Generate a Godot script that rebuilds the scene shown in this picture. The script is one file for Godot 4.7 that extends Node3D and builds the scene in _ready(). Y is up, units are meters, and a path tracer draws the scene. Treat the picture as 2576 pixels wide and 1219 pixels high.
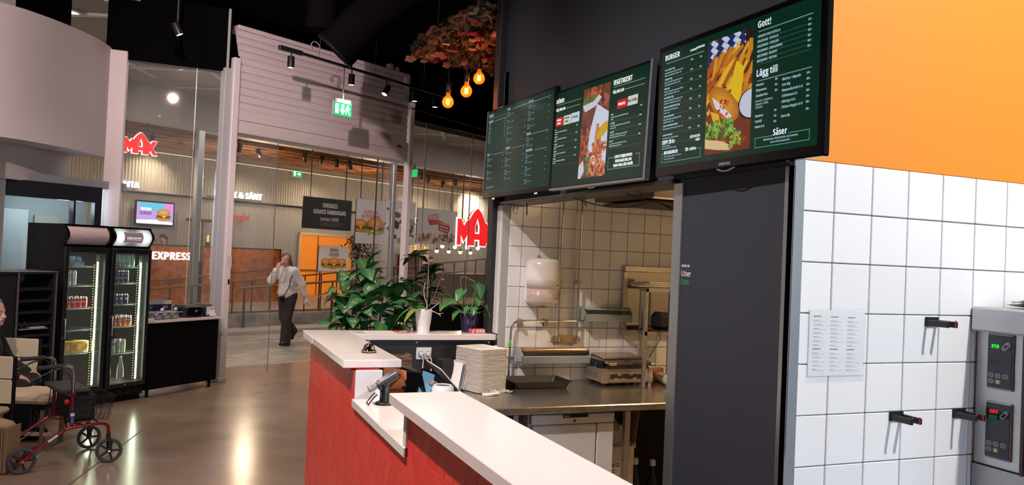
extends Node3D
# A kebab restaurant's service counter in a shopping mall, with a burger bar across the mall.
# World: x runs along the tiled walls to the right, -z runs along the red counter away from the viewer.

var sets := {}
var taken := {}
var rng := RandomNumberGenerator.new()
const O := Vector3.ZERO
var MALL: Transform3D      # x along the shop front, -z out into the mall
var FRIDGE: Transform3D    # x along the fridge fronts, +z into the restaurant

func _ready() -> void:
	rng.seed = 7
	camera_and_light()
	MALL = Transform3D(Basis(Vector3.UP, deg_to_rad(30)), Vector3(0.52, 0, -11.36))
	FRIDGE = Transform3D(Basis(Vector3.UP, deg_to_rad(43)), Vector3(-1.15, 0, -9.413))
	make_materials()
	restaurant_shell()
	shop_front()
	mall_shell()
	burger_bar()
	service_counter()
	kitchen()
	menu_screens()
	oven_wall()
	counter_things()
	plants()
	fridges_and_cabinet()
	left_seats()
	rollator()
	ceiling_things()
	people()

func camera_and_light() -> void:
	var cam := Camera3D.new()
	cam.name = "camera"
	var yaw := deg_to_rad(22.374)
	var pitch := deg_to_rad(1.0639)
	var roll := deg_to_rad(2.4982)
	cam.transform = Transform3D(Basis(Vector3.UP, -yaw) * Basis(Vector3.RIGHT, pitch) * Basis(Vector3.BACK, roll), Vector3(0, 1.83, 0))
	cam.fov = 34.0
	cam.near = 0.05
	cam.far = 200.0
	add_child(cam)
	cam.current = true
	var env := Environment.new()
	env.background_mode = Environment.BG_SKY
	var sky := Sky.new()
	var sm := ProceduralSkyMaterial.new()
	sm.sky_top_color = Color(0.62, 0.76, 0.92)
	sm.sky_horizon_color = Color(0.86, 0.92, 0.97)
	sm.ground_bottom_color = Color(0.4, 0.4, 0.4)
	sm.ground_horizon_color = Color(0.7, 0.72, 0.74)
	sm.energy_multiplier = 5.2
	sky.sky_material = sm
	env.sky = sky
	env.tonemap_mode = Environment.TONE_MAPPER_LINEAR
	env.tonemap_exposure = 1.0
	env.sdfgi_enabled = true
	env.ssao_enabled = true
	env.ssil_enabled = true
	var we := WorldEnvironment.new()
	we.name = "world"
	we.environment = env
	add_child(we)

# ---------------------------------------------------------------- nodes
func numbered(n: String) -> String:
	if not taken.has(n):
		taken[n] = 0
		return n
	taken[n] += 1
	return "%s_%03d" % [n, taken[n]]

func tag(o: Node, label: String, category: String, group := "") -> Node:
	o.set_meta("label", label)
	o.set_meta("category", category)
	if group:
		o.set_meta("group", group)
	return o

func thing(called: String, label: String, category: String, xf := Transform3D(), group := "") -> Node3D:
	var o := Node3D.new()
	o.name = numbered(called)
	add_child(o, true)
	o.transform = xf
	tag(o, label, category, group)
	return o

func obj(called: String, shape, m: Material, parent: Node = null, xf := Transform3D()) -> MeshInstance3D:
	var o := MeshInstance3D.new()
	var mesh: Mesh = shape.commit() if shape is SurfaceTool else shape
	o.mesh = mesh
	if m:
		o.material_override = m
	o.transform = xf
	if parent == null:
		o.name = numbered(called)
		add_child(o, true)
	else:
		var i := 0
		var nm := called
		while parent.has_node(NodePath(nm)):
			i += 1
			nm = "%s_%03d" % [called, i]
		o.name = nm
		parent.add_child(o, true)
	return o

# many alike pieces: skips the search for a free name
func piece(called: String, i: int, mesh: Mesh, m: Material, parent: Node, xf: Transform3D) -> MeshInstance3D:
	var o := MeshInstance3D.new()
	o.mesh = mesh
	o.material_override = m
	o.transform = xf
	o.name = called if i == 0 else "%s_%03d" % [called, i]
	parent.add_child(o, true)
	return o

func struct(called: String, shape, m: Material, parent: Node = null, xf := Transform3D()) -> MeshInstance3D:
	var o := obj(called, shape, m, parent, xf)
	if parent == null:
		o.set_meta("kind", "structure")
	return o

func copy(o: Node3D, xf: Transform3D, label := "") -> Node3D:
	var c: Node3D = o.duplicate()
	var base: String = o.name
	var re := RegEx.create_from_string("_\\d+$")
	c.name = numbered(re.sub(base, ""))
	add_child(c, true)
	c.transform = xf
	if label:
		c.set_meta("label", label)
	return c

func nth(k: int) -> String:
	return ["first", "second", "third", "fourth", "fifth", "sixth", "seventh", "eighth", "ninth", "tenth", "eleventh", "twelfth"][k] if k < 12 else "%d%s" % [k + 1, "th" if (k + 1) / 10 == 1 or (k + 1) % 10 > 3 or (k + 1) % 10 == 0 else ["st", "nd", "rd"][(k + 1) % 10 - 1]]

# ---------------------------------------------------------------- shapes
func mb() -> SurfaceTool:
	var st := SurfaceTool.new()
	st.begin(Mesh.PRIMITIVE_TRIANGLES)
	return st

func vx(st: SurfaceTool, p: Vector3, n: Vector3, uv := Vector2.ZERO) -> void:
	st.set_normal(n)
	st.set_uv(uv)
	st.add_vertex(p)

func tri(st: SurfaceTool, a: Vector3, b: Vector3, c: Vector3, out: Vector3) -> void:
	var n := (a - c).cross(a - b)
	if n.length_squared() < 1e-16:
		return
	if n.dot(out) < 0:
		var k := b
		b = c
		c = k
		n = -n
	n = n.normalized()
	vx(st, a, n); vx(st, b, n); vx(st, c, n)

func quad(st: SurfaceTool, a: Vector3, b: Vector3, c: Vector3, d: Vector3, out: Vector3) -> void:
	tri(st, a, b, c, out)
	tri(st, a, c, d, out)

# a quad with texture coordinates: a top left, b top right, c bottom right, d bottom left, seen from out
func card(st: SurfaceTool, a: Vector3, b: Vector3, c: Vector3, d: Vector3) -> void:
	var n := (a - c).cross(a - b).normalized()
	vx(st, a, n, Vector2(0, 0)); vx(st, b, n, Vector2(1, 0)); vx(st, c, n, Vector2(1, 1))
	vx(st, a, n, Vector2(0, 0)); vx(st, c, n, Vector2(1, 1)); vx(st, d, n, Vector2(0, 1))

# box with chamfered edges
func bx(st: SurfaceTool, c: Vector3, size: Vector3, ch := 0.0, b := Basis()) -> SurfaceTool:
	var h := size * 0.5
	ch = minf(ch, minf(h.x, minf(h.y, h.z)) * 0.9)
	var ax := [Vector3.RIGHT, Vector3.UP, Vector3.BACK]
	var hh := [h.x, h.y, h.z]
	for k in 3:
		var i := (k + 1) % 3
		var j := (k + 2) % 3
		for s in [-1.0, 1.0]:
			var m: Vector3 = ax[k] * hh[k] * s
			var u: Vector3 = ax[i] * (hh[i] - ch)
			var v: Vector3 = ax[j] * (hh[j] - ch)
			quad(st, c + b * (m - u - v), c + b * (m + u - v), c + b * (m + u + v), c + b * (m - u + v), b * (ax[k] * s))
	if ch > 0.0:
		for k in 3:
			var i := (k + 1) % 3
			var j := (k + 2) % 3
			for s in [-1.0, 1.0]:
				for t in [-1.0, 1.0]:
					var a1: Vector3 = ax[i] * hh[i] * s + ax[j] * (hh[j] - ch) * t
					var a2: Vector3 = ax[i] * (hh[i] - ch) * s + ax[j] * hh[j] * t
					var w: Vector3 = ax[k] * (hh[k] - ch)
					quad(st, c + b * (a1 - w), c + b * (a2 - w), c + b * (a2 + w), c + b * (a1 + w), b * (ax[i] * s + ax[j] * t))
		for sx in [-1.0, 1.0]:
			for sy in [-1.0, 1.0]:
				for sz in [-1.0, 1.0]:
					var q := Vector3(sx, sy, sz)
					tri(st, c + b * (q * Vector3(h.x, h.y - ch, h.z - ch)), c + b * (q * Vector3(h.x - ch, h.y, h.z - ch)), c + b * (q * Vector3(h.x - ch, h.y - ch, h.z)), b * q)
	return st

func box(size: Vector3, ch := 0.0, c := Vector3.ZERO) -> SurfaceTool:
	return bx(mb(), c, size, ch)

# box given by its low and high corners
func lohi(lo: Vector3, hi: Vector3, ch := 0.0) -> SurfaceTool:
	return bx(mb(), (lo + hi) * 0.5, hi - lo, ch)

func bl(st: SurfaceTool, lo: Vector3, hi: Vector3, ch := 0.0) -> SurfaceTool:
	return bx(st, (lo + hi) * 0.5, hi - lo, ch)

func frame_of(d: Vector3) -> Basis:
	var y := d.normalized()
	var x := y.cross(Vector3(0.12, 0.31, 0.94) if absf(y.y) > 0.95 else Vector3.UP).normalized()
	return Basis(x, y, x.cross(y))

# tube through points, round section, closed ends
func tube(st: SurfaceTool, pts: Array, r: float, n := 8, r2 := -1.0) -> SurfaceTool:
	if r2 < 0:
		r2 = r
	var rings := []
	var norms := []
	var prev := Basis()
	for i in pts.size():
		var d: Vector3
		if i == 0:
			d = pts[1] - pts[0]
		elif i == pts.size() - 1:
			d = pts[i] - pts[i - 1]
		else:
			d = (pts[i] - pts[i - 1]).normalized() + (pts[i + 1] - pts[i]).normalized()
		d = d.normalized()
		var fb: Basis
		if i == 0:
			fb = frame_of(d)
		else:
			var q := Quaternion(prev.y, d) if prev.y.dot(d) > -0.999 else Quaternion()
			fb = Basis(q) * prev
		prev = fb
		var rr := lerpf(r, r2, float(i) / (pts.size() - 1))
		var ring := []
		var nn := []
		for k in n:
			var a := TAU * k / n
			var o: Vector3 = fb.x * cos(a) + fb.z * sin(a)
			ring.append(pts[i] + o * rr)
			nn.append(o)
		rings.append(ring)
		norms.append(nn)
	for i in pts.size() - 1:
		for k in n:
			var l := (k + 1) % n
			smooth4(st, rings[i][k], rings[i][l], rings[i + 1][l], rings[i + 1][k], norms[i][k], norms[i][l], norms[i + 1][l], norms[i + 1][k])
	for e in [0, pts.size() - 1]:
		var out: Vector3 = (pts[0] - pts[1]) if e == 0 else (pts[e] - pts[e - 1])
		for k in range(1, n - 1):
			tri(st, rings[e][0], rings[e][k], rings[e][k + 1], out)
	return st

func smooth4(st: SurfaceTool, a: Vector3, b: Vector3, c: Vector3, d: Vector3, na: Vector3, nb: Vector3, nc: Vector3, nd: Vector3) -> void:
	smooth3(st, a, b, c, na, nb, nc)
	smooth3(st, a, c, d, na, nc, nd)

func smooth3(st: SurfaceTool, a: Vector3, b: Vector3, c: Vector3, na: Vector3, nb: Vector3, nc: Vector3) -> void:
	var n := (a - c).cross(a - b)
	if n.length_squared() < 1e-18:
		return
	if n.dot(na + nb + nc) < 0:
		vx(st, a, na); vx(st, c, nc); vx(st, b, nb)
	else:
		vx(st, a, na); vx(st, b, nb); vx(st, c, nc)

# turned shape: profile of (radius, height), a sharp corner where a point repeats
func lathe(st: SurfaceTool, prof: Array, n := 20, xf := Transform3D()) -> SurfaceTool:
	var nb := xf.basis.orthonormalized()
	for i in prof.size() - 1:
		var p: Vector2 = prof[i]
		var q: Vector2 = prof[i + 1]
		if p.is_equal_approx(q):
			continue
		var t := (q - p).normalized()
		var here := Vector2(t.y, -t.x)
		var n0 := here
		var n1 := here
		if i > 0 and not prof[i - 1].is_equal_approx(p):
			var t0: Vector2 = (p - prof[i - 1]).normalized()
			n0 = (here + Vector2(t0.y, -t0.x)).normalized()
		if i + 2 < prof.size() and not prof[i + 2].is_equal_approx(q):
			var t1: Vector2 = (prof[i + 2] - q).normalized()
			n1 = (here + Vector2(t1.y, -t1.x)).normalized()
		for k in n:
			var a := TAU * k / n
			var b := TAU * (k + 1) / n
			var ca := Vector3(cos(a), 0, sin(a))
			var cb := Vector3(cos(b), 0, sin(b))
			var u := Vector3.UP
			smooth4(st, xf * (ca * p.x + u * p.y), xf * (cb * p.x + u * p.y), xf * (cb * q.x + u * q.y), xf * (ca * q.x + u * q.y),
				nb * (ca * n0.x + u * n0.y), nb * (cb * n0.x + u * n0.y), nb * (cb * n1.x + u * n1.y), nb * (ca * n1.x + u * n1.y))
	return st

func cyl(st: SurfaceTool, a: Vector3, b: Vector3, r: float, n := 16, r2 := -1.0) -> SurfaceTool:
	return tube(st, [a, b], r, n, r2)

func ball(st: SurfaceTool, c: Vector3, r: Vector3, n := 14) -> SurfaceTool:
	var prof := []
	for i in n / 2 + 1:
		var a := PI * i / (n / 2) - PI / 2
		prof.append(Vector2(cos(a), sin(a)))
	return lathe(st, prof, n, Transform3D(Basis.from_scale(r), c))

# outline in the xy plane, pushed out along z from 0 to depth
func ext(st: SurfaceTool, poly: PackedVector2Array, depth: float, xf := Transform3D()) -> SurfaceTool:
	var idx := Geometry2D.triangulate_polygon(poly)
	var z := Vector3(0, 0, depth)
	for i in range(0, idx.size(), 3):
		var a := Vector3(poly[idx[i]].x, poly[idx[i]].y, 0)
		var b := Vector3(poly[idx[i + 1]].x, poly[idx[i + 1]].y, 0)
		var c := Vector3(poly[idx[i + 2]].x, poly[idx[i + 2]].y, 0)
		tri(st, xf * a, xf * b, xf * c, xf.basis * Vector3(0, 0, -depth))
		tri(st, xf * (a + z), xf * (b + z), xf * (c + z), xf.basis * Vector3(0, 0, depth))
	var cw := Geometry2D.is_polygon_clockwise(poly)
	for i in poly.size():
		var p := Vector3(poly[i].x, poly[i].y, 0)
		var q2 := poly[(i + 1) % poly.size()]
		var q := Vector3(q2.x, q2.y, 0)
		var e := q - p
		var out := Vector3(e.y, -e.x, 0)
		if cw:
			out = -out
		quad(st, xf * p, xf * q, xf * (q + z), xf * (p + z), xf.basis * out)
	return st

func P2(a: Array) -> PackedVector2Array:
	var r := PackedVector2Array()
	for i in range(0, a.size(), 2):
		r.append(Vector2(a[i], a[i + 1]))
	return r

func at(x: float, y: float, z: float, b := Basis()) -> Transform3D:
	return Transform3D(b, Vector3(x, y, z))

func yaw(deg: float) -> Basis:
	return Basis(Vector3.UP, deg_to_rad(deg))

# a place in the mall: s along the shop front, height, t out from it
func M(s: float, y: float, t: float, turn := 0.0) -> Transform3D:
	return MALL * Transform3D(yaw(turn), Vector3(s, y, -t))

func F(x: float, y: float, z: float, turn := 0.0) -> Transform3D:
	return FRIDGE * Transform3D(yaw(turn), Vector3(x, y, z))

# ---------------------------------------------------------------- lettering
var fonts := {}
func font(kind: String) -> Font:
	if not fonts.has(kind):
		var f := SystemFont.new()
		f.font_names = PackedStringArray(["Droid Serif" if kind.begins_with("serif") else "Droid Sans"])
		f.font_weight = 700 if kind.ends_with("bold") else 400
		f.font_italic = kind.contains("italic")
		f.allow_system_fallback = true
		fonts[kind] = f
	return fonts[kind]

func letters(words: String, cap: float, depth := 0.001, kind := "bold", align := 1) -> TextMesh:
	var t := TextMesh.new()
	t.text = words
	t.font = font(kind)
	t.font_size = 48
	t.pixel_size = cap / 34.0
	t.depth = depth
	t.curve_step = 4.0 if cap > 0.03 else 8.0
	t.horizontal_alignment = [HORIZONTAL_ALIGNMENT_LEFT, HORIZONTAL_ALIGNMENT_CENTER, HORIZONTAL_ALIGNMENT_RIGHT][align]
	t.vertical_alignment = VERTICAL_ALIGNMENT_CENTER
	return t

# adds a line of lettering to a mesh, standing in the xy plane of xf
func line(st: SurfaceTool, words: String, cap: float, xf: Transform3D, kind := "bold", align := 1, squeeze := 1.0, depth := 0.0006) -> void:
	var t := letters(words, cap, depth, kind, align)
	if t.get_surface_count() == 0:
		return
	var a := t.surface_get_arrays(0)
	if a.is_empty() or a[Mesh.ARRAY_VERTEX] == null or a[Mesh.ARRAY_VERTEX].size() == 0:
		return
	var sx := 0.0 if align == 1 else 0.0
	var v: PackedVector3Array = a[Mesh.ARRAY_VERTEX]
	var nn: PackedVector3Array = a[Mesh.ARRAY_NORMAL]
	var id = a[Mesh.ARRAY_INDEX]
	var lo := INF
	var hi := -INF
	for p in v:
		lo = minf(lo, p.x)
		hi = maxf(hi, p.x)
	sx = -(lo + hi) * 0.5 if align == 1 else (-lo if align == 0 else -hi)
	var count: int = id.size() if id != null and id.size() else v.size()
	for i in count:
		var k: int = id[i] if id != null and id.size() else i
		vx(st, xf * Vector3((v[k].x + sx) * squeeze, v[k].y, v[k].z), (xf.basis * nn[k]).normalized())

# ---------------------------------------------------------------- materials
var mats := {}
func mat(c: Color, rough := 0.6, metal := 0.0, extra := {}) -> StandardMaterial3D:
	var key := str(c, rough, metal, extra)
	if mats.has(key):
		return mats[key]
	var m := StandardMaterial3D.new()
	m.albedo_color = c
	m.roughness = rough
	m.metallic = metal
	for k in extra:
		m.set(k, extra[k])
	mats[key] = m
	return m

func rgb(r: int, g: int, b: int) -> Color:
	return Color(r / 255.0, g / 255.0, b / 255.0)

func glow(c: Color, e: float, base := Color.BLACK) -> StandardMaterial3D:
	return mat(base if base != Color.BLACK else c, 0.5, 0.0, {"emission_enabled": true, "emission": c, "emission_energy_multiplier": e})

func noise_tex(freq: float, kind: int, cols: Array, offs: Array, seed_n := 1, normal := false, size := 512, oct := 4) -> NoiseTexture2D:
	var n := FastNoiseLite.new()
	n.seed = seed_n
	n.noise_type = kind
	n.frequency = freq
	n.fractal_octaves = oct
	var t := NoiseTexture2D.new()
	t.width = size
	t.height = size
	t.seamless = true
	t.noise = n
	if normal:
		t.as_normal_map = true
		t.bump_strength = 3.0
	else:
		var g := Gradient.new()
		g.colors = PackedColorArray(cols)
		g.offsets = PackedFloat32Array(offs)
		t.color_ramp = g
	return t

func tri_mat(tex: Texture2D, scale: Vector3, rough: float, metal := 0.0, extra := {}) -> StandardMaterial3D:
	var m := StandardMaterial3D.new()
	m.albedo_texture = tex
	m.roughness = rough
	m.metallic = metal
	m.uv1_triplanar = true
	m.uv1_scale = scale
	for k in extra:
		m.set(k, extra[k])
	return m

func make_materials() -> void:
	var simplex := FastNoiseLite.TYPE_SIMPLEX_SMOOTH
	sets.shop_floor = tri_mat(noise_tex(0.006, simplex, [rgb(134, 114, 102), rgb(142, 121, 108), rgb(149, 128, 114)], [0.25, 0.5, 0.8], 3), Vector3.ONE * 0.3, 0.2, 0.0, {"uv1_world_triplanar": true, "metallic_specular": 0.55})
	sets.mall_floor = tri_mat(noise_tex(0.008, simplex, [rgb(140, 134, 124), rgb(158, 152, 142), rgb(176, 169, 158)], [0.25, 0.5, 0.8], 9), Vector3.ONE * 0.5, 0.32, 0.0, {"uv1_world_triplanar": true})
	sets.mall_floor2 = tri_mat(noise_tex(0.008, simplex, [rgb(132, 126, 118), rgb(150, 144, 135), rgb(168, 160, 150)], [0.25, 0.5, 0.8], 19), Vector3.ONE * 0.5, 0.36, 0.0, {"uv1_world_triplanar": true})
	sets.concrete = tri_mat(noise_tex(0.012, simplex, [rgb(112, 108, 102), rgb(134, 129, 122), rgb(150, 145, 138)], [0.2, 0.5, 0.8], 5), Vector3.ONE * 0.6, 0.8, 0.0, {"uv1_world_triplanar": true})
	sets.marble = tri_mat(noise_tex(0.007, simplex, [rgb(150, 82, 28), rgb(180, 104, 40), rgb(190, 114, 48), rgb(168, 94, 34)], [0.28, 0.4, 0.62, 0.72], 12), Vector3(0.5, 0.5, 0.5), 0.3)
	sets.wood = tri_mat(noise_tex(0.01, simplex, [rgb(120, 76, 44), rgb(158, 106, 66), rgb(182, 128, 84)], [0.2, 0.5, 0.8], 6), Vector3(0.25, 3.0, 3.0), 0.55)
	sets.bark = tri_mat(noise_tex(0.02, simplex, [rgb(62, 44, 32), rgb(110, 82, 62), rgb(140, 108, 84)], [0.2, 0.5, 0.8], 8), Vector3(1.5, 7.0, 7.0), 0.75)
	sets.steel = tri_mat(noise_tex(0.02, simplex, [rgb(176, 174, 170), rgb(196, 194, 190), rgb(208, 206, 202)], [0.2, 0.5, 0.8], 11), Vector3(0.6, 9.0, 0.6), 0.3, 0.95)
	sets.steel_top = tri_mat(noise_tex(0.02, simplex, [rgb(166, 158, 148), rgb(182, 174, 164), rgb(192, 186, 178)], [0.2, 0.5, 0.8], 13), Vector3(0.8, 3.0, 6.0), 0.2, 0.9)
	sets.oven = mat(rgb(196, 199, 202), 0.42, 0.75)
	sets.tile = mat(rgb(236, 238, 240), 0.16)
	sets.tile2 = mat(rgb(231, 234, 237), 0.18)
	sets.grout = mat(rgb(172, 172, 170), 0.9)
	sets.dark_wall = mat(rgb(46, 51, 62), 0.65)
	sets.black = mat(rgb(16, 16, 18), 0.55, 0.0, {"metallic_specular": 0.3})
	sets.ceiling = mat(rgb(9, 9, 10), 0.95, 0.0, {"metallic_specular": 0.1})
	sets.gloss_black = mat(rgb(12, 12, 14), 0.12)
	sets.orange = mat(rgb(226, 138, 40), 0.6)
	sets.white_paint = mat(rgb(216, 208, 208), 0.55)
	sets.white_frame = mat(rgb(222, 220, 224), 0.4)
	sets.quartz = mat(rgb(238, 228, 226), 0.14)
	sets.red = mat(rgb(226, 58, 48), 0.42)
	sets.red2 = mat(rgb(220, 54, 45), 0.44)
	sets.red3 = mat(rgb(231, 63, 53), 0.42)
	sets.chrome = mat(rgb(214, 214, 216), 0.08, 1.0)
	sets.alu = mat(rgb(190, 196, 200), 0.35, 0.9)
	sets.glass = mat(Color(0.9, 0.96, 0.95, 0.05), 0.02, 0.0, {"transparency": BaseMaterial3D.TRANSPARENCY_ALPHA})
	sets.clear = mat(Color(0.92, 0.97, 0.97, 0.06), 0.03, 0.0, {"transparency": BaseMaterial3D.TRANSPARENCY_ALPHA})
	sets.rubber = mat(rgb(44, 44, 47), 0.75)
	sets.plastic = mat(rgb(30, 30, 33), 0.38)
	sets.paper = mat(rgb(238, 236, 236), 0.7)


# ---------------------------------------------------------------- the restaurant's walls, floor, ceiling
func lamp_spot(called: String, pos: Vector3, to: Vector3, c: Color, e: float, angle: float, size := 0.04, soft := 0.6) -> void:
	var l := SpotLight3D.new()
	l.name = numbered(called)
	add_child(l, true)
	l.look_at_from_position(pos, to, Vector3.UP if absf((to - pos).normalized().y) < 0.99 else Vector3.RIGHT)
	l.light_color = c
	l.light_energy = e
	l.spot_angle = angle
	l.spot_angle_attenuation = soft
	l.spot_range = 30.0
	l.spot_attenuation = 2.0
	l.light_size = size
	l.shadow_enabled = true

func lamp_omni(called: String, pos: Vector3, c: Color, e: float, size := 0.05) -> void:
	var l := OmniLight3D.new()
	l.name = numbered(called)
	add_child(l, true)
	l.position = pos
	l.light_color = c
	l.light_energy = e
	l.omni_range = 30.0
	l.omni_attenuation = 2.0
	l.light_size = size
	l.shadow_enabled = true

func lamp_area(called: String, xf: Transform3D, size: Vector2, c: Color, e: float) -> void:
	var l := AreaLight3D.new()
	l.name = numbered(called)
	add_child(l, true)
	l.transform = xf
	l.area_size = size
	l.light_color = c
	l.light_energy = e
	l.area_range = 40.0
	l.shadow_enabled = true

# axes of an area light that shines along d
func aim(pos: Vector3, d: Vector3) -> Transform3D:
	return Transform3D(Basis.looking_at(d, Vector3.UP if absf(d.normalized().y) < 0.99 else Vector3.RIGHT), pos)

func tiles(wall: Node, cols: Array, rows: Array, place: Callable) -> void:
	var i := 0
	for r in rows.size() - 1:
		for c in cols.size() - 1:
			var w: float = cols[c + 1] - cols[c] - 0.004
			var h: float = rows[r] - rows[r + 1] - 0.004
			var key := "tile %.3f %.3f" % [w, h]
			if not sets.has(key):
				sets[key] = box(Vector3(w, h, 0.012), 0.003).commit()
			var xf: Transform3D = place.call((cols[c] + cols[c + 1]) * 0.5, (rows[r] + rows[r + 1]) * 0.5)
			xf.basis = xf.basis * Basis(Vector3.UP, rng.randf_range(-0.003, 0.003)) * Basis(Vector3.RIGHT, rng.randf_range(-0.002, 0.002))
			piece("tile", i, sets[key], sets.tile if rng.randf() < 0.7 else sets.tile2, wall, xf)
			i += 1

func span(a: float, step: float, n: int) -> Array:
	var r := []
	for i in n + 1:
		r.append(a + step * i)
	return r

func restaurant_shell() -> void:
	var w: Node
	w = struct("floor", lohi(Vector3(-12, -0.3, -30), Vector3(24, 0, 8)), sets.shop_floor)
	tag(w, "polished brown concrete floor of the restaurant with a long saw cut joint", "floor")
	var cut := struct("saw_joint", bx(mb(), Vector3(-0.18, 0.0004, -9.0), Vector3(0.012, 0.0012, 9.0), 0.0, yaw(-13)), mat(rgb(88, 72, 64), 0.7), w)
	w = struct("ceiling", lohi(Vector3(-12, 5.0, -34), Vector3(26, 5.3, 8)), sets.ceiling)
	tag(w, "black painted ceiling over the restaurant", "ceiling")
	# right wall: white tiles below, orange paint above
	w = struct("wall_right", lohi(Vector3(2.2, 0, -2.6), Vector3(6.3, 5.0, -2.441)), sets.grout)
	tag(w, "wall of large white square tiles under an orange painted upper wall", "wall")
	struct("painted_upper_wall", lohi(Vector3(2.15, 2.262, -2.445), Vector3(6.3, 5.0, -2.428), 0.002), sets.orange, w)
	var cols := [2.2]
	cols.append_array(span(2.377, 0.2, 7))
	tiles(w, cols, span(2.262, -0.2, 9), func(x, y): return at(x, y, -2.431))
	struct("plain_lower_wall", lohi(Vector3(3.78, 0, -2.442), Vector3(6.3, 2.26, -2.428)), sets.tile, w)
	struct("tile_edge", lohi(Vector3(2.2, 0, -2.44), Vector3(3.78, 0.46, -2.43)), sets.tile, w)
	# the dark wall that carries the screens, above the kitchen opening, and the dark pillar
	w = struct("wall_dark", lohi(Vector3(2.15, 2.235, -5.5), Vector3(2.32, 5.0, -2.445), 0.004), sets.dark_wall)
	tag(w, "dark slate painted wall above the kitchen opening, behind the menu screens", "wall")
	struct("opening_soffit", lohi(Vector3(2.13, 2.215, -5.47), Vector3(2.33, 2.236, -3.2), 0.003), mat(rgb(70, 66, 64), 0.35, 0.6), w)
	w = struct("wall_pillar", lohi(Vector3(2.15, 0, -3.17), Vector3(2.32, 2.236, -2.445), 0.004), sets.dark_wall)
	tag(w, "dark slate pillar panel between kitchen opening and white tiled wall", "wall")
	w = struct("trim_1", bl(bl(mb(), Vector3(2.146, 0, -2.45), Vector3(2.152, 2.232, -2.398), 0.001), Vector3(2.146, 0, -2.43), Vector3(2.2, 2.262, -2.398), 0.002), sets.alu)
	tag(w, "brushed steel corner strip between dark pillar and white tiles", "trim")
	w = struct("trim_2", bl(bl(mb(), Vector3(2.143, 0, -3.205), Vector3(2.325, 2.214, -3.165), 0.002), Vector3(2.14, 0, -3.2), Vector3(2.155, 2.214, -3.13), 0.002), sets.alu)
	tag(w, "brushed steel edge strip on the dark pillar beside the kitchen opening", "trim")
	w = struct("trim_3", lohi(Vector3(2.1, 0, -5.6), Vector3(2.3, 5.0, -5.5), 0.004), mat(rgb(38, 36, 40), 0.5))
	tag(w, "black window jamb at the end of the plant shelf", "trim")
	w = struct("trim_4", bl(bl(mb(), Vector3(2.135, 1.262, -5.5), Vector3(2.185, 2.213, -5.42), 0.006), Vector3(2.185, 1.262, -5.5), Vector3(2.205, 2.16, -5.435), 0.002), sets.white_frame)
	tag(w, "white upright frame profile between black jamb and kitchen tiles", "trim")
	# kitchen room
	w = struct("wall_kitchen", lohi(Vector3(2.15, 0, -5.6), Vector3(5.1, 3.2, -5.416)), sets.grout)
	tag(w, "kitchen back wall of white square tiles behind the steel worktop", "wall")
	var kc := [2.205]
	kc.append_array(span(2.305, 0.15, 14))
	tiles(w, kc, span(2.664, -0.15, 13), func(x, y): return at(x, y, -5.411))
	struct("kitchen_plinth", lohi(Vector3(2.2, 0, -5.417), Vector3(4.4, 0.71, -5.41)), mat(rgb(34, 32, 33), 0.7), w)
	w = struct("wall_kitchen_end", lohi(Vector3(4.4, 0, -5.6), Vector3(4.55, 3.2, -2.5)), mat(rgb(206, 200, 190), 0.6))
	tag(w, "plain end wall of the kitchen behind the pillar", "wall")
	w = struct("ceiling_kitchen", lohi(Vector3(2.32, 2.95, -5.6), Vector3(4.55, 3.1, -2.5)), mat(rgb(200, 190, 176), 0.7))
	tag(w, "low kitchen ceiling behind the dark wall", "ceiling")
	# behind the viewer: window wall, side walls
	w = struct("wall_back", bl(bl(bl(mb(), Vector3(-5.2, 0, 6.2), Vector3(0.7, 5.0, 6.5)), Vector3(0.7, 0, 6.2), Vector3(6.5, 0.5, 6.5)), Vector3(0.7, 4.4, 6.2), Vector3(6.5, 5.0, 6.5)), mat(rgb(150, 136, 130), 0.7))
	tag(w, "window wall behind the viewer, open to daylight", "wall")
	for i in 6:
		var x := 0.77 + i * 1.11
		struct("mullion", lohi(Vector3(x - 0.07, 0.5, 6.25), Vector3(x + 0.07, 4.4, 6.4), 0.004), mat(rgb(60, 62, 66), 0.5), w)
	struct("transom", lohi(Vector3(0.7, 2.4, 6.28), Vector3(6.4, 2.5, 6.38), 0.004), mat(rgb(60, 62, 66), 0.5), w)
	w = struct("wall_left", lohi(Vector3(-5.3, 0, -9.2), Vector3(-5.1, 5.0, 6.4)), sets.white_paint)
	tag(w, "pale side wall left of the view", "wall")
	w = struct("wall_side", lohi(Vector3(6.2, 0, -2.6), Vector3(6.4, 5.0, 6.4)), mat(rgb(200, 196, 190), 0.7))
	tag(w, "pale side wall right of the view", "wall")
	w = struct("wall_service", bl(bl(mb(), Vector3(7.6, 0, -18), Vector3(7.8, 5.0, -2.5)), Vector3(4.56, 0, -2.9), Vector3(7.7, 5.0, -2.62)), mat(rgb(60, 56, 54), 0.8))
	tag(w, "plain service corridor wall behind the kitchen", "wall")
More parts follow.
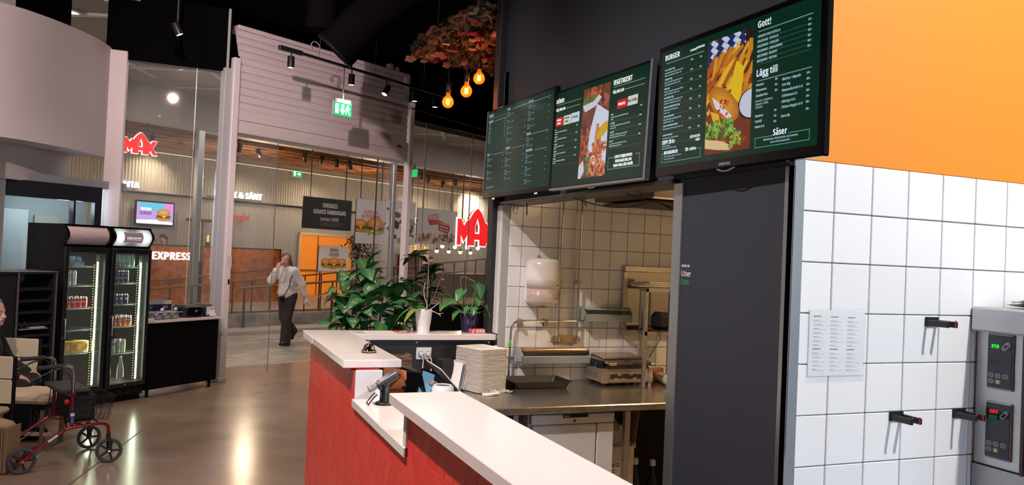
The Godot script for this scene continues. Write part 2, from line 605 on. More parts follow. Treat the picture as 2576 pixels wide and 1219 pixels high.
	# lamps on the ceiling over the counter and the tiled wall
	# [place, aim, colour, strength, half angle, what it lights]
	var lamps := [[Vector3(3.4, 4.8, 0.3), Vector3(3.1, 1.3, -2.43), Color(1, 0.97, 0.95), 18.0, 50.0, "the white tiled wall"], [Vector3(-0.7, 4.75, -3.0), Vector3(0.8, 0.6, -3.6), Color(1, 0.93, 0.9), 21.0, 50.0, "the red counter"], [Vector3(-1.6, 4.75, -6.0), Vector3(-0.6, 0, -7.5), Color(1, 0.88, 0.83), 5.0, 65.0, "the brown floor"], [Vector3(-0.4, 4.75, -5.2), Vector3(2.0, 3.6, -12.2), Color(1, 0.86, 0.85), 26.0, 32.0, "the roller shutter"], [Vector3(-2.0, 4.75, -4.5), Vector3(-1.4, 2.9, -10.0), Color(1, 0.88, 0.86), 14.0, 42.0, "the curved bulkhead"], [Vector3(0.6, 4.75, -4.2), Vector3(1.5, 1.4, -6.2), Color(1, 0.94, 0.88), 5.0, 40.0, "the plants"]]
	for q in lamps:
		var s := thing("ceiling_lamp", "black ceiling lamp above the picture, aimed at " + q[5], "lamp", at(q[0].x, q[0].y, q[0].z, Basis(Quaternion(Vector3.DOWN, (q[1] - q[0]).normalized()))))
		spot_can(s, 0.0)
		obj("stem", cyl(mb(), Vector3(0, 0.08, 0), Vector3(0, 0.2, 0), 0.012, 8), sets.plastic, s)
		lamp_spot("ceiling_lamp_light", q[0] + (q[1] - q[0]).normalized() * 0.09, q[1], q[2], q[3], q[4], 0.06, 0.9)
	lamp_omni("kitchen_lamp_light", Vector3(3.75, 2.7, -3.9), Color(1, 0.84, 0.62), 1.5, 0.15)
	lamp_area("window_daylight_light", aim(Vector3(3.6, 2.45, 6.1), Vector3(0, -0.05, -1)), Vector2(5.6, 3.6), Color(0.86, 0.94, 1.0), 12.5)

	# curved white bulkhead over the left side, with the recessed wall and shop windows under it
	var k := 1.08
	var top := 4.26
	var low := 2.86
	var pl := [Vector2(-4.2, -8.35), Vector2(-3.0, -8.5), Vector2(-2.3, -8.72), Vector2(-1.74, -9.0), Vector2(-1.57, -9.13), Vector2(-1.385, -9.36), Vector2(-1.25, -9.56), Vector2(-1.13, -9.77), Vector2(-1.03, -9.98), Vector2(-0.96, -10.18), Vector2(-0.905, -10.42)]
	var st := mb()
	var back := mb()
	var dark_back := mb()
	for i in pl.size() - 1:
		var a := Vector3(pl[i].x * k, 0, pl[i].y * k)
		var b := Vector3(pl[i + 1].x * k, 0, pl[i + 1].y * k)
		var d := (b - a).normalized()
		var n := Vector3(-d.z, 0, d.x)
		var na := curve_normal(pl, i)
		var nb := curve_normal(pl, i + 1)
		var u := Vector3.UP
		smooth4(st, a + u * low, b + u * low, b + u * top, a + u * top, na, nb, nb, na)
		quad(st, a + u * top, b + u * top, b + u * top - nb * 0.5, a + u * top - na * 0.5, Vector3.UP)
		quad(dark_back, a + u * top - na * 0.5, b + u * top - nb * 0.5, b + u * 5.0 - nb * 0.5, a + u * 5.0 - na * 0.5, na)
		quad(st, a + u * low, b + u * low, b + u * low - nb * 0.45, a + u * low - na * 0.45, Vector3.DOWN)
		var a2 := a - na * 0.42
		var b2 := b - nb * 0.42
		smooth4(back, a2 + u * 2.46, b2 + u * 2.46, b2 + u * 2.9, a2 + u * 2.9, na, nb, nb, na)
		quad(back, a2 + u * 2.46, b2 + u * 2.46, b2 + u * 2.46 - nb * 0.2, a2 + u * 2.46 - na * 0.2, Vector3.DOWN)
	w = struct("wall_left_bulkhead", st, sets.white_paint)
	tag(w, "curved off-white bulkhead over the fridges", "wall")
	struct("recessed_panel", back, mat(rgb(196, 186, 184), 0.6), w)
	struct("dark_recess", dark_back, sets.ceiling, w)
	struct("ceiling_dark_band", lohi(Vector3(-1.05, 4.16, -11.5), Vector3(0.45, 5.0, -11.3)), sets.ceiling)
	tag(get_node("ceiling_dark_band"), "black fascia above the left glazing", "fascia")
	# column at the end of the bulkhead
	w = struct("column", lohi(Vector3(-1.0, 0, -11.42), Vector3(-0.79, 4.24, -11.2), 0.01), sets.white_paint)
	tag(w, "white rectangular column behind the lit drinks fridge", "column")
	w = struct("column_001", lohi(Vector3(-0.045, 0, -0.08), Vector3(0.045, 2.9, 0.08), 0.008), sets.white_paint, null, at(-1.98, 0, -9.72, yaw(48)))
	tag(w, "slim white column at the left edge under the bulkhead", "column")
	# shop windows under the bulkhead
	var dark := mat(rgb(46, 50, 56), 0.4, 0.3)
	for i in 2:
		var win := thing("window_%d" % (i + 1), ["wide dark framed shop window behind the fridges", "dark framed shop window at the far left edge"][i], "window", [at(-1.5, 0, -10.72, yaw(37)), at(-2.35, 0, -9.9, yaw(43))][i])
		win.set_meta("kind", "structure")
		var hw: float = [0.62, 0.36][i]
		var fr := mb()
		bl(fr, Vector3(-hw, 2.28, -0.04), Vector3(hw, 2.47, 0.04), 0.004)
		bl(fr, Vector3(-hw, 0, -0.04), Vector3(-hw + 0.05, 2.28, 0.04), 0.004)
		bl(fr, Vector3(hw - 0.09, 0, -0.04), Vector3(hw, 2.28, 0.04), 0.004)
		bl(fr, Vector3(-hw, 0, -0.04), Vector3(hw, 0.1, 0.04), 0.004)
		if i == 0:
			bl(fr, Vector3(0.26, 0.1, -0.05), Vector3(0.29, 2.28, 0.05), 0.004)
		obj("window_frame", fr, dark, win)
		obj("pane", lohi(Vector3(-hw + 0.05, 0.1, -0.005), Vector3(hw - 0.09, 2.28, 0.005)), sets.glass, win)
	var sh := struct("wall_next_shop", bl(bl(mb(), Vector3(-3.2, 0, -0.9), Vector3(1.0, 2.46, -0.8)), Vector3(-3.2, 2.46, -0.9), Vector3(1.0, 2.56, 0.0)), mat(rgb(150, 156, 158), 0.7), null, at(-1.5, 0, -10.72, yaw(40)))
	tag(sh, "grey interior wall of the neighbouring unit behind the shop window", "wall")
	struct("white_board", lohi(Vector3(-0.62, 0.9, -0.79), Vector3(0.22, 2.16, -0.77), 0.004), mat(rgb(196, 206, 206), 0.5), sh)
	struct("blind", lohi(Vector3(0.3, 1.85, -0.79), Vector3(0.62, 2.1, -0.77), 0.004), mat(rgb(170, 160, 146), 0.6), sh)
	struct("blind_lower", lohi(Vector3(0.3, 1.3, -0.79), Vector3(0.62, 1.82, -0.77), 0.004), mat(rgb(180, 172, 150), 0.6), sh)
	lamp_omni("next_shop_light", Vector3(-1.3, 2.25, -11.0), Color(0.85, 0.95, 1.0), 0.5, 0.2)

func curve_normal(pl: Array, i: int) -> Vector3:
	var a: Vector2 = pl[maxi(i - 1, 0)]
	var b: Vector2 = pl[mini(i + 1, pl.size() - 1)]
	var d := (b - a).normalized()
	return Vector3(-d.y, 0, d.x)

# ---------------------------------------------------------------- shutter, glass and doors to the mall
func shop_front() -> void:
	var w: Node
	# left post with shutter guide
	w = struct("trim_5", bl(bl(mb(), Vector3(-0.17, 0, -0.08), Vector3(-0.055, 4.2, 0.03), 0.006), Vector3(-0.14, 4.2, -0.02), Vector3(-0.11, 5.0, 0.01), 0.003), mat(rgb(178, 184, 188), 0.45), null, MALL)
	tag(w, "pale grey glazing post with a thin conduit left of the shutter", "post")
	w = struct("trim_6", bl(bl(mb(), Vector3(-0.06, 0, -0.06), Vector3(0.04, 4.36, 0.06), 0.008), Vector3(-0.075, 0, -0.065), Vector3(0.05, 0.05, 0.065), 0.004), sets.white_frame, null, MALL)
	tag(w, "white shutter guide post left of the mall entrance", "post")
	obj("sticker", lohi(Vector3(-0.02, 1.52, 0.061), Vector3(0.045, 1.68, 0.062)), mat(rgb(208, 200, 204), 0.4), w)
	obj("key_switch", lohi(Vector3(0.0, 1.3, 0.06), Vector3(0.025, 1.37, 0.066), 0.002), sets.black, w)
	w = struct("trim_7", lohi(Vector3(3.29, 0, -0.06), Vector3(3.385, 4.36, 0.06), 0.008), sets.white_frame, null, MALL)
	tag(w, "white shutter guide post right of the mall entrance", "post")
	# roller shutter, drawn up
	var sh := thing("roller_shutter", "white roller shutter drawn up over the mall entrance, its slats showing", "shutter", MALL)
	var white := mat(rgb(214, 204, 208), 0.42)
	obj("lower_beam", lohi(Vector3(0.02, 3.36, -0.1), Vector3(3.3, 3.53, 0.02), 0.006), white, sh)
	obj("bottom_bar", lohi(Vector3(0.05, 3.53, -0.04), Vector3(3.28, 3.67, 0.035), 0.006), white, sh)
	var slat := PackedVector2Array()
	for q in [[0.0, -0.01], [0.012, -0.01], [0.02, 0.012], [0.022, 0.04], [0.017, 0.068], [0.004, 0.09], [-0.008, 0.097], [0.0, 0.06]]:
		slat.append(Vector2(q[0], q[1]))
	var sm: Mesh = ext(mb(), slat, 3.2).commit()
	for i in 7:
		piece("slat", i, sm, white, sh, Transform3D(Basis(Vector3.BACK, Vector3.UP, Vector3.LEFT), Vector3(3.255, 3.685 + 0.104 * i, 0.0)))
	for i in 4:
		piece("slat", i + 7, sm, white, sh, Transform3D(Basis(Vector3.BACK, Vector3.UP, Vector3.LEFT) * Basis(Vector3.BACK, 0.25), Vector3(3.26, 4.42 + 0.1 * i, -0.05 - 0.03 * i)))
	obj("top_housing", lohi(Vector3(0.08, 4.8, -0.42), Vector3(3.45, 4.86, -0.1), 0.01), white, sh)
	obj("end_plate", lohi(Vector3(3.3, 4.38, -0.4), Vector3(3.42, 4.8, -0.1), 0.01), white, sh)
	obj("motor", bl(bl(mb(), Vector3(3.0, 4.86, -0.3), Vector3(3.1, 4.98, -0.2), 0.01), Vector3(3.14, 4.86, -0.3), Vector3(3.23, 4.95, -0.2), 0.01), white, sh)
	obj("badge", bx(mb(), Vector3(3.08, 3.585, 0.036), Vector3(0.11, 0.045, 0.004), 0.002), mat(rgb(120, 96, 104), 0.4), sh)
	# black fascia over the glass
	w = struct("trim_8", bl(bl(mb(), Vector3(3.39, 4.08, -0.4), Vector3(8.4, 5.0, -0.02)), Vector3(-0.2, 4.3, -0.52), Vector3(3.4, 5.0, -0.45)), sets.ceiling, null, MALL)
	tag(w, "black fascia over the glazed front beside the shutter", "fascia")
	w = struct("cable_run", tube(mb(), [Vector3(3.4, 4.26, 0.0), Vector3(4.3, 4.235, 0.0), Vector3(5.2, 4.2, 0.0), Vector3(5.8, 4.19, 0.0)], 0.006, 6), mat(rgb(150, 140, 140), 0.5), null, MALL)
	tag(w, "thin pale cable along the black fascia", "cable")
	# glass
	var g := thing("window_3", "tall frameless glass front right of the mall entrance", "window", MALL)
	g.set_meta("kind", "structure")
	var xs := [3.39, 3.74, 4.97, 6.2, 7.4]
	for i in 4:
		obj("pane", lohi(Vector3(xs[i] + 0.004, 0.02, -0.014), Vector3(xs[i + 1] - 0.004, 4.08, -0.002)), sets.glass, g)
		obj("glass_joint", lohi(Vector3(xs[i + 1] - 0.006, 0.02, -0.016), Vector3(xs[i + 1] + 0.006, 4.08, 0.0)), mat(rgb(150, 140, 136), 0.3), g)
	var gl := thing("window_4", "tall glass front between white column and shutter post", "window", Transform3D(Basis(), Vector3(-0.79, 0, -11.34)))
	gl.set_meta("kind", "structure")
	for i in 2:
		obj("pane", lohi(Vector3([0.0, 0.83][i], 0.02, -0.006), Vector3([0.822, 1.17][i], 4.26, 0.006)), sets.glass, gl)
	obj("glass_joint", lohi(Vector3(0.822, 0.02, -0.007), Vector3(0.83, 4.26, 0.007)), mat(rgb(190, 196, 196), 0.2), gl)
	# sliding glass doors, open
	var d := thing("door_1", "open sliding glass door leaf with silver stile at the right shutter post", "door", MALL)
	d.set_meta("kind", "structure")
	obj("stile", lohi(Vector3(3.2, 0.01, -0.26), Vector3(3.285, 3.36, -0.2), 0.004), sets.alu, d)
	obj("pane", lohi(Vector3(2.86, 0.02, -0.236), Vector3(3.2, 3.36, -0.224)), sets.glass, d)
	obj("edge_seal", lohi(Vector3(2.85, 0.02, -0.24), Vector3(2.862, 3.36, -0.22)), sets.rubber, d)
	d = thing("door_2", "open sliding glass door leaf at the left shutter post", "door", MALL)
	d.set_meta("kind", "structure")
	obj("pane", lohi(Vector3(0.06, 0.02, -0.236), Vector3(0.9, 3.36, -0.224)), sets.glass, d)
	obj("edge_seal", lohi(Vector3(0.9, 0.02, -0.236), Vector3(0.904, 3.36, -0.224)), mat(rgb(150, 140, 132), 0.4), d)

# ---------------------------------------------------------------- the mall between the two restaurants
func mall_shell() -> void:
	var w: Node
	w = struct("floor_mall", lohi(Vector3(-9, 0.0, -16), Vector3(22, 0.003, -0.9)), sets.grout, null, MALL)
	tag(w, "pale stone tiled floor of the mall outside the entrance", "floor")
	var i := 0
	for a in 3:
		for b in 9:
			var s0 := 0.0 + b * 0.9 + (0.45 if a % 2 else 0.0)
			piece("floor_tile", i, sets.get_or_add("ft", box(Vector3(0.893, 0.012, 1.19), 0.002).commit()), sets.mall_floor if (i * 7) % 3 else sets.mall_floor2, w, at(s0, 0.0035, -1.55 - a * 1.2))
			i += 1
	struct("floor_slab", lohi(Vector3(-9, 0.0, -4.55), Vector3(-0.46, 0.009, -0.95)), sets.mall_floor, w)
	struct("floor_slab", lohi(Vector3(8.1, 0.0, -4.55), Vector3(22, 0.009, -0.95)), sets.mall_floor, w)
	w = struct("trim_9", lohi(Vector3(-9, 0, -6.2), Vector3(22, 0.085, -4.6), 0.01), mat(rgb(168, 156, 140), 0.7), null, MALL)
	tag(w, "low stone kerb along the foot of the burger bar's ramp", "kerb")
	w = struct("ceiling_mall", lohi(Vector3(-9, 4.92, -5.8), Vector3(22, 4.98, -0.55)), mat(rgb(150, 146, 142), 0.8), null, MALL)
	tag(w, "grey mall ceiling with pale diagonal struts and round lights", "ceiling")
	for j in 9:
		var s := -4.0 + j * 2.0
		struct("strut", bx(mb(), Vector3(s, 4.9, -2.8), Vector3(0.09, 0.04, 6.2), 0.004, yaw(38)), mat(rgb(206, 202, 198), 0.6), w)
		struct("strut", bx(mb(), Vector3(s + 1.0, 4.9, -2.8), Vector3(0.09, 0.04, 6.2), 0.004, yaw(-50)), mat(rgb(196, 192, 188), 0.6), w)
	w = struct("wall_mall_end", lohi(Vector3(-9.2, 0, -16), Vector3(-9, 5, -0.4)), mat(rgb(180, 176, 172), 0.7), null, MALL)
	tag(w, "pale end wall of the mall passage, left", "wall")
	w = struct("wall_mall_end", lohi(Vector3(22, 0, -16), Vector3(22.2, 5, -0.4)), mat(rgb(180, 176, 172), 0.7), null, MALL)
	tag(w, "pale end wall of the mall passage, right", "wall")
	w = struct("wall_mall_side", lohi(Vector3(8.4, 0, -0.4), Vector3(22, 5, -0.2)), mat(rgb(180, 176, 172), 0.7), null, MALL)
	tag(w, "closed side wall of the mall passage behind the kitchen", "wall")
	w = struct("wall_mall_side", lohi(Vector3(-9, 0, -0.5), Vector3(-2.6, 5, -0.3)), mat(rgb(180, 176, 172), 0.7), null, MALL)
	tag(w, "closed side wall of the mall passage beyond the next unit", "wall")
	w = struct("wall_bulkhead", lohi(Vector3(-9, 4.2, -6.1), Vector3(22, 4.92, -5.76), 0.006), mat(rgb(176, 168, 164), 0.6), null, MALL)
	tag(w, "pale plaster bulkhead over the burger bar's open front", "wall")
	# ceiling lights
	for q in [[-1.4, 1.9, 0.16], [1.9, 2.4, 0.09], [6.7, 2.4, 0.16]]:
		var dl := thing("ceiling_downlight", ["round recessed ceiling light in the mall, above the left glass", "small recessed downlight in the mall ceiling near the shutter", "round recessed light in the mall ceiling right of the shutter"][0 if q[0] < 0 else (1 if q[0] < 3 else 2)], "light", M(q[0], 4.905, q[1]))
		obj("ring", lathe(mb(), [Vector2(q[2], 0.012), Vector2(q[2] + 0.03, 0.012), Vector2(q[2] + 0.035, -0.012), Vector2(q[2], -0.016), Vector2(q[2], 0.012)], 24), sets.white_frame, dl)
		obj("lamp_disc", lathe(mb(), [Vector2(0, 0.0), Vector2(q[2], 0.0), Vector2(q[2], 0.008), Vector2(0, 0.008)], 24), glow(Color(1, 0.98, 0.95), 3.0), dl)
	var gd := thing("grid_light", "oval ceiling light behind a metal grid in the mall ceiling", "light", M(-1.05, 4.885, 3.3))
	obj("lamp_panel", bx(mb(), Vector3(0, 0.015, 0), Vector3(0.8, 0.01, 0.3), 0.004), glow(Color(1, 0.98, 0.96), 3.0), gd)
	for j in 14:
		piece("grid_bar", j, sets.get_or_add("gb", box(Vector3(0.012, 0.02, 0.34)).commit()), mat(rgb(150, 150, 150), 0.5), gd, at(-0.4 + j * 0.062, -0.016, 0))
	gd = thing("grid_light", "bright ceiling light panel in the mall seen right of the shutter", "light", M(4.55, 4.885, 3.0))
	obj("lamp_panel", bx(mb(), Vector3.ZERO, Vector3(0.9, 0.01, 0.3), 0.004), glow(Color(1, 0.98, 0.96), 3.0), gd)
	for s in [-5.0, 0.6, 6.0, 12.0]:
		lamp_area("mall_ceiling_light", Transform3D(MALL.basis * Basis(Vector3.RIGHT, -PI / 2), MALL * Vector3(s, 4.84, -2.8)), Vector2(3.6, 1.6), Color(1, 0.95, 0.91), 9.5)


# ---------------------------------------------------------------- printed pictures and screens
func picture(w: int, h: int, c: Color) -> Image:
	var im := Image.create(w, h, false, Image.FORMAT_RGB8)
	im.fill(c)
	return im

func oval(im: Image, cx: float, cy: float, rx: float, ry: float, c: Color, jit := 0.06, turn := 0.0, c2 := Color(0, 0, 0, 0)) -> void:
	var m := maxf(rx, ry)
	var ca := cos(turn)
	var sa := sin(turn)
	for y in range(maxi(0, int(cy - m)), mini(im.get_height(), int(cy + m) + 1)):
		for x in range(maxi(0, int(cx - m)), mini(im.get_width(), int(cx + m) + 1)):
			var dx := x - cx
			var dy := y - cy
			var u := (dx * ca + dy * sa) / rx
			var v := (-dx * sa + dy * ca) / ry
			var d := u * u + v * v
			if d <= 1.0:
				var k := c if c2.a == 0 else c.lerp(c2, clampf(d, 0, 1))
				var j := rng.randf_range(-jit, jit)
				im.set_pixel(x, y, Color(k.r + j, k.g + j, k.b + j * 0.7))

func poly(im: Image, pts: PackedVector2Array, c: Color, jit := 0.0) -> void:
	var lo := pts[0]
	var hi := pts[0]
	for p in pts:
		lo = lo.min(p)
		hi = hi.max(p)
	for y in range(maxi(0, int(lo.y)), mini(im.get_height(), int(hi.y) + 1)):
		var xs := []
		for i in pts.size():
			var a := pts[i]
			var b := pts[(i + 1) % pts.size()]
			var yy := y + 0.5
			if (a.y <= yy) != (b.y <= yy):
				xs.append(a.x + (yy - a.y) / (b.y - a.y) * (b.x - a.x))
		xs.sort()
		for i in range(0, xs.size() - 1, 2):
			for x in range(maxi(0, int(xs[i])), mini(im.get_width(), int(xs[i + 1]) + 1)):
				var j := rng.randf_range(-jit, jit)
				im.set_pixel(x, y, Color(c.r + j, c.g + j, c.b + j))

func stick(im: Image, a: Vector2, b: Vector2, w: float, c: Color, jit := 0.05) -> void:
	var n := (b - a).normalized().orthogonal() * w
	poly(im, PackedVector2Array([a + n, b + n, b - n, a - n]), c, jit)

func crumbs(im: Image, x0: float, y0: float, x1: float, y1: float, n: int, rmin: float, rmax: float, cols: Array) -> void:
	for i in n:
		var c: Color = cols[rng.randi() % cols.size()]
		oval(im, rng.randf_range(x0, x1), rng.randf_range(y0, y1), rng.randf_range(rmin, rmax), rng.randf_range(rmin, rmax) * 0.6, c, 0.07, rng.randf_range(0, 3.1))

func zigzag(im: Image, x0: float, y: float, x1: float, c: Color, step := 6.0) -> void:
	var x := x0
	var up := true
	while x < x1:
		stick(im, Vector2(x, y + (0.0 if up else step * 0.6)), Vector2(x + step, y + (step * 0.6 if up else 0.0)), 0.9, c, 0)
		up = not up
		x += step

func burger(im: Image, cx: float, cy: float, w: float) -> void:
	var u := w / 100.0
	oval(im, cx, cy + 26 * u, 48 * u, 16 * u, rgb(196, 130, 62), 0.05)
	crumbs(im, cx - 46 * u, cy + 8 * u, cx + 46 * u, cy + 22 * u, int(40), 4 * u, 9 * u, [rgb(90, 140, 40), rgb(130, 170, 60), rgb(70, 110, 36)])
	oval(im, cx, cy + 10 * u, 48 * u, 11 * u, rgb(92, 52, 30), 0.09)
	poly(im, PackedVector2Array([Vector2(cx - 46 * u, cy + 2 * u), Vector2(cx + 46 * u, cy + 2 * u), Vector2(cx + 20 * u, cy + 8 * u), Vector2(cx + 4 * u, cy + 22 * u), Vector2(cx - 14 * u, cy + 8 * u)]), rgb(242, 190, 50), 0.03)
	crumbs(im, cx - 40 * u, cy - 4 * u, cx + 40 * u, cy + 2 * u, 14, 4 * u, 9 * u, [rgb(200, 60, 44), rgb(222, 90, 60), rgb(120, 160, 60)])
	oval(im, cx, cy - 14 * u, 46 * u, 22 * u, rgb(226, 158, 84), 0.04, 0.0, rgb(186, 112, 48))

func screen_tex(im: Image) -> ImageTexture:
	return ImageTexture.create_from_image(im)

func lit_picture(im: Image, e: float, rough := 0.15) -> StandardMaterial3D:
	var m := StandardMaterial3D.new()
	m.albedo_color = Color(0.02, 0.02, 0.02)
	m.roughness = rough
	m.emission_enabled = true
	m.emission = Color.WHITE
	m.emission_operator = BaseMaterial3D.EMISSION_OP_MULTIPLY
	m.emission_texture = screen_tex(im)
	m.emission_energy_multiplier = e
	return m

func print_mat(im: Image, rough := 0.5) -> StandardMaterial3D:
	var m := StandardMaterial3D.new()
	m.albedo_texture = screen_tex(im)
	m.roughness = rough
	return m

# flat picture w by h centred on the origin, facing +z
func flat(w: float, h: float) -> SurfaceTool:
	var st := mb()
	card(st, Vector3(-w / 2, h / 2, 0), Vector3(w / 2, h / 2, 0), Vector3(w / 2, -h / 2, 0), Vector3(-w / 2, -h / 2, 0))
	return st


# ---------------------------------------------------------------- the burger bar across the mall
func neon_logo(root: Node3D, w: float) -> void:
	var left := P2([0, 0, 0, .43, .08, .43, .16, .31, .235, .41, .285, .4, .33, .47, .41, .565, .5, .63, .5, .47, .44, .33, .44, .2, .5, .2, .5, .1, .43, .1, .43, 0, .26, 0, .26, .18, .165, .06, .085, .18, .085, 0])
	var right := P2([.5, .63, .59, .565, .665, .47, .7, .4, .755, .385, .8, .31, .875, .42, 1.0, .42, .875, .215, 1.02, 0, .9, 0, .81, .135, .735, 0, .575, 0, .575, .1, .5, .1, .5, .2, .565, .2, .565, .33, .5, .47])
	var sc := Transform3D(Basis.from_scale(Vector3(w, w, 1)), Vector3(-w / 2, 0, 0))
	var wh := mb()
	var rd := mb()
	for p in [left, right]:
		ext(rd, p, 0.05, sc)
		for q in Geometry2D.offset_polygon(p, 0.022, Geometry2D.JOIN_MITER):
			ext(wh, q, 0.03, sc)
	obj("neon_outline", wh, glow(Color(1, 0.93, 0.93), 1.2), root)
	obj("neon_letters", rd, glow(Color(0.95, 0.06, 0.1), 0.85), root)
	var back := mb()
	for p in [left, right]:
		ext(back, p, 0.08, sc * at(0, 0, -0.085))
	obj("letter_backs", back, mat(rgb(150, 20, 24), 0.5), root)

func poster(called: String, label: String, w: float, h: float, im: Image, xf: Transform3D, rods := true, cat := "poster") -> Node3D:
	var p := thing(called, label, cat, xf)
	obj("board", box(Vector3(w, h, 0.03), 0.003, Vector3(0, 0, -0.017)), sets.plastic, p)
	obj("print", flat(w - 0.01, h - 0.01), print_mat(im), p)
	if rods:
		for s in [-0.36, 0.36]:
			obj("hanging_tube", cyl(mb(), Vector3(s * w, h / 2, -0.017), Vector3(s * w, 4.2 - xf.origin.y, -0.017), 0.014, 8), sets.plastic, p)
	return p

func burger_bar() -> void:
	var w: Node
	w = struct("floor_burger_bar", lohi(Vector3(-9, 0.0, -16), Vector3(22, 0.4, -5.62)), sets.mall_floor, null, MALL)
	tag(w, "raised pale floor of the burger bar", "floor")
	w = struct("wall_ramp", lohi(Vector3(-9, 0.08, -5.62), Vector3(22, 0.36, -5.3), 0.01), sets.concrete, null, MALL)
	tag(w, "low grey concrete wall below the burger bar's railing", "wall")
	w = struct("wall_corrugated", corrugated(-4.0, 20.0, 0.4, 4.6, 0.085, 0.022), mat(rgb(170, 168, 166), 0.4, 0.5), null, MALL * at(0, 0, -10.5))
	tag(w, "silver corrugated metal back wall of the burger bar", "wall")
	struct("backing_wall", lohi(Vector3(-9.2, 0, -0.3), Vector3(22.2, 5, -0.1)), sets.black, w)
	struct("upper_band", corrugated(-4.0, 20.0, 3.1, 4.6, 0.085, 0.022), mat(rgb(176, 172, 166), 0.4, 0.5), w, at(0, 0, 0.16))
	struct("band_edge", lohi(Vector3(-4, 3.07, 0.0), Vector3(20, 3.1, 0.19), 0.003), sets.plastic, w)
	struct("plinth", lohi(Vector3(-4, 0.4, 0.02), Vector3(20, 0.66, 0.06), 0.004), mat(rgb(120, 108, 98), 0.6), w)
	w = struct("ceiling_burger_bar", lohi(Vector3(-9, 4.62, -16), Vector3(22, 4.7, -6.1)), sets.black, null, MALL)
	tag(w, "dark ceiling of the burger bar hung with wooden boards", "ceiling")
	for i in 7:
		var b := struct("board", lohi(Vector3(-8, 4.17 + 0.012 * i, -6.75 - i * 0.62), Vector3(21, 4.42, -6.7 - i * 0.62), 0.004), sets.wood, w)
	for s in [-8.9, 21.8]:
		w = struct("wall_burger_bar_end", lohi(Vector3(s - 0.1, 0.4, -11.0), Vector3(s + 0.1, 4.7, -6.1)), mat(rgb(90, 80, 74), 0.7), null, MALL)
		tag(w, "dark end wall of the burger bar", "wall")
	w = struct("trim_10", lohi(Vector3(2.89, 0.36, -5.86), Vector3(3.03, 4.2, -5.72), 0.01), sets.alu, null, MALL)
	tag(w, "slim silver post at the burger bar's front beside the marble panel", "post")
	# railings
	var rail := mat(rgb(112, 72, 46), 0.45)
	var iron := mat(rgb(44, 38, 36), 0.5)
	var r := thing("balustrade", "long brown balustrade with thin dark uprights on the ramp wall", "railing", MALL)
	var up := func(s: float): return 1.02 + (s - 3.4) * 0.083
	obj("top_rail", bar_between(Vector3(-3, up.call(-3.0), -5.45), Vector3(12.5, up.call(12.5), -5.45), 0.05, 0.035), rail, r)
	obj("bottom_rail", bar_between(Vector3(-3, 0.37, -5.45), Vector3(12.5, 0.42, -5.45), 0.05, 0.03), rail, r)
	var i := 0
	for k in 33:
		var s := -2.9 + 0.47 * k
		piece("upright", k, bar_between(Vector3(s, 0.36, -5.45), Vector3(s, up.call(s) - 0.01, -5.45), 0.022, 0.03).commit(), iron, r, Transform3D())
	r = thing("handrail", "curved brown handrail on three dark posts before the ramp", "railing", MALL)
	obj("rail", tube(mb(), [Vector3(3.6, 0.74, -5.2), Vector3(3.6, 0.84, -5.2), Vector3(3.65, 0.9, -5.2), Vector3(3.75, 0.925, -5.2), Vector3(10.8, 1.36, -5.2)], 0.024, 10), rail, r)
	for s in [3.8, 6.17, 8.54]:
		obj("post", tube(mb(), [Vector3(s, 0.085, -5.2), Vector3(s, 0.8 + (s - 3.8) * 0.061, -5.2), Vector3(s, 0.91 + (s - 3.8) * 0.061, -5.2)], 0.033, 10, 0.014), iron, r)
	r = thing("wall_rail", "thin handrail fixed along the marble panels", "railing", MALL)
	obj("rail", tube(mb(), [Vector3(2.6, 0.88, -7.86), Vector3(6.75, 1.29, -7.86)], 0.022, 8), rail, r)
	for s in [3.2, 4.1, 5.2, 6.3]:
		obj("bracket", ball(mb(), Vector3(s, 0.9 + (s - 2.6) * 0.099 - 0.05, -7.9), Vector3(0.03, 0.03, 0.05), 8), sets.alu, r)
	# marble fronted counters
	var a := thing("marble_counter", "orange brown marble counter front lettered EXPRESS", "counter", M(0, 0, 8))
	obj("panel", lohi(Vector3(2.6, 0.4, -0.04), Vector3(4.22, 1.75, 0.0), 0.004), sets.marble, a)
	obj("edge", bl(bl(mb(), Vector3(2.58, 1.75, -0.06), Vector3(4.24, 1.775, 0.01)), Vector3(4.22, 0.4, -0.06), Vector3(4.245, 1.775, 0.01)), iron, a)
	obj("body", lohi(Vector3(2.6, 0.4, -0.7), Vector3(4.22, 1.4, -0.04)), iron, a)
	var st := mb()
	line(st, "EXPRESS", 0.17, at(3.69, 1.51, 0.012), "bold", 1, 1.0, 0.03)
	obj("lettering", st, glow(Color(0.95, 0.96, 1), 1.6), a)
	a = thing("marble_counter", "large orange marble counter front beyond the walking woman", "counter", M(0, 0, 8))
	obj("panel", lohi(Vector3(4.5, 0.4, -0.04), Vector3(6.7, 1.75, 0.0), 0.004), sets.marble, a)
	obj("edge", bl(bl(mb(), Vector3(4.48, 1.75, -0.06), Vector3(6.72, 1.775, 0.01)), Vector3(6.7, 0.4, -0.06), Vector3(6.725, 1.775, 0.01)), iron, a)
	obj("body", lohi(Vector3(4.5, 0.4, -0.7), Vector3(6.7, 1.4, -0.04)), iron, a)
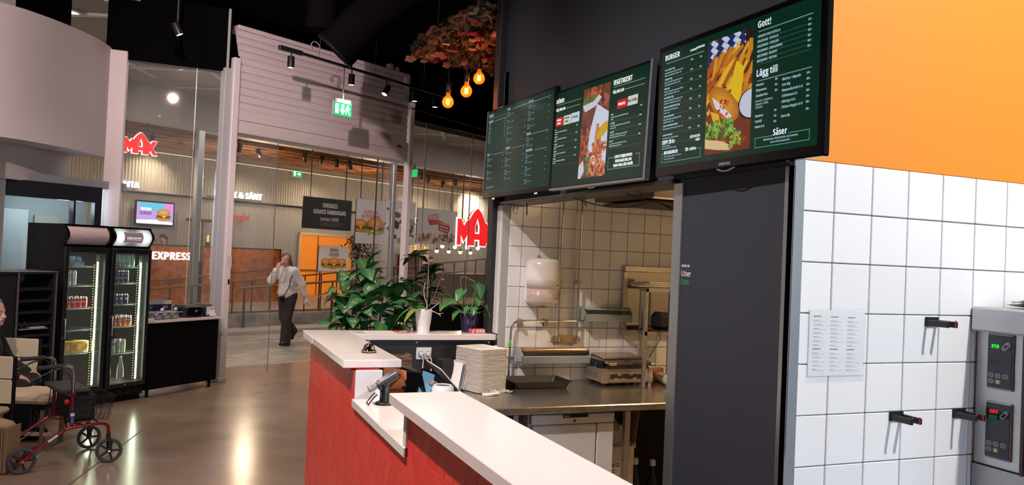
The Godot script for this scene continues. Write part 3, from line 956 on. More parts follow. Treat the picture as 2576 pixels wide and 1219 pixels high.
	# hanging signs
	for q in [[1.76, 3.56, 5.95, 0.66, "small red neon sign of three letters hung at the far left of the burger bar"], [12.15, 2.13, 5.9, 1.78, "large red neon sign of three letters behind the plant shelf"]]:
		var n := thing("neon_sign", q[4], "sign", M(q[0], q[1], q[2]))
		neon_logo(n, q[3])
		if q[0] < 5:
			for s in [-0.27, 0.17]:
				obj("hanging_rod", cyl(mb(), Vector3(s, 0.3, -0.05), Vector3(s, 0.66, -0.05), 0.02, 8), iron, n)
		else:
			for s in [-0.6, 0.6]:
				obj("hanging_rod", cyl(mb(), Vector3(s, 0.3, -0.05), Vector3(s, 2.07, -0.05), 0.02, 8), iron, n)
	for q in [["HÄMTA", 3.99, 3.24, 0.15, "white lit letters HÄMTA on the corrugated band", 10.3], ["DRYCK & SÅNT", 7.62, 3.24, 0.17, "white lit letters DRYCK & SÅNT on the corrugated band", 10.3], ["AC", 14.05, 2.98, 0.2, "white lit letters AC seen through the glass right of the shutter", 10.3]]:
		var n := thing("wall_lettering", q[4], "sign", M(q[1], q[2], q[5] - 0.01))
		st = mb()
		line(st, q[0], q[3], at(0, 0, 0.03), "bold", 2, 0.92, 0.04)
		obj("lettering", st, glow(Color(0.96, 0.97, 1), 1.5), n)
		var wide: float = q[0].length() * q[3] * 0.85
		obj("back_rail", lohi(Vector3(-wide, -q[3] * 0.6, -0.01), Vector3(0.02, -q[3] * 0.5, 0.02), 0.002), iron, n)
	# posters
	var im := picture(384, 192, rgb(34, 34, 36))
	for k in 3:
		stick(im, Vector2(130, 152 + k * 9), Vector2(330 - k * 20, 154 + k * 9), 1.2, rgb(110, 108, 106), 0.1)
	var p := poster("hanging_sign", "black hanging board with white Swedish slogan about the tastiest hamburgers", 1.5, 0.76, im, M(6.46, 2.69, 5.85), true, "sign")
	st = mb()
	line(st, "SVERIGES", 0.1, at(0.06, 0.2, 0.001), "bold", 1, 0.72)
	line(st, "GODASTE HAMBURGARE", 0.1, at(0.06, 0.04, 0.001), "bold", 1, 0.62)
	line(st, "(sedan 1968)", 0.085, at(0.06, -0.13, 0.001), "serif italic", 1, 0.8)
	obj("lettering", st, mat(rgb(214, 208, 204), 0.6), p)
	im = picture(192, 240, rgb(206, 198, 200))
	im.fill_rect(Rect2i(0, 120, 192, 60), rgb(120, 78, 50))
	burger(im, 130, 140, 120)
	burger(im, 30, 140, 90)
	crumbs(im, 70, 160, 150, 190, 20, 4, 9, [rgb(120, 160, 60), rgb(210, 220, 160)])
	p = poster("hanging_poster", "tall pale hanging poster of burgers with two red lines of lettering", 1.0, 1.16, im, M(7.9, 2.59, 5.9), true)
	st = mb()
	line(st, "ALLTID GODA.", 0.085, at(0.02, 0.24, 0.001), "bold", 1, 0.62)
	line(st, "ALLTID PÅ MENYN.", 0.085, at(0.02, 0.13, 0.001), "bold", 1, 0.6)
	obj("lettering", st, mat(rgb(176, 24, 40), 0.6), p)
	im = picture(160, 200, rgb(210, 206, 202))
	for k in 26:
		oval(im, rng.randf_range(10, 150), rng.randf_range(40, 190), rng.randf_range(8, 26), rng.randf_range(6, 16), [rgb(60, 58, 58), rgb(150, 146, 144), rgb(226, 224, 220), rgb(96, 92, 90)][k % 4], 0.1, k)
	p = poster("hanging_poster", "black and white hanging poster of vegetables behind the right shutter post", 1.15, 1.16, im, M(9.02, 2.64, 5.95), true)
	im = picture(240, 140, rgb(190, 186, 186))
	poly(im, PackedVector2Array([Vector2(66, 22), Vector2(120, 18), Vector2(124, 60), Vector2(72, 66), Vector2(62, 44)]), rgb(172, 28, 40))
	poly(im, PackedVector2Array([Vector2(126, 42), Vector2(190, 58), Vector2(196, 76), Vector2(184, 96), Vector2(128, 84)]), rgb(150, 26, 38))
	crumbs(im, 10, 104, 230, 130, 60, 5, 14, [rgb(120, 70, 50), rgb(180, 150, 130), rgb(90, 60, 50), rgb(160, 110, 70)])
	p = poster("hanging_poster", "wide grey hanging poster with red speech banners beside the large neon sign", 1.66, 0.98, im, M(10.44, 2.6, 5.9), true)
	st = mb()
	line(st, "MUMS", 0.14, at(-0.18, 0.26, 0.001), "bold", 1, 0.6)
	for k in 3:
		line(st, ["Nu dricker vi", "Det på scenen", "på våra rester"][k], 0.05, at(0.28, 0.1 - k * 0.09, 0.001, Basis(Vector3.BACK, -0.12)), "bold", 1, 0.7)
	obj("lettering", st, mat(rgb(214, 196, 196), 0.6), p)
	im = picture(192, 128, rgb(206, 196, 188))
	for k in 3:
		burger(im, [46.0, 96.0, 146.0][k], 84, [64.0, 76.0, 64.0][k])
	p = poster("standing_poster", "pale poster of three chicken burgers on the ramp railing", 0.94, 0.62, im, M(6.5, 1.6, 5.6), false)
	obj("stand_leg", bl(bl(mb(), Vector3(-0.4, -1.24, -0.03), Vector3(-0.37, -0.28, -0.01)), Vector3(0.37, -1.24, -0.03), Vector3(0.4, -0.28, -0.01)), iron, p)
	st = mb()
	line(st, "GRAND", 0.085, at(0, 0.21, 0.001), "bold", 1, 0.62)
	line(st, "CHICKEN", 0.085, at(0, 0.1, 0.001), "bold", 1, 0.6)
	obj("lettering", st, mat(rgb(40, 30, 30), 0.6), p)
	# screen on the corrugated wall
	im = picture(192, 108, rgb(190, 150, 220))
	oval(im, 90, 6, 80, 34, rgb(90, 190, 220), 0.02)
	oval(im, 180, 10, 40, 30, rgb(224, 130, 214), 0.02)
	poly(im, PackedVector2Array([Vector2(0, 108), Vector2(0, 90), Vector2(120, 84), Vector2(192, 96), Vector2(192, 108)]), rgb(240, 244, 252), 0.02)
	burger(im, 140, 58, 80)
	p = thing("wall_screen", "wall screen with a burger advert on a pink and blue sky, on corrugated metal", "screen", M(4.47, 2.56, 10.3))
	obj("casing", box(Vector3(1.06, 0.63, 0.06), 0.008, Vector3(0, 0, -0.035)), sets.gloss_black, p)
	obj("display", flat(0.98, 0.55), lit_picture(im, 1.3), p, at(0, 0, 0.001))
	st = mb()
	line(st, "UNICORN", 0.07, at(-0.25, 0.1, 0.002), "bold", 1, 0.62)
	obj("lettering_white", st, glow(Color(0.95, 0.95, 1), 1.3), p)
	st = mb()
	line(st, "BURGER", 0.085, at(-0.25, -0.005, 0.002), "bold", 1, 0.66)
	obj("lettering", st, mat(rgb(40, 16, 60), 0.5), p)
	# lit shelf column, door, tiled corner
	p = thing("lit_column", "narrow lit cream display column beside the wall screen", "display", M(5.62, 2.02, 10.2))
	obj("frame", bl(bl(bl(mb(), Vector3(-0.14, -1.6, -0.1), Vector3(-0.1, 0.4, 0.05)), Vector3(0.1, -1.6, -0.1), Vector3(0.14, 0.4, 0.05)), Vector3(-0.3, 0.4, -0.1), Vector3(0.4, 0.48, 0.05), 0.01), iron, p)
	obj("light_panel", box(Vector3(0.2, 1.98, 0.06), 0.004, Vector3(0, -0.6, -0.04)), glow(Color(1, 0.84, 0.6), 0.8), p)
	p = thing("doorway", "glowing orange kitchen door left of the small olive tree", "door", M(10.1, 0.4, 10.38))
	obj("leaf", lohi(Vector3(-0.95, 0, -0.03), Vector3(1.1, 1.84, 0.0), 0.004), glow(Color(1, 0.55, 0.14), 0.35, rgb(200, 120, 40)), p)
	obj("frame", bl(bl(mb(), Vector3(-1.02, 0, -0.03), Vector3(-0.95, 1.92, 0.04)), Vector3(-1.02, 1.84, -0.03), Vector3(1.2, 1.92, 0.04)), mat(rgb(200, 180, 160), 0.4), p)
	obj("rail_bar", bl(bl(mb(), Vector3(-0.95, 0.72, 0.0), Vector3(1.1, 0.78, 0.02)), Vector3(-0.3, 0, 0.0), Vector3(-0.27, 1.84, 0.02)), mat(rgb(150, 84, 30), 0.5), p)
	p = thing("herringbone_wall", "cream herringbone tiled wall end seen behind the orchid", "wall", M(13.9, 0.4, 10.1))
	obj("backing", lohi(Vector3(-0.62, 0, -0.1), Vector3(0.66, 1.72, 0.0)), mat(rgb(120, 108, 96), 0.8), p)
	st = mb()
	for c in 9:
		for k in 22:
			var d := 1.0 if c % 2 == 0 else -1.0
			bx(st, Vector3(-0.55 + c * 0.14, 0.05 + k * 0.078, 0.006), Vector3(0.17, 0.048, 0.012), 0.003, Basis(Vector3.BACK, d * 0.78))
	var hb := obj("tile", st, mat(rgb(224, 208, 184), 0.25), p)
	hb.set_meta("kind", "stuff")
	p = thing("partition", "dark red brown seating partition with a faint slogan", "partition", M(11.1, 0.4, 7.6))
	obj("panel", lohi(Vector3(-0.5, 0, -0.06), Vector3(0.55, 1.35, 0.0), 0.006), mat(rgb(104, 52, 42), 0.5), p)
	st = mb()
	line(st, "MADE IN", 0.08, at(0.1, 0.86, 0.002), "bold", 1, 0.7)
	line(st, "MARKELSE", 0.08, at(0.1, 0.74, 0.002), "bold", 1, 0.7)
	obj("lettering", st, mat(rgb(196, 160, 150), 0.6), p)
	p = thing("bar_table", "long pale bar table edge behind the anthurium", "table", M(13.6, 0.4, 8.0))
	obj("tabletop", lohi(Vector3(-1.5, 0.78, -0.5), Vector3(2.6, 0.82, 0.0), 0.006), mat(rgb(236, 222, 208), 0.4), p)
	obj("body", lohi(Vector3(-1.4, 0, -0.45), Vector3(2.5, 0.78, -0.05), 0.006), mat(rgb(120, 100, 88), 0.6), p)
	# pendant globes
	for k in 8:
		var row := k / 4
		var g := thing("globe_lamp", "", "lamp", M([10.9, 11.45, 12.0, 12.5][k % 4] + row * 0.95, [2.06, 1.92][row], [6.1, 7.2][row]), "row of small globe lamps in the burger bar")
		g.set_meta("label", "%s white globe lamp from the left in the %s row under the large neon sign" % [nth(k % 4), ["upper", "lower"][row]])
		obj("cord", cyl(mb(), Vector3(0, 0.07, 0), Vector3(0, 2.1, 0), 0.006, 5), iron, g)
		obj("cap", lathe(mb(), [Vector2(0, 0.1), Vector2(0.03, 0.09), Vector2(0.05, 0.04), Vector2(0.045, 0.02)], 12), iron, g)
		obj("globe", ball(mb(), Vector3.ZERO, Vector3.ONE * 0.06, 12), glow(Color(1, 0.9, 0.78), 5.0), g)
	for q in [[4.75, 1.95, 8.25, "first"], [5.0, 1.9, 8.25, "second"], [5.2, 1.97, 8.25, "third"], [10.1, 1.98, 6.4, "left"], [10.5, 1.95, 6.4, "right"]]:
		var g := thing("filament_lamp", "", "lamp", M(q[0], q[1], q[2]), "tall filament lamps in the burger bar")
		g.set_meta("label", "%s tall amber filament lamp %s" % [q[3], "standing on the large marble counter" if q[0] < 6 else "hanging before the herringbone tiles"])
		if q[0] < 6:
			obj("base", cyl(mb(), Vector3(0, 1.776 - q[1], 0), Vector3(0, -0.07, 0), 0.05, 10), iron, g)
		else:
			obj("cord", cyl(mb(), Vector3(0, 0.1, 0), Vector3(0, 2.2, 0), 0.006, 5), iron, g)
		obj("filament", lathe(mb(), [Vector2(0, -0.1), Vector2(0.022, -0.08), Vector2(0.022, 0.08), Vector2(0, 0.1)], 8), glow(Color(1, 0.5, 0.14), 3.0), g)
	# neon script
	p = thing("neon_script", "dim red neon handwriting on the corrugated wall above the marble counter", "sign", M(6.9, 2.62, 10.3))
	st = mb()
	line(st, "smörgåst", 0.16, at(0, 0, 0, Basis(Vector3.BACK, 0.08)), "serif italic", 1, 0.8, 0.015)
	obj("lettering", st, glow(Color(0.7, 0.08, 0.08), 0.3), p)
	# exit signs
	p = thing("small_exit_sign", "small green exit sign with white arrow high on the corrugated wall", "sign", M(8.82, 4.06, 10.25))
	obj("casing", box(Vector3(0.36, 0.2, 0.05), 0.004, Vector3(0, 0, -0.03)), sets.white_frame, p)
	obj("face", box(Vector3(0.33, 0.17, 0.006), 0.002), glow(Color(0.0, 0.62, 0.34), 1.2), p)
	st = ext(mb(), P2([-0.01, -0.015, 0.06, -0.015, 0.06, -0.05, 0.12, 0.0, 0.06, 0.05, 0.06, 0.015, -0.01, 0.015]), 0.002, at(0, 0, 0.004))
	bl(st, Vector3(-0.13, -0.06, 0.004), Vector3(-0.07, 0.06, 0.006))
	obj("symbol", st, glow(Color(0.95, 1, 0.97), 1.6), p)
	p = thing("end_on_exit_sign", "green exit sign seen almost edge-on below the bulkhead", "sign", M(9.12, 3.98, 5.6, 70))
	obj("casing", box(Vector3(0.3, 0.2, 0.05), 0.004), glow(Color(0.0, 0.72, 0.4), 1.1), p)
	obj("bracket", lohi(Vector3(-0.02, 0.1, -0.01), Vector3(0.02, 0.25, 0.01)), iron, p)
	# ceiling spots
	var lit := glow(Color(1, 0.95, 0.88), 6.0)
	var spots := [[4.2, 4.02, 6.25, 0], [6.0, 4.03, 6.25, 0.25], [6.62, 4.05, 6.4, -0.3], [7.2, 4.05, 6.5, 0.2], [7.55, 4.04, 6.4, 0.55], [5.15, 4.06, 6.9, 0.6], [1.2, 4.03, 6.6, 0.5], [2.5, 4.0, 6.9, 0], [2.1, 3.82, 7.4, 0.7], [10.2, 4.05, 6.4, 0], [10.9, 4.04, 6.8, 0.2], [11.9, 4.03, 6.6, 0.3], [12.2, 4.02, 7.4, 0.1], [4.3, 4.0, 8.3, 0.2]]
	var where := ["left of the small exit sign", "above the left end of the black hanging sign", "above the middle of the black hanging sign", "above the right end of the black hanging sign", "above the tall burger poster", "right of the small exit sign, unlit", "just left of the small neon sign", "right of the small neon sign, lit", "below the small neon sign, turned away", "above the wide grey poster, left", "above the wide grey poster, right", "above the large neon sign, left", "above the large neon sign, set back", "far back near the silver post"]
	for k in spots.size():
		var q: Array = spots[k]
		var s := thing("ceiling_spot", "", "spotlight", M(q[0], q[1], q[2]), "black spotlights under the burger bar's boarded ceiling")
		s.set_meta("label", "small black spotlight under the boarded ceiling " + where[k])
		obj("stem", cyl(mb(), Vector3(0, 0.06, 0), Vector3(0, 0.5, 0), 0.012, 6), iron, s)
		obj("can", lathe(mb(), [Vector2(0, 0.1), Vector2(0.055, 0.1), Vector2(0.055, -0.1), Vector2(0.045, -0.1), Vector2(0.045, 0.0)], 12, Transform3D(Basis(Vector3.BACK, q[3]) * Basis(Vector3.RIGHT, 0.12), Vector3.ZERO)), iron, s)
		if k in [0, 1, 2, 3, 4, 7]:
			obj("lamp_disc", lathe(mb(), [Vector2(0, -0.085), Vector2(0.046, -0.085), Vector2(0.046, -0.08), Vector2(0, -0.08)], 12, Transform3D(Basis(Vector3.BACK, q[3]) * Basis(Vector3.RIGHT, 0.12), Vector3.ZERO)), lit, s)
	# a line of light grazing the corrugated wall, and the bar's lamps
	var ls := thing("strip_light", "long thin strip light along the top of the corrugated wall", "light", M(0, 4.12, 10.16))
	obj("tube", lohi(Vector3(-4, 0, -0.01), Vector3(20, 0.015, 0.01)), glow(Color(1, 0.84, 0.6), 1.0), ls)
	for q in [[4.2, 4.0, 9.6, 4.2, 3.1, 10.4, 2.6], [16.5, 4.0, 9.5, 16.8, 3.4, 10.4, 7.0], [6.6, 3.9, 9.0, 6.8, 2.0, 10.5, 2.2], [9.0, 3.9, 9.0, 9.2, 2.0, 10.5, 2.0], [13.4, 3.9, 8.6, 14.0, 2.0, 10.3, 3.2]]:
		lamp_spot("burger_bar_light", MALL * Vector3(q[0], q[1], -q[2]), MALL * Vector3(q[3], q[4], -q[5]), Color(1, 0.89, 0.74), q[6] * 1.5, 52, 0.06, 1.0)
	for q in [[0.5, 3.3, 8.0, 1.2], [5.2, 3.4, 7.0, 1.7], [9.5, 3.4, 7.6, 1.6], [14.0, 3.4, 7.8, 1.6]]:
		lamp_omni("burger_bar_light", MALL * Vector3(q[0], q[1], -q[2]), Color(1, 0.88, 0.74), q[3] * 1.5, 0.15)

func bar_between(a: Vector3, b: Vector3, wide: float, high: float) -> SurfaceTool:
	var d := b - a
	var z := d.normalized()
	var x := (Vector3.UP if absf(z.y) < 0.9 else Vector3.BACK).cross(z).normalized()
	return bx(mb(), (a + b) * 0.5, Vector3(wide, high, d.length()), 0.004, Basis(x, z.cross(x), z))

# corrugated sheet in the xy plane, ridges upright
func corrugated(x0: float, x1: float, y0: float, y1: float, period: float, amp: float) -> SurfaceTool:
	var st := mb()
	var n := int((x1 - x0) / period) * 6
	for i in n:
		var xa := x0 + (x1 - x0) * i / n
		var xb := x0 + (x1 - x0) * (i + 1) / n
		var fa := TAU * (xa - x0) / period
		var fb := TAU * (xb - x0) / period
		var na := Vector3(-cos(fa) * amp * TAU / period, 0, 1).normalized()
		var nb := Vector3(-cos(fb) * amp * TAU / period, 0, 1).normalized()
		smooth4(st, Vector3(xa, y0, sin(fa) * amp), Vector3(xb, y0, sin(fb) * amp), Vector3(xb, y1, sin(fb) * amp), Vector3(xa, y1, sin(fa) * amp), na, nb, nb, na)
	return st


# ---------------------------------------------------------------- the red service counter
func service_counter() -> void:
	var c := thing("service_counter", "long red service counter clad in slanted boards, with a white till niche", "counter")
	var back := mat(rgb(150, 34, 30), 0.6)
	obj("body", bl(bl(bl(mb(), Vector3(0.852, 0, -5.63), Vector3(0.97, 1.215, -4.07)), Vector3(0.852, 0, -4.07), Vector3(1.04, 1.03, -3.02)), Vector3(0.852, 0, -3.02), Vector3(1.04, 1.215, 0.4)), back, c)
	# boards: rows of slanted planks that change direction from row to row
	var i := 0
	var rest := mb()
	var nrest := 0
	var reds := [sets.red, sets.red2, sets.red3, sets.red]
	for row in 10:
		var y1 := 1.204 - 0.1305 * row
		var y0 := maxf(y1 - 0.1305, 0.0)
		if y1 < 0.02:
			continue
		var lean := 0.068 * (1.0 if row % 2 == 0 else -1.0) * (y1 - y0) / 0.1305
		for k in 64:
			var z0 := -5.66 + 0.096 * k
			var g := 0.0011
			var top := y1 - g * 0.5
			var bot := y0 + g * 0.5
			var zs := [z0 + g, z0 + 0.096 - g, z0 + 0.096 - g - lean, z0 + g - lean]
			var poly2 := PackedVector2Array([Vector2(zs[0], top), Vector2(zs[1], top), Vector2(zs[2], bot), Vector2(zs[3], bot)])
			if (zs[1] < -4.0 or zs[0] > -3.08 or y1 < 1.06) == false:
				if y0 > 1.0:
					continue
			var lo := -5.632
			var clip := Geometry2D.intersect_polygons(poly2, PackedVector2Array([Vector2(lo, 0), Vector2(0.4, 0), Vector2(0.4, 1.206), Vector2(-3.026, 1.206), Vector2(-3.026, 1.028), Vector2(-4.064, 1.028), Vector2(-4.064, 1.206), Vector2(lo, 1.206)]))
			for q in clip:
				if q.size() < 3:
					continue
				var mid := Vector2.ZERO
				for v in q:
					mid += v / q.size()
				var near: bool = mid.x < -1.75 and mid.y > 0.12 + (mid.x + 5.5) * 0.27
				var xf := Transform3D(Basis(Vector3.BACK, Vector3.UP, Vector3.LEFT), Vector3(0.852, 0, 0))
				if near and i < 300:
					piece("board", i, plank(mb(), q).commit(), reds[(k * 3 + row) % 4], c, Transform3D())
					i += 1
				else:
					plank(rest, q)
					nrest += 1
	var r := obj("boards", rest, sets.red, c)
	r.set_meta("kind", "stuff")
	var nm := mat(rgb(226, 226, 230), 0.3)
	obj("niche_end_panel", lohi(Vector3(0.836, 1.03, -4.066), Vector3(0.975, 1.216, -4.05), 0.002), nm, c)
	obj("niche_shelf", lohi(Vector3(0.824, 1.03, -4.066), Vector3(1.24, 1.07, -3.02), 0.003), sets.quartz, c)
	obj("niche_side_panel", lohi(Vector3(0.83, 1.03, -3.06), Vector3(1.0, 1.216, -3.02), 0.002), nm, c)
	# black panel and shelf below the far leg
	obj("far_panel", lohi(Vector3(1.04, 0, -5.46), Vector3(2.1, 1.215, -5.44), 0.002), mat(rgb(38, 36, 40), 0.45), c)
	obj("far_back", lohi(Vector3(1.04, 0, -5.64), Vector3(2.1, 1.215, -5.6)), back, c)
	for s in [1.542, 2.088]:
		obj("screw_cap", cyl(mb(), Vector3(s, 1.2, -5.44), Vector3(s, 1.2, -5.432), 0.007, 8), sets.white_frame, c)
	# tops
	var t := thing("worktop", "white quartz counter top running from the bell corner along the plant shelf", "worktop")
	var corner := ext(mb(), P2([0.785, -5.67, 1.095, -5.67, 1.095, -4.13, 0.785, -4.13]), 0.042, Transform3D(Basis(Vector3.RIGHT, Vector3.BACK, Vector3.DOWN), Vector3(0, 1.26, 0)))
	obj("slab", lohi(Vector3(0.785, 1.218, -5.67), Vector3(1.095, 1.26, -4.13), 0.003), sets.quartz, t)
	obj("far_slab", lohi(Vector3(1.0955, 1.218, -5.67), Vector3(2.132, 1.26, -5.41), 0.003), sets.quartz, t)
	obj("edge_strip", lohi(Vector3(0.781, 1.218, -5.6), Vector3(0.785, 1.26, -5.2), 0.001), sets.white_frame, t)
	t = thing("worktop", "white quartz counter top of the near counter section, close to the viewer", "worktop")
	obj("slab", lohi(Vector3(0.79, 1.218, -3.155), Vector3(1.095, 1.26, 0.4), 0.003), sets.quartz, t)
	# till desk behind the counter
	t = thing("till_desk", "dark lower desk behind the counter under the tablets", "desk")
	obj("top", lohi(Vector3(1.06, 0.95, -5.4), Vector3(1.5, 0.98, -3.3), 0.003), sets.plastic, t)
	obj("panel", lohi(Vector3(1.06, 0, -5.38), Vector3(1.1, 0.95, -3.3)), sets.plastic, t)
	obj("side", lohi(Vector3(1.1, 0, -5.38), Vector3(1.48, 0.95, -5.34)), sets.plastic, t)

# a board of the counter front with bevelled edges, outline in (z, y)
func plank(st: SurfaceTool, q: PackedVector2Array) -> SurfaceTool:
	var inner := Geometry2D.offset_polygon(q, -0.0014, Geometry2D.JOIN_MITER)
	var x0 := 0.852
	var x1 := 0.8408
	var x2 := 0.84
	var n := q.size()
	var f := func(p: Vector2, x: float): return Vector3(x, p.y, p.x)
	for i in n:
		var a := q[i]
		var b := q[(i + 1) % n]
		var e := b - a
		quad(st, f.call(a, x0), f.call(b, x0), f.call(b, x1), f.call(a, x1), Vector3(0, -e.x, e.y) if not Geometry2D.is_polygon_clockwise(q) else Vector3(0, e.x, -e.y))
	if inner.size() == 1 and inner[0].size() == n:
		var best := 0
		for k in n:
			if inner[0][k].distance_to(q[0]) < inner[0][best].distance_to(q[0]):
				best = k
		for i in n:
			quad(st, f.call(q[i], x1), f.call(q[(i + 1) % n], x1), f.call(inner[0][(best + i + 1) % n], x2), f.call(inner[0][(best + i) % n], x2), Vector3.LEFT)
		q = inner[0]
	else:
		x2 = x1
	var idx := Geometry2D.triangulate_polygon(q)
	for i in range(0, idx.size(), 3):
		tri(st, f.call(q[idx[i]], x2), f.call(q[idx[i + 1]], x2), f.call(q[idx[i + 2]], x2), Vector3.LEFT)
	return st

# ---------------------------------------------------------------- the kitchen behind the opening
func kitchen() -> void:
	var t := thing("work_table", "stainless steel work table along the kitchen's tiled wall", "table")
	obj("top", lohi(Vector3(1.52, 0.905, -5.4), Vector3(4.35, 0.915, -4.455), 0.003), sets.steel_top, t)
	obj("front_edge", lohi(Vector3(1.52, 0.872, -4.47), Vector3(4.35, 0.914, -4.45), 0.004), sets.steel_top, t)
	obj("under_shelf", lohi(Vector3(1.52, 0.86, -5.38), Vector3(4.35, 0.9, -4.5)), mat(rgb(60, 58, 56), 0.6), t)
	for s in [1.93, 2.727, 4.2]:
		for z in [-4.52, -5.3]:
			obj("leg", lohi(Vector3(s - 0.02, 0, z - 0.02), Vector3(s + 0.02, 0.86, z + 0.02), 0.003), sets.steel, t)
	# fridge under the table
	var f := thing("undercounter_fridge", "white undercounter fridge below the steel work table", "fridge")
	var enamel := mat(rgb(216, 222, 228), 0.32)
	obj("body", lohi(Vector3(2.03, 0.03, -5.15), Vector3(2.63, 0.855, -4.54), 0.006), enamel, f)
	obj("door", lohi(Vector3(2.045, 0.08, -4.54), Vector3(2.498, 0.785, -4.505), 0.008), enamel, f)
	obj("side_strip", lohi(Vector3(2.504, 0.08, -4.54), Vector3(2.626, 0.785, -4.505), 0.006), enamel, f)
	obj("top_strip", lohi(Vector3(2.035, 0.792, -4.54), Vector3(2.626, 0.855, -4.5), 0.006), enamel, f)
	obj("control_panel", lohi(Vector3(2.25, 0.832, -4.501), Vector3(2.43, 0.853, -4.497), 0.002), sets.gloss_black, f)
	var st := mb()
	line(st, "GRAM", 0.009, at(2.275, 0.843, -4.496), "bold", 1)
	obj("lettering", st, sets.white_frame, f)
	obj("lock", cyl(mb(), Vector3(2.335, 0.812, -4.5), Vector3(2.335, 0.812, -4.494), 0.009, 12), mat(rgb(120, 104, 90), 0.4, 0.6), f)
	# cardboard box with bags
	var b := thing("carton", "open white carton with a printed label beside the undercounter fridge", "box", at(2.76, 0, -4.72))
	var card_m := mat(rgb(206, 196, 182), 0.8)
	var cs := mb()
	bl(cs, Vector3(-0.12, 0.02, 0.1), Vector3(0.085, 0.6, 0.106))
	bl(cs, Vector3(-0.12, 0.02, -0.14), Vector3(0.085, 0.6, -0.134))
	bl(cs, Vector3(-0.126, 0.02, -0.14), Vector3(-0.12, 0.74, 0.106))
	bl(cs, Vector3(0.085, 0.02, -0.14), Vector3(0.091, 0.62, 0.106))
	bl(cs, Vector3(-0.12, 0.01, -0.14), Vector3(0.09, 0.02, 0.106))
	obj("carton_walls", cs, card_m, b)
	obj("open_flap", bx(mb(), Vector3(0.125, 0.62, -0.05), Vector3(0.008, 0.46, 0.22), 0.002, Basis(Vector3.BACK, -0.12)), mat(rgb(150, 122, 94), 0.85), b)
	obj("label_sheet", lohi(Vector3(-0.09, 0.36, 0.107), Vector3(0.06, 0.5, 0.1075)), sets.paper, b)
	st = mb()
	line(st, "5412", 0.026, at(-0.055, 0.48, 0.108), "bold", 1)
	for k in 5:
		bl(st, Vector3(-0.085, 0.445 - k * 0.016, 0.1075), Vector3(-0.05, 0.449 - k * 0.016, 0.108))
	for k in 9:
		bl(st, Vector3(-0.005, 0.385 + k * 0.011, 0.1075), Vector3(0.05, 0.39 + k * 0.011 + (k % 3) * 0.001, 0.108))
	obj("lettering", st, sets.plastic, b)
	obj("plastic_bag", ball(mb(), Vector3(-0.03, 0.62, -0.02), Vector3(0.085, 0.16, 0.09), 14), mat(rgb(188, 186, 176), 0.3), b)
	obj("white_tub", cyl(mb(), Vector3(0.03, 0.55, -0.02), Vector3(0.045, 0.72, -0.02), 0.045, 14), mat(rgb(226, 224, 216), 0.4), b)
	for q in [[2.945, -4.75, 0.44, 0.05, "dark blue detergent bottle on the floor under the work table, beside the carton"], [3.07, -4.72, 0.43, 0.042, "dark bottle with a pale cap under the work table, nearest the pillar"], [3.05, -4.95, 0.5, 0.04, "dark bottle with a silver top behind the pale capped one"]]:
		var d := thing("bottle", q[4], "bottle", at(q[0], 0, q[1]))
		var r: float = q[3]
		var h: float = q[2]
		obj("body", lathe(mb(), [Vector2(0, 0), Vector2(r, 0), Vector2(r, 0), Vector2(r, h * 0.7), Vector2(r * 0.4, h * 0.9), Vector2(r * 0.35, h), Vector2(0, h)], 16), mat(rgb(24, 28, 44), 0.3), d)
		obj("cap", lathe(mb(), [Vector2(0, h), Vector2(r * 0.5, h), Vector2(r * 0.5, h), Vector2(r * 0.45, h + 0.04), Vector2(0, h + 0.04)], 12), sets.white_frame, d)
		obj("label_band", lathe(mb(), [Vector2(r + 0.001, h * 0.2), Vector2(r + 0.001, h * 0.55)], 16), mat(rgb(44, 56, 84), 0.5), d)
	# towel dispenser
	var w := thing("towel_dispenser", "white rounded paper towel dispenser on the kitchen tiles", "dispenser", at(2.445, 1.478, -5.404))
	var shell := mat(rgb(232, 228, 224), 0.2)
	obj("cover", lathe(mb(), [Vector2(0.118, 0.13), Vector2(0.124, 0.13), Vector2(0.13, 0.2), Vector2(0.13, 0.2), Vector2(0.128, 0.3), Vector2(0.12, 0.338), Vector2(0.1, 0.35), Vector2(0, 0.355)], 28, Transform3D(Basis.from_scale(Vector3(1, 1, 0.85)), Vector3(0, 0, 0.1))), shell, w)
	obj("tinted_band", lathe(mb(), [Vector2(0.122, 0.055), Vector2(0.126, 0.13), Vector2(0.118, 0.13)], 28, Transform3D(Basis.from_scale(Vector3(1, 1, 0.85)), Vector3(0, 0, 0.1))), mat(rgb(186, 166, 160), 0.15), w)
	obj("base_cup", lathe(mb(), [Vector2(0, 0.008), Vector2(0.07, 0.01), Vector2(0.108, 0.025), Vector2(0.122, 0.055)], 28, Transform3D(Basis.from_scale(Vector3(1, 1, 0.85)), Vector3(0, 0, 0.1))), shell, w)
	obj("back_plate", lohi(Vector3(-0.11, 0.02, 0.0), Vector3(0.11, 0.34, 0.1), 0.02), shell, w)
	var tooth := mb()
	for k in 6:
		cyl(tooth, Vector3(-0.03 + k * 0.012, 0.012, 0.12), Vector3(-0.03 + k * 0.012, -0.006, 0.12), 0.007, 6, 0.001)
	obj("cutter_teeth", tooth, mat(rgb(140, 132, 126), 0.4), w)
	st = mb()
	bx(st, Vector3(0.075, 0.16, 0.1905), Vector3(0.018, 0.011, 0.004), 0.002, Basis(Vector3.UP, 0.4))
	obj("badge", st, mat(rgb(90, 90, 92), 0.4), w)
	obj("wall_hook", bl(cyl(mb(), Vector3(0, 0.36, 0.0), Vector3(0, 0.36, 0.03), 0.012, 10), Vector3(-0.012, 0.352, 0.0), Vector3(0.012, 0.376, 0.006), 0.002), sets.alu, w)
	# pipes
	var p := thing("water_pipes", "two chrome water pipes running down the kitchen tiles to a tap plate", "pipes", at(0, 0, -5.404))
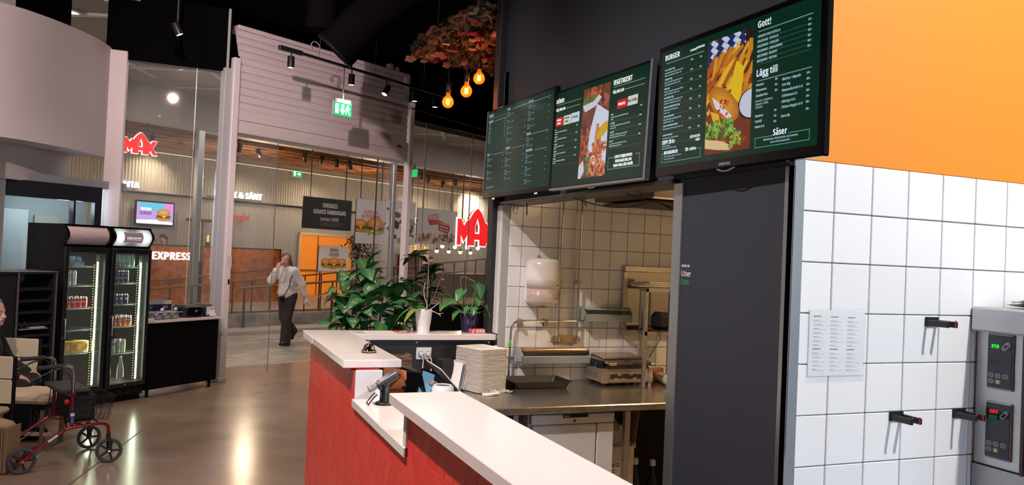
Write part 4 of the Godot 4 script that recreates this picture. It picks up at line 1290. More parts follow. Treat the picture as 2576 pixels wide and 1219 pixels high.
	for s in [[2.608, 0.05], [2.766, 0.05]]:
		obj("pipe", cyl(mb(), Vector3(s[0], 1.245, s[1]), Vector3(s[0], 2.62, s[1]), 0.0085, 10), sets.chrome, p)
		obj("clip", bl(bl(cyl(mb(), Vector3(s[0], 1.66, 0), Vector3(s[0], 1.66, s[1]), 0.008, 8), Vector3(s[0] - 0.016, 1.648, 0.03), Vector3(s[0] + 0.016, 1.672, 0.064), 0.003), Vector3(s[0] - 0.018, 1.645, 0), Vector3(s[0] + 0.018, 1.675, 0.006), 0.002), mat(rgb(190, 184, 178), 0.4), p)
		obj("tap_union", ball(cyl(mb(), Vector3(s[0], 1.228, 0.0), Vector3(s[0], 1.228, 0.06), 0.018, 12), Vector3(s[0], 1.235, 0.052), Vector3(0.022, 0.022, 0.022), 12), sets.chrome, p)
	obj("riser", cyl(mb(), Vector3(2.735, 1.3, 0.03), Vector3(2.735, 2.62, 0.03), 0.0045, 8), sets.chrome, p)
	obj("tap_plate", ext(mb(), P2([2.57, 1.215, 2.59, 1.205, 2.79, 1.205, 2.81, 1.215, 2.81, 1.24, 2.79, 1.257, 2.59, 1.257, 2.57, 1.24]), 0.02), mat(rgb(198, 172, 132), 0.3, 0.7), p)
	p = thing("branch_pipe", "chrome branch pipe bending down beside the tray stack", "pipe", at(0, 0, -5.404))
	obj("pipe", tube(mb(), [Vector3(2.226, 0.95, 0.04), Vector3(2.229, 1.25, 0.04), Vector3(2.233, 1.31, 0.04), Vector3(2.247, 1.345, 0.04), Vector3(2.272, 1.362, 0.04), Vector3(2.3, 1.367, 0.04), Vector3(2.77, 1.367, 0.045)], 0.0085, 10), sets.chrome, p)
	for s in [2.303, 2.508]:
		obj("clip", bl(bl(mb(), Vector3(s - 0.014, 1.325, 0.0), Vector3(s + 0.014, 1.382, 0.02), 0.003), Vector3(s - 0.008, 1.33, 0.02), Vector3(s + 0.012, 1.378, 0.055), 0.003), mat(rgb(170, 150, 124), 0.35, 0.6), p)
	obj("clip_low", bl(mb(), Vector3(2.226, 1.083, 0.0), Vector3(2.258, 1.105, 0.05), 0.003), mat(rgb(120, 116, 114), 0.4, 0.5), p)
	# film dispensers
	var grey := mat(rgb(176, 186, 190), 0.3, 0.3)
	var d1 := thing("film_dispenser", "pale metal film dispenser with a copper lid low on the kitchen tiles", "dispenser", at(2.3, 1.06, -5.404))
	film(d1, 0.56, grey, mat(rgb(176, 120, 84), 0.2, 0.8))
	obj("roll", cyl(mb(), Vector3(0.02, 0.085, 0.055), Vector3(0.54, 0.092, 0.055), 0.026, 12), mat(rgb(196, 170, 140), 0.2, 0.7), d1)
	var d2 := thing("film_dispenser", "grey-green metal film dispenser right of the water pipes", "dispenser", at(2.8, 1.372, -5.404))
	film(d2, 0.41, mat(rgb(164, 178, 172), 0.35, 0.2), mat(rgb(176, 186, 178), 0.4, 0.2))
	obj("pull_cord", tube(mb(), [Vector3(0.08, 0.0, 0.07), Vector3(0.082, -0.05, 0.07), Vector3(0.08, -0.12, 0.07)], 0.002, 5), sets.plastic, d2)
	# steel framed opening on the back wall
	var h := thing("steel_hatch", "stainless steel framed hatch at the right end of the kitchen tiles", "hatch", at(0, 0, -5.404))
	obj("top_rail", lohi(Vector3(3.165, 1.757, 0), Vector3(4.1, 1.803, 0.05), 0.004), sets.steel, h)
	obj("side_rail", lohi(Vector3(3.165, 1.3, 0), Vector3(3.205, 1.757, 0.035), 0.004), sets.steel, h)
	obj("bottom_rail", lohi(Vector3(3.165, 1.265, 0), Vector3(4.1, 1.305, 0.06), 0.004), sets.steel, h)
	obj("dark_gap", lohi(Vector3(3.21, 1.305, 0), Vector3(4.1, 1.335, 0.02), 0.002), mat(rgb(52, 38, 32), 0.6), h)
	obj("inner_ledge", lohi(Vector3(3.215, 1.66, 0), Vector3(4.1, 1.675, 0.03), 0.002), sets.steel, h)
	obj("mirror_sheet", lohi(Vector3(3.206, 1.335, -0.002), Vector3(4.1, 1.757, 0.006)), mat(rgb(176, 170, 164), 0.12, 0.9), h)
	# shelf unit
	var s := thing("steel_shelf_unit", "narrow steel shelf rack standing on the work table beside the pillar", "shelf", at(0, 0, -5.0))
	for q in [[3.13, 0.0], [3.37, 0.0], [3.24, -0.24], [3.5, -0.24]]:
		obj("upright", lohi(Vector3(q[0], 0.915, q[1] - 0.012), Vector3(q[0] + 0.028, 1.648, q[1] + 0.012), 0.003), sets.steel, s)
	for y in [1.3, 1.62]:
		obj("shelf", ext(mb(), P2([3.13, 0.012, 3.4, 0.012, 3.53, -0.26, 3.24, -0.26]), 0.03, Transform3D(Basis(Vector3.RIGHT, Vector3.BACK, Vector3.DOWN), Vector3(0, y + 0.03, 0))), sets.steel, s)
	var cl := thing("folded_cloth", "crumpled white cloth laid on top of the steel shelf rack", "cloth", at(3.27, 1.652, -5.08))
	st = mb()
	for k in 3:
		bx(st, Vector3(0.01 * k, 0.008 + 0.014 * k, 0.0), Vector3(0.34 - 0.03 * k, 0.013, 0.16), 0.006, yaw(-4.0 + 5.0 * k) * Basis(Vector3.BACK, 0.01 * (k - 1)))
	obj("cloth", st, mat(rgb(220, 210, 196), 0.8), cl)
	var bk := thing("black_speaker", "black box appliance on the middle shelf of the steel rack", "appliance", at(3.31, 1.331, -5.06))
	obj("body", box(Vector3(0.13, 0.14, 0.14), 0.035, Vector3(0, 0.07, 0)), sets.plastic, bk)
	obj("base", box(Vector3(0.2, 0.012, 0.16), 0.003, Vector3(-0.03, 0.006, 0)), sets.plastic, bk)
	obj("cord", tube(mb(), [Vector3(-0.05, 0.01, 0.08), Vector3(-0.06, -0.06, 0.09), Vector3(-0.1, -0.2, 0.02)], 0.003, 5), sets.plastic, bk)
	# extraction hood corner
	var hd := thing("kitchen_hood", "dark steel extractor hood corner above the kitchen, beside the pillar", "hood", at(0, 0, -4.6))
	obj("canopy", lohi(Vector3(2.79, 2.262, -0.6), Vector3(4.3, 2.34, 0.2), 0.004), mat(rgb(88, 80, 74), 0.4, 0.6), hd)
	obj("flue", lohi(Vector3(3.3, 2.34, -0.4), Vector3(3.9, 2.95, 0.1), 0.004), sets.steel, hd)
	obj("lower_lip", lohi(Vector3(2.78, 2.25, 0.18), Vector3(4.3, 2.262, 0.21), 0.002), sets.steel, hd)
	obj("filter_panel", lohi(Vector3(2.85, 2.24, -0.58), Vector3(4.28, 2.252, 0.1), 0.002), mat(rgb(70, 48, 38), 0.5, 0.3), hd)
	# hanging cables
	var cab := thing("hanging_cables", "black cables sagging below the menu screens across the opening", "cables")
	obj("cable", tube(mb(), swag([Vector3(2.2, 2.26, -4.62), Vector3(2.24, 2.17, -4.2), Vector3(2.27, 2.14, -3.95), Vector3(2.3, 2.145, -3.75), Vector3(2.3, 2.16, -3.64), Vector3(2.31, 2.13, -3.5), Vector3(2.32, 2.075, -3.3), Vector3(2.33, 2.06, -3.15)]), 0.004, 6), sets.plastic, cab)
	obj("cable", tube(mb(), swag([Vector3(2.2, 2.28, -4.0), Vector3(2.25, 2.22, -3.86), Vector3(2.28, 2.175, -3.7), Vector3(2.3, 2.15, -3.58), Vector3(2.31, 2.09, -3.4), Vector3(2.33, 2.04, -3.28), Vector3(2.33, 2.045, -3.15)]), 0.0035, 6), sets.plastic, cab)
	for q in [[-4.33, 0.1], [-3.665, 0.1]]:
		obj("tie_loop", tube(mb(), [Vector3(2.2, 2.26, q[0]), Vector3(2.24, 2.19, q[0] + 0.01), Vector3(2.25, 2.16, q[0] + 0.03), Vector3(2.24, 2.19, q[0] + 0.04), Vector3(2.2, 2.26, q[0] + 0.03)], 0.0022, 5), sets.plastic, cab)
	obj("loose_end", tube(mb(), [Vector3(2.2, 2.23, -5.1), Vector3(2.2, 2.17, -5.1), Vector3(2.2, 2.13, -5.09)], 0.005, 6), sets.plastic, cab)
	obj("wire_loop", tube(mb(), swag([Vector3(2.2, 2.23, -5.33), Vector3(2.2, 2.16, -5.34), Vector3(2.2, 2.145, -5.3), Vector3(2.2, 2.16, -5.27), Vector3(2.2, 2.23, -5.27)]), 0.002, 5), sets.plastic, cab)

func film(root: Node3D, w: float, m: Material, lid: Material) -> void:
	obj("trough", ext(mb(), P2([0, 0.0, 0.1, 0.0, 0.112, 0.05, 0.108, 0.055, 0.09, 0.006, 0.004, 0.006, 0.004, 0.09, 0, 0.09]), w, Transform3D(Basis(Vector3.BACK, Vector3.UP, Vector3.LEFT), Vector3(w, 0, 0))), m, root)
	for s in [0.0, w - 0.006]:
		obj("end_cheek", ext(mb(), P2([0, -0.005, 0.1, -0.01, 0.118, 0.06, 0.06, 0.105, 0, 0.11]), 0.006, Transform3D(Basis(Vector3.BACK, Vector3.UP, Vector3.LEFT), Vector3(s + 0.006, 0, 0))), m, root)
	obj("lid", bx(mb(), Vector3(w / 2, 0.096, 0.06), Vector3(w - 0.02, 0.006, 0.1), 0.002, Basis(Vector3.RIGHT, 0.12)), lid, root)

func swag(pts: Array) -> Array:
	var c := Curve3D.new()
	for i in pts.size():
		var t: Vector3 = Vector3.ZERO
		if i > 0 and i < pts.size() - 1:
			t = (pts[i + 1] - pts[i - 1]) / 6.0
		c.add_point(pts[i], -t, t)
	var out := []
	var n := pts.size() * 4
	for i in n + 1:
		out.append(c.sample_baked(c.get_baked_length() * i / n, true))
	return out


# ---------------------------------------------------------------- menu screens
func screen_body(label: String, xf: Transform3D, w: float, h: float, side: float, low: float, im: Image, rim: Material) -> Node3D:
	var s := thing("menu_screen", label, "screen", xf)
	obj("casing", box(Vector3(w, h, 0.035), 0.006, Vector3(0, 0, -0.022)), sets.gloss_black, s)
	obj("back_box", box(Vector3(w * 0.6, h * 0.6, 0.03), 0.01, Vector3(0, 0, -0.05)), sets.plastic, s)
	var m := lit_picture(im, 0.85, 0.12)
	obj("display", flat(w - side * 2, h - side - low), m, s, at(0, (low - side) * 0.5, -0.0035))
	if rim:
		obj("rim", bl(bl(mb(), Vector3(w / 2 - 0.012, -h / 2, -0.03), Vector3(w / 2 + 0.003, h / 2, 0.004), 0.002), Vector3(-w / 2, -h / 2 - 0.004, -0.03), Vector3(w / 2, -h / 2 + 0.008, 0.004), 0.002), rim, s)
	return s

func rows_of(st: SurfaceTool, words: Array, x: float, y: float, step: float, cap: float, kind := "regular", z := 0.0, squeeze := 0.8) -> void:
	for k in words.size():
		if words[k] != "":
			line(st, words[k], cap, at(x, y - step * k, z), kind, 0, squeeze, 0.0004)

func menu_screens() -> void:
	var green := rgb(8, 44, 30)
	var ppm := 900.0
	# right screen: burgers
	var w := 1.039
	var h := 0.612
	var im := picture(int(0.985 * ppm), int(0.545 * ppm), green)
	var sw := im.get_width()
	var sh := im.get_height()
	var px := func(x: float, y: float): return Vector2((x / 0.985 + 0.5) * sw, (0.5 - (y - 0.008) / 0.545) * sh)
	var a: Vector2 = px.call(-0.148, 0.25)
	var b: Vector2 = px.call(0.139, -0.239)
	fries_picture(im, a, b)
	var lc := rgb(150, 190, 176)
	zigzag(im, px.call(-0.455, 0.22).x, px.call(0, 0.223).y, px.call(-0.177, 0).x, lc)
	zigzag(im, px.call(0.166, 0).x, px.call(0, 0.223).y, px.call(0.451, 0).x, lc)
	zigzag(im, px.call(0.168, 0).x, px.call(0, 0.026).y, px.call(0.452, 0).x, lc)
	for k in 8:
		hline(im, px.call(-0.459, 0.149 - k * 0.0435), px.call(-0.181, 0.149 - k * 0.0435), rgb(96, 140, 124), 1)
	for k in 6:
		hline(im, px.call(0.167, 0.187 - k * 0.0195), px.call(0.451, 0.187 - k * 0.0195), rgb(96, 140, 124), 1)
	outline(im, px.call(-0.469, -0.2), px.call(-0.18, -0.241), rgb(96, 206, 150), 2)
	outline(im, px.call(0.166, -0.202), px.call(0.453, -0.24), rgb(96, 206, 150), 2)
	im.fill_rect(Rect2i(px.call(-0.45, -0.19), Vector2(0.235 * ppm, 16)), green)
	im.fill_rect(Rect2i(px.call(0.265, -0.19), Vector2(0.085 * ppm, 18)), green)
	var xf := Transform3D(Basis(Vector3.UP, deg_to_rad(-88.3)) * Basis(Vector3.RIGHT, deg_to_rad(0.3)), Vector3(2.05, 2.544, -2.696))
	var s := screen_body("right-hand menu screen with burgers, fries and desserts on dark green", xf, w, h, 0.027, 0.04, im, null)
	var big := mb()
	var small := mb()
	line(big, "BURGER", 0.024, at(-0.459, 0.244, 0), "bold", 0, 0.85)
	line(big, "KOMBO", 0.009, at(-0.27, 0.24, 0), "bold", 0)
	line(big, "BURGARE", 0.009, at(-0.225, 0.243, 0), "bold", 0)
	line(big, "DIPP 20 kr", 0.018, at(-0.462, -0.151, 0), "bold", 0, 0.8)
	line(big, "SÖTPOTATIS", 0.011, at(-0.18, -0.148, 0), "bold", 2, 0.8)
	line(big, "+30kr", 0.011, at(-0.18, -0.164, 0), "bold", 2, 0.8)
	line(big, "MEGABURGER", 0.015, at(-0.445, -0.2, 0), "bold", 0, 0.75)
	line(big, "59:- extra", 0.015, at(-0.208, -0.2, 0), "bold", 2, 0.8)
	line(big, "Gott!", 0.026, at(0.166, 0.246, 0), "bold", 0, 0.85)
	line(big, "Lägg till", 0.026, at(0.168, 0.052, 0), "bold", 0, 0.85)
	line(big, "Såser", 0.024, at(0.307, -0.194, 0), "bold", 1, 0.85)
	var names := ["HOT CHINGO 160g", "CHARLIE 160g", "BBQ 160g", "FAT BURGER 160g", "DUBBEL CHEESEBURGER 160g", "HALLOUMI BURGER", "ENKEL CHEESEBURGER 80g", "CHICKEN BURGER"]
	var first := ["Bröd, picklad rödlök, cheddarost, tomat, stark", "Bröd, sallad, rödlök, fries, jalapeño, karamell", "Bröd, tomat, vegansås, senap, honung, BBQ-sås", "Bröd, picklad rödlök, dubbel cheddarost, bacon", "Dubbel cheddarost, ketchup, pickles", "Bröd, picklad rödlök, Tyresö jalapeño, rödlök", "Bröd, cheddarost, ketchup, pickles, pommes + dip", "Bröd, tomat, senap, majonnäs ketchup"]
	var second := ["BBQ-sås, chipsmajonnäs & pommes + dip.", "sås, cheddarmajonnäs & pommes + dip.", "peppersås, lökringar & pommes + dip.", "chiliröra kött, tryffelmajo & pommes + dip", "pommes + dip.", "tryffelsås & pommes + dip.", "", "pommes + dip."]
	for k in 8:
		var y := 0.199 - k * 0.0435
		line(small, names[k], 0.0078, at(-0.459, y - 0.012, 0), "bold", 0, 0.8)
		line(small, first[k], 0.0062, at(-0.459, y - 0.026, 0), "regular", 0, 0.78)
		line(small, second[k], 0.0062, at(-0.459, y - 0.038, 0), "regular", 0, 0.78)
		line(small, "129:-", 0.0075, at(-0.245, y + 0.0, 0), "bold", 2, 0.9)
		line(small, "99:-", 0.0075, at(-0.183, y + 0.0, 0), "bold", 2, 0.9)
	rows_of(small, ["Chimps, Tryffelmajo,", "Chilimajo, BBQ, Stark BBQ, Cheddar"], -0.462, -0.168, 0.011, 0.0062)
	rows_of(small, ["Make din burgare till Mega och beställ den", "med extra pommes/dryck."], -0.445, -0.217, 0.012, 0.0062)
	rows_of(small, ["CHURROS MED NUTELLA", "MILKSHAKE - NUTELLA", "MILKSHAKE - CHOKLAD", "MILKSHAKE - JORDGUBBAR", "MILKSHAKE - BOUNTY", "MILKSHAKE - PISTAGE"], 0.167, 0.198, 0.0195, 0.0095, "bold")
	for k in 6:
		line(small, "69:-", 0.0085, at(0.452, 0.2 - k * 0.0195, 0), "bold", 2, 0.9)
	rows_of(small, ["Pommes", "Sötpommes", "Cheddarfries"], 0.167, 0.006, 0.0215, 0.0095, "bold")
	rows_of(small, ["49:-", "59:-", "59:-"], 0.272, 0.012, 0.0215, 0.0085, "bold")
	rows_of(small, ["(Pommes, cheddarost,", "jalapeño, rödlök,", "starksås.)"], 0.167, -0.058, 0.0125, 0.0085)
	rows_of(small, ["Mixfries + dippade", "Kött 90g", "Mozzarellasticks 6 st", "Chilicheese 6 st", "Lökringar 6 st", "Chicken Nuggets 6 st"], 0.311, 0.003, 0.0212, 0.0095, "bold")
	for k in 6:
		line(small, "69:-", 0.0085, at(0.453, 0.004 - k * 0.0212, 0), "bold", 2, 0.9)
	rows_of(small, ["Hummus", "Tzatziki", "Dolma 6 st"], 0.167, -0.117, 0.0215, 0.0095, "bold")
	rows_of(small, ["59:-", "59:-", "59:-"], 0.272, -0.108, 0.0215, 0.0085, "bold")
	line(small, "Extra dip", 0.0095, at(0.311, -0.137, 0), "bold", 0, 0.8)
	line(small, "20:-", 0.0085, at(0.453, -0.128, 0), "bold", 2, 0.9)
	line(small, "Mildkebabsås, vitlök kebabsås, stark kebabsås,", 0.0078, at(0.31, -0.216, 0), "regular", 1, 0.8)
	line(small, "harissa chili, bearnaisesås.", 0.0078, at(0.31, -0.229, 0), "regular", 1, 0.8)
	obj("headings", big, glow(rgb(190, 208, 220), 0.75), s)
	obj("menu_lines", small, glow(rgb(140, 170, 182), 0.6), s)
	var lg := mb()
	line(lg, "SAMSUNG", 0.0115, at(-0.013, -0.287, -0.002), "bold", 1, 0.95)
	obj("maker_lettering", lg, mat(rgb(196, 196, 198), 0.3, 0.5), s)
	obj("logo_lip", tube(mb(), swag([Vector3(-0.075, -0.303, -0.012), Vector3(-0.04, -0.315, -0.012), Vector3(0.0, -0.315, -0.012), Vector3(0.045, -0.303, -0.012)]), 0.0035, 6), sets.alu, s)
	obj("wall_bracket", box(Vector3(0.3, 0.2, 0.03), 0.004, Vector3(-0.1, 0, -0.075)), sets.plastic, s)
	# middle screen: kebab
	w = 0.975
	h = 0.6
	im = picture(int(0.945 * ppm), int(0.57 * ppm), green)
	sw = im.get_width()
	sh = im.get_height()
	px = func(x: float, y: float): return Vector2((x / 0.945 + 0.5) * sw, (0.5 - y / 0.57) * sh)
	wrap_picture(im, px.call(-0.164, 0.252), px.call(0.115, -0.256))
	zigzag(im, px.call(-0.472, 0).x, px.call(0, 0.212).y, px.call(-0.195, 0).x, lc)
	zigzag(im, px.call(0.144, 0).x, px.call(0, 0.216).y, px.call(0.428, 0).x, lc)
	hline(im, px.call(-0.37, 0.179), px.call(-0.193, 0.179), rgb(200, 226, 190), 2)
	hline(im, px.call(0.25, 0.187), px.call(0.428, 0.187), rgb(200, 226, 190), 2)
	for q in [[-0.472, 0.133, -0.382, 0.08, 0], [-0.378, 0.135, -0.292, 0.08, 1], [-0.288, 0.138, -0.195, 0.08, 2], [0.191, 0.138, 0.285, 0.09, 0], [0.288, 0.142, 0.378, 0.092, 1]]:
		var p1: Vector2 = px.call(q[0], q[1])
		var p2: Vector2 = px.call(q[2], q[3])
		im.fill_rect(Rect2i(p1, p2 - p1), [rgb(202, 26, 30), rgb(214, 216, 206), rgb(196, 216, 222)][q[4]])
	for k in 5:
		hline(im, px.call(-0.468, 0.02 - k * 0.0435), px.call(-0.2, 0.02 - k * 0.0435), rgb(96, 150, 130), 1)
	for k in 4:
		hline(im, px.call(0.144, 0.028 - k * 0.048), px.call(0.428, 0.028 - k * 0.048), rgb(96, 150, 130), 1)
	outline(im, px.call(0.141, -0.164), px.call(0.428, -0.226), rgb(140, 226, 160), 2)
	im.fill_rect(Rect2i(px.call(0.2, -0.156), Vector2(0.19 * ppm, 14)), green)
	xf = Transform3D(Basis(Vector3.UP, deg_to_rad(-86.4)) * Basis(Vector3.RIGHT, deg_to_rad(-2.1)), Vector3(2.05, 2.543, -3.843))
	s = screen_body("middle menu screen with a kebab wrap photo and a silver rim", xf, w, h, 0.015, 0.015, im, sets.alu)
	big = mb()
	small = mb()
	var dark := mb()
	line(big, "DÖNER", 0.024, at(-0.474, 0.231, 0), "bold", 0, 0.8)
	line(big, "VÄLJ MELLAN", 0.016, at(-0.472, 0.18, 0), "bold", 0, 0.75)
	line(big, "VEGETARISKT", 0.026, at(0.144, 0.236, 0), "bold", 0, 0.75)
	line(big, "VÄLJ MELLAN", 0.016, at(0.145, 0.186, 0), "bold", 0, 0.72)
	line(big, "HÖGREV", 0.011, at(-0.427, 0.116, 0), "bold", 1, 0.8)
	line(big, "DÖNER", 0.011, at(-0.427, 0.096, 0), "bold", 1, 0.8)
	line(big, "FALAFEL", 0.014, at(0.238, 0.113, 0), "bold", 1, 0.85)
	line(dark, "KYCKLING", 0.011, at(-0.335, 0.118, 0), "bold", 1, 0.75)
	line(dark, "DÖNER", 0.011, at(-0.335, 0.097, 0), "bold", 1, 0.8)
	line(dark, "NÖTKEBAB", 0.011, at(-0.241, 0.111, 0), "bold", 1, 0.78)
	line(dark, "HALLOUMI", 0.014, at(0.333, 0.116, 0), "bold", 1, 0.8)
	line(big, "LUNCH ERBJUDANDE:", 0.015, at(0.288, -0.165, 0), "bold", 1, 0.75)
	line(big, "VARDAGAR MELLAN", 0.015, at(0.288, -0.188, 0), "bold", 1, 0.75)
	line(big, "10:00-14:00 LÄSK INGÅR", 0.015, at(0.288, -0.211, 0), "bold", 1, 0.75)
	var heads := ["PITA", "BÖRSEN", "D. WRAP", "TALLRIK", "SALLAD"]
	for k in 5:
		var y := 0.059 - k * 0.0435
		line(small, heads[k], 0.008, at(-0.468, y, 0), "bold", 0, 0.8)
		line(small, ["Stärkpommes, isb, tomat, picklad rödlök, vitlgsmaj", "Pommes-alb, isb, tomat, picklad rödlök, vitlgsmaj", "Tomat, hummus, stärkpommes isb, tomat"][k % 3], 0.0066, at(-0.468, y - 0.014, 0), "regular", 0, 0.7)
		line(small, "pepparoni.", 0.0066, at(-0.468, y - 0.025, 0), "regular", 0, 0.75)
		line(small, "129:-", 0.008, at(-0.2, y + 0.002, 0), "bold", 2, 0.9)
	for k in 4:
		var y := 0.066 - k * 0.048
		line(small, ["PITA", "D. WRAP", "TALLRIK", "SALLAD"][k], 0.009, at(0.144, y, 0), "bold", 0, 0.8)
		line(small, ["Stärkpommes isb, tomat, picklad rödlök, hummus", "Pommes frites, stärkpommes isb, tomat, picklad rödlök", "Pommesalb, isb, stärkpommes, isb, tomat, picklad", "Tomat, hummus, dolma, stärkpommes isb, tomat"][k], 0.0072, at(0.144, y - 0.014, 0), "regular", 0, 0.72)
		line(small, ["och sås.", "hummus och sås.", "rödlök, vitlgsmaj, pepparoni, hummus och sås.", "rödlök, vitlgsmaj, pepparoni och sås."][k], 0.0072, at(0.144, y - 0.026, 0), "regular", 0, 0.72)
		line(small, "119:-", 0.0085, at(0.428, y + 0.012, 0), "bold", 2, 0.9)
	obj("headings", big, glow(rgb(206, 218, 214), 0.78), s)
	obj("menu_lines", small, glow(rgb(140, 176, 172), 0.6), s)
	obj("dark_lettering", dark, mat(rgb(20, 24, 24), 0.5), s)
	obj("logo_lip", tube(mb(), swag([Vector3(-0.06, -0.302, -0.004), Vector3(-0.035, -0.313, -0.004), Vector3(0.01, -0.313, -0.004), Vector3(0.035, -0.302, -0.004)]), 0.004, 6), sets.alu, s)
	obj("wall_bracket", box(Vector3(0.3, 0.2, 0.03), 0.004, Vector3(0, 0, -0.072)), sets.plastic, s)
	# left screen: pizza list
	w = 1.094
	h = 0.654
	im = picture(int(1.06 * ppm), int(0.61 * ppm), rgb(12, 48, 36))
	sw = im.get_width()
	sh = im.get_height()
	px = func(x: float, y: float): return Vector2((x / 1.06 + 0.5) * sw, (0.5 - (y - 0.006) / 0.61) * sh)
	zigzag(im, px.call(-0.505, 0).x, px.call(0, 0.262).y, px.call(-0.2, 0).x, rgb(90, 130, 120), 5.0)
	for q in [[-0.42, 0.236, -0.2], [-0.1, 0.28, 0.138], [0.24, 0.276, 0.479], [-0.08, 0.003, 0.135], [-0.43, -0.01, -0.203], [0.24, 0.063, 0.476], [0.29, -0.048, 0.47]]:
		hline(im, px.call(q[0], q[1]), px.call(q[2], q[1]), rgb(190, 210, 190), 2)
	xf = Transform3D(Basis(Vector3.UP, deg_to_rad(-88.0)) * Basis(Vector3.RIGHT, deg_to_rad(-1.1)), Vector3(2.05, 2.581, -4.987))
	big = mb()
	small = mb()
	line(big, "PIZZOR", 0.022, at(-0.508, 0.28, 0), "bold", 0, 0.75)
	for q in [["KLASSISKA", -0.509, 0.238], ["KEBAB", -0.178, 0.283], ["KÖTTFÄRS", 0.165, 0.28], ["KYCKLING", -0.172, 0.007], ["DELUX", -0.503, -0.007], ["INBAKTA", 0.163, 0.066], ["VEGETARISKA", 0.165, -0.044]]:
		line(big, q[0], 0.016, at(q[1], q[2], 0), "bold", 0, 0.68)
	var cols := [[-0.505, 0.222, 0.017, 9, -0.2, 0], [-0.178, 0.258, 0.056, 1, 0.138, 1], [-0.175, 0.205, 0.042, 4, 0.138, 1], [0.165, 0.255, 0.042, 4, 0.478, 1], [-0.17, -0.018, 0.044, 5, 0.135, 1], [-0.5, -0.032, 0.047, 4, -0.203, 1], [0.163, 0.042, 0.042, 2, 0.476, 1], [0.163, -0.07, 0.042, 5, 0.472, 1]]
	var dish := ["Vesuvio", "Calzone", "Capricciosa", "Hawaii", "Bolognese", "Opera", "Bussola", "Quattro", "Marinara", "Mexicana", "Roma", "Azteka"]
	var with := ["Tomatsås, ost, skinka, champinjoner", "Tomatsås, ost, kebabkött, lök, feferoni, sås", "Tomatsås, ost, oxfilé, tomat, bearnaisesås", "Tomatsås, ost, kyckling, curry, banan"]
	var nth := 0
	for q in cols:
		for k in q[3]:
			var y: float = q[1] - q[2] * k
			line(small, "%d. %s" % [nth % 9 + 1, dish[nth % 12]], 0.0072, at(q[0], y, 0), "bold", 0, 0.75)
			if q[5]:
				line(small, with[nth % 4], 0.006, at(q[0], y - 0.013, 0), "regular", 0, 0.72)
				if nth % 2 and q[2] > 0.041:
					line(small, "isbergssallad, sås.", 0.006, at(q[0], y - 0.024, 0), "regular", 0, 0.72)
			line(small, "129:-", 0.007, at(q[4], y + 0.004, 0), "bold", 2, 0.8)
			hline(im, px.call(q[0], y - (0.031 if q[5] else 0.008)), px.call(q[4], y - (0.031 if q[5] else 0.008)), rgb(52, 92, 78), 1)
			nth += 1
	line(small, "Glutenfri botten + 25 kr", 0.011, at(-0.483, -0.248, 0), "bold", 0, 0.75)
	s = screen_body("left-hand menu screen listing pizzas in three columns, nearest the flower canopy", xf, w, h, 0.017, 0.027, im, null)
	obj("headings", big, glow(rgb(140, 160, 182), 0.5), s)
	obj("menu_lines", small, glow(rgb(100, 130, 142), 0.45), s)
	obj("side_edge", lohi(Vector3(-0.55, -0.326, -0.03), Vector3(-0.544, 0.326, 0.0), 0.001), sets.alu, s)
	obj("wall_bracket", box(Vector3(0.3, 0.2, 0.03), 0.004, Vector3(0.1, 0, -0.073)), sets.plastic, s)
	for q in [[-0.4, -0.345], [-0.375, -0.345], [0.3, -0.335], [0.325, -0.335]]:
		obj("indicator", ball(mb(), Vector3(q[0], -0.332, -0.02), Vector3.ONE * 0.005, 8), glow(Color(1, 1, 1), 1.0), s)

func hline(im: Image, a: Vector2, b: Vector2, c: Color, t: int) -> void:
	im.fill_rect(Rect2i(int(a.x), int(a.y), int(b.x - a.x), t), c)

func outline(im: Image, a: Vector2, b: Vector2, c: Color, t: int) -> void:
	hline(im, a, Vector2(b.x, a.y), c, t)
	hline(im, Vector2(a.x, b.y), b, c, t)
	im.fill_rect(Rect2i(int(a.x), int(a.y), t, int(b.y - a.y)), c)
	im.fill_rect(Rect2i(int(b.x), int(a.y), t, int(b.y - a.y) + t), c)

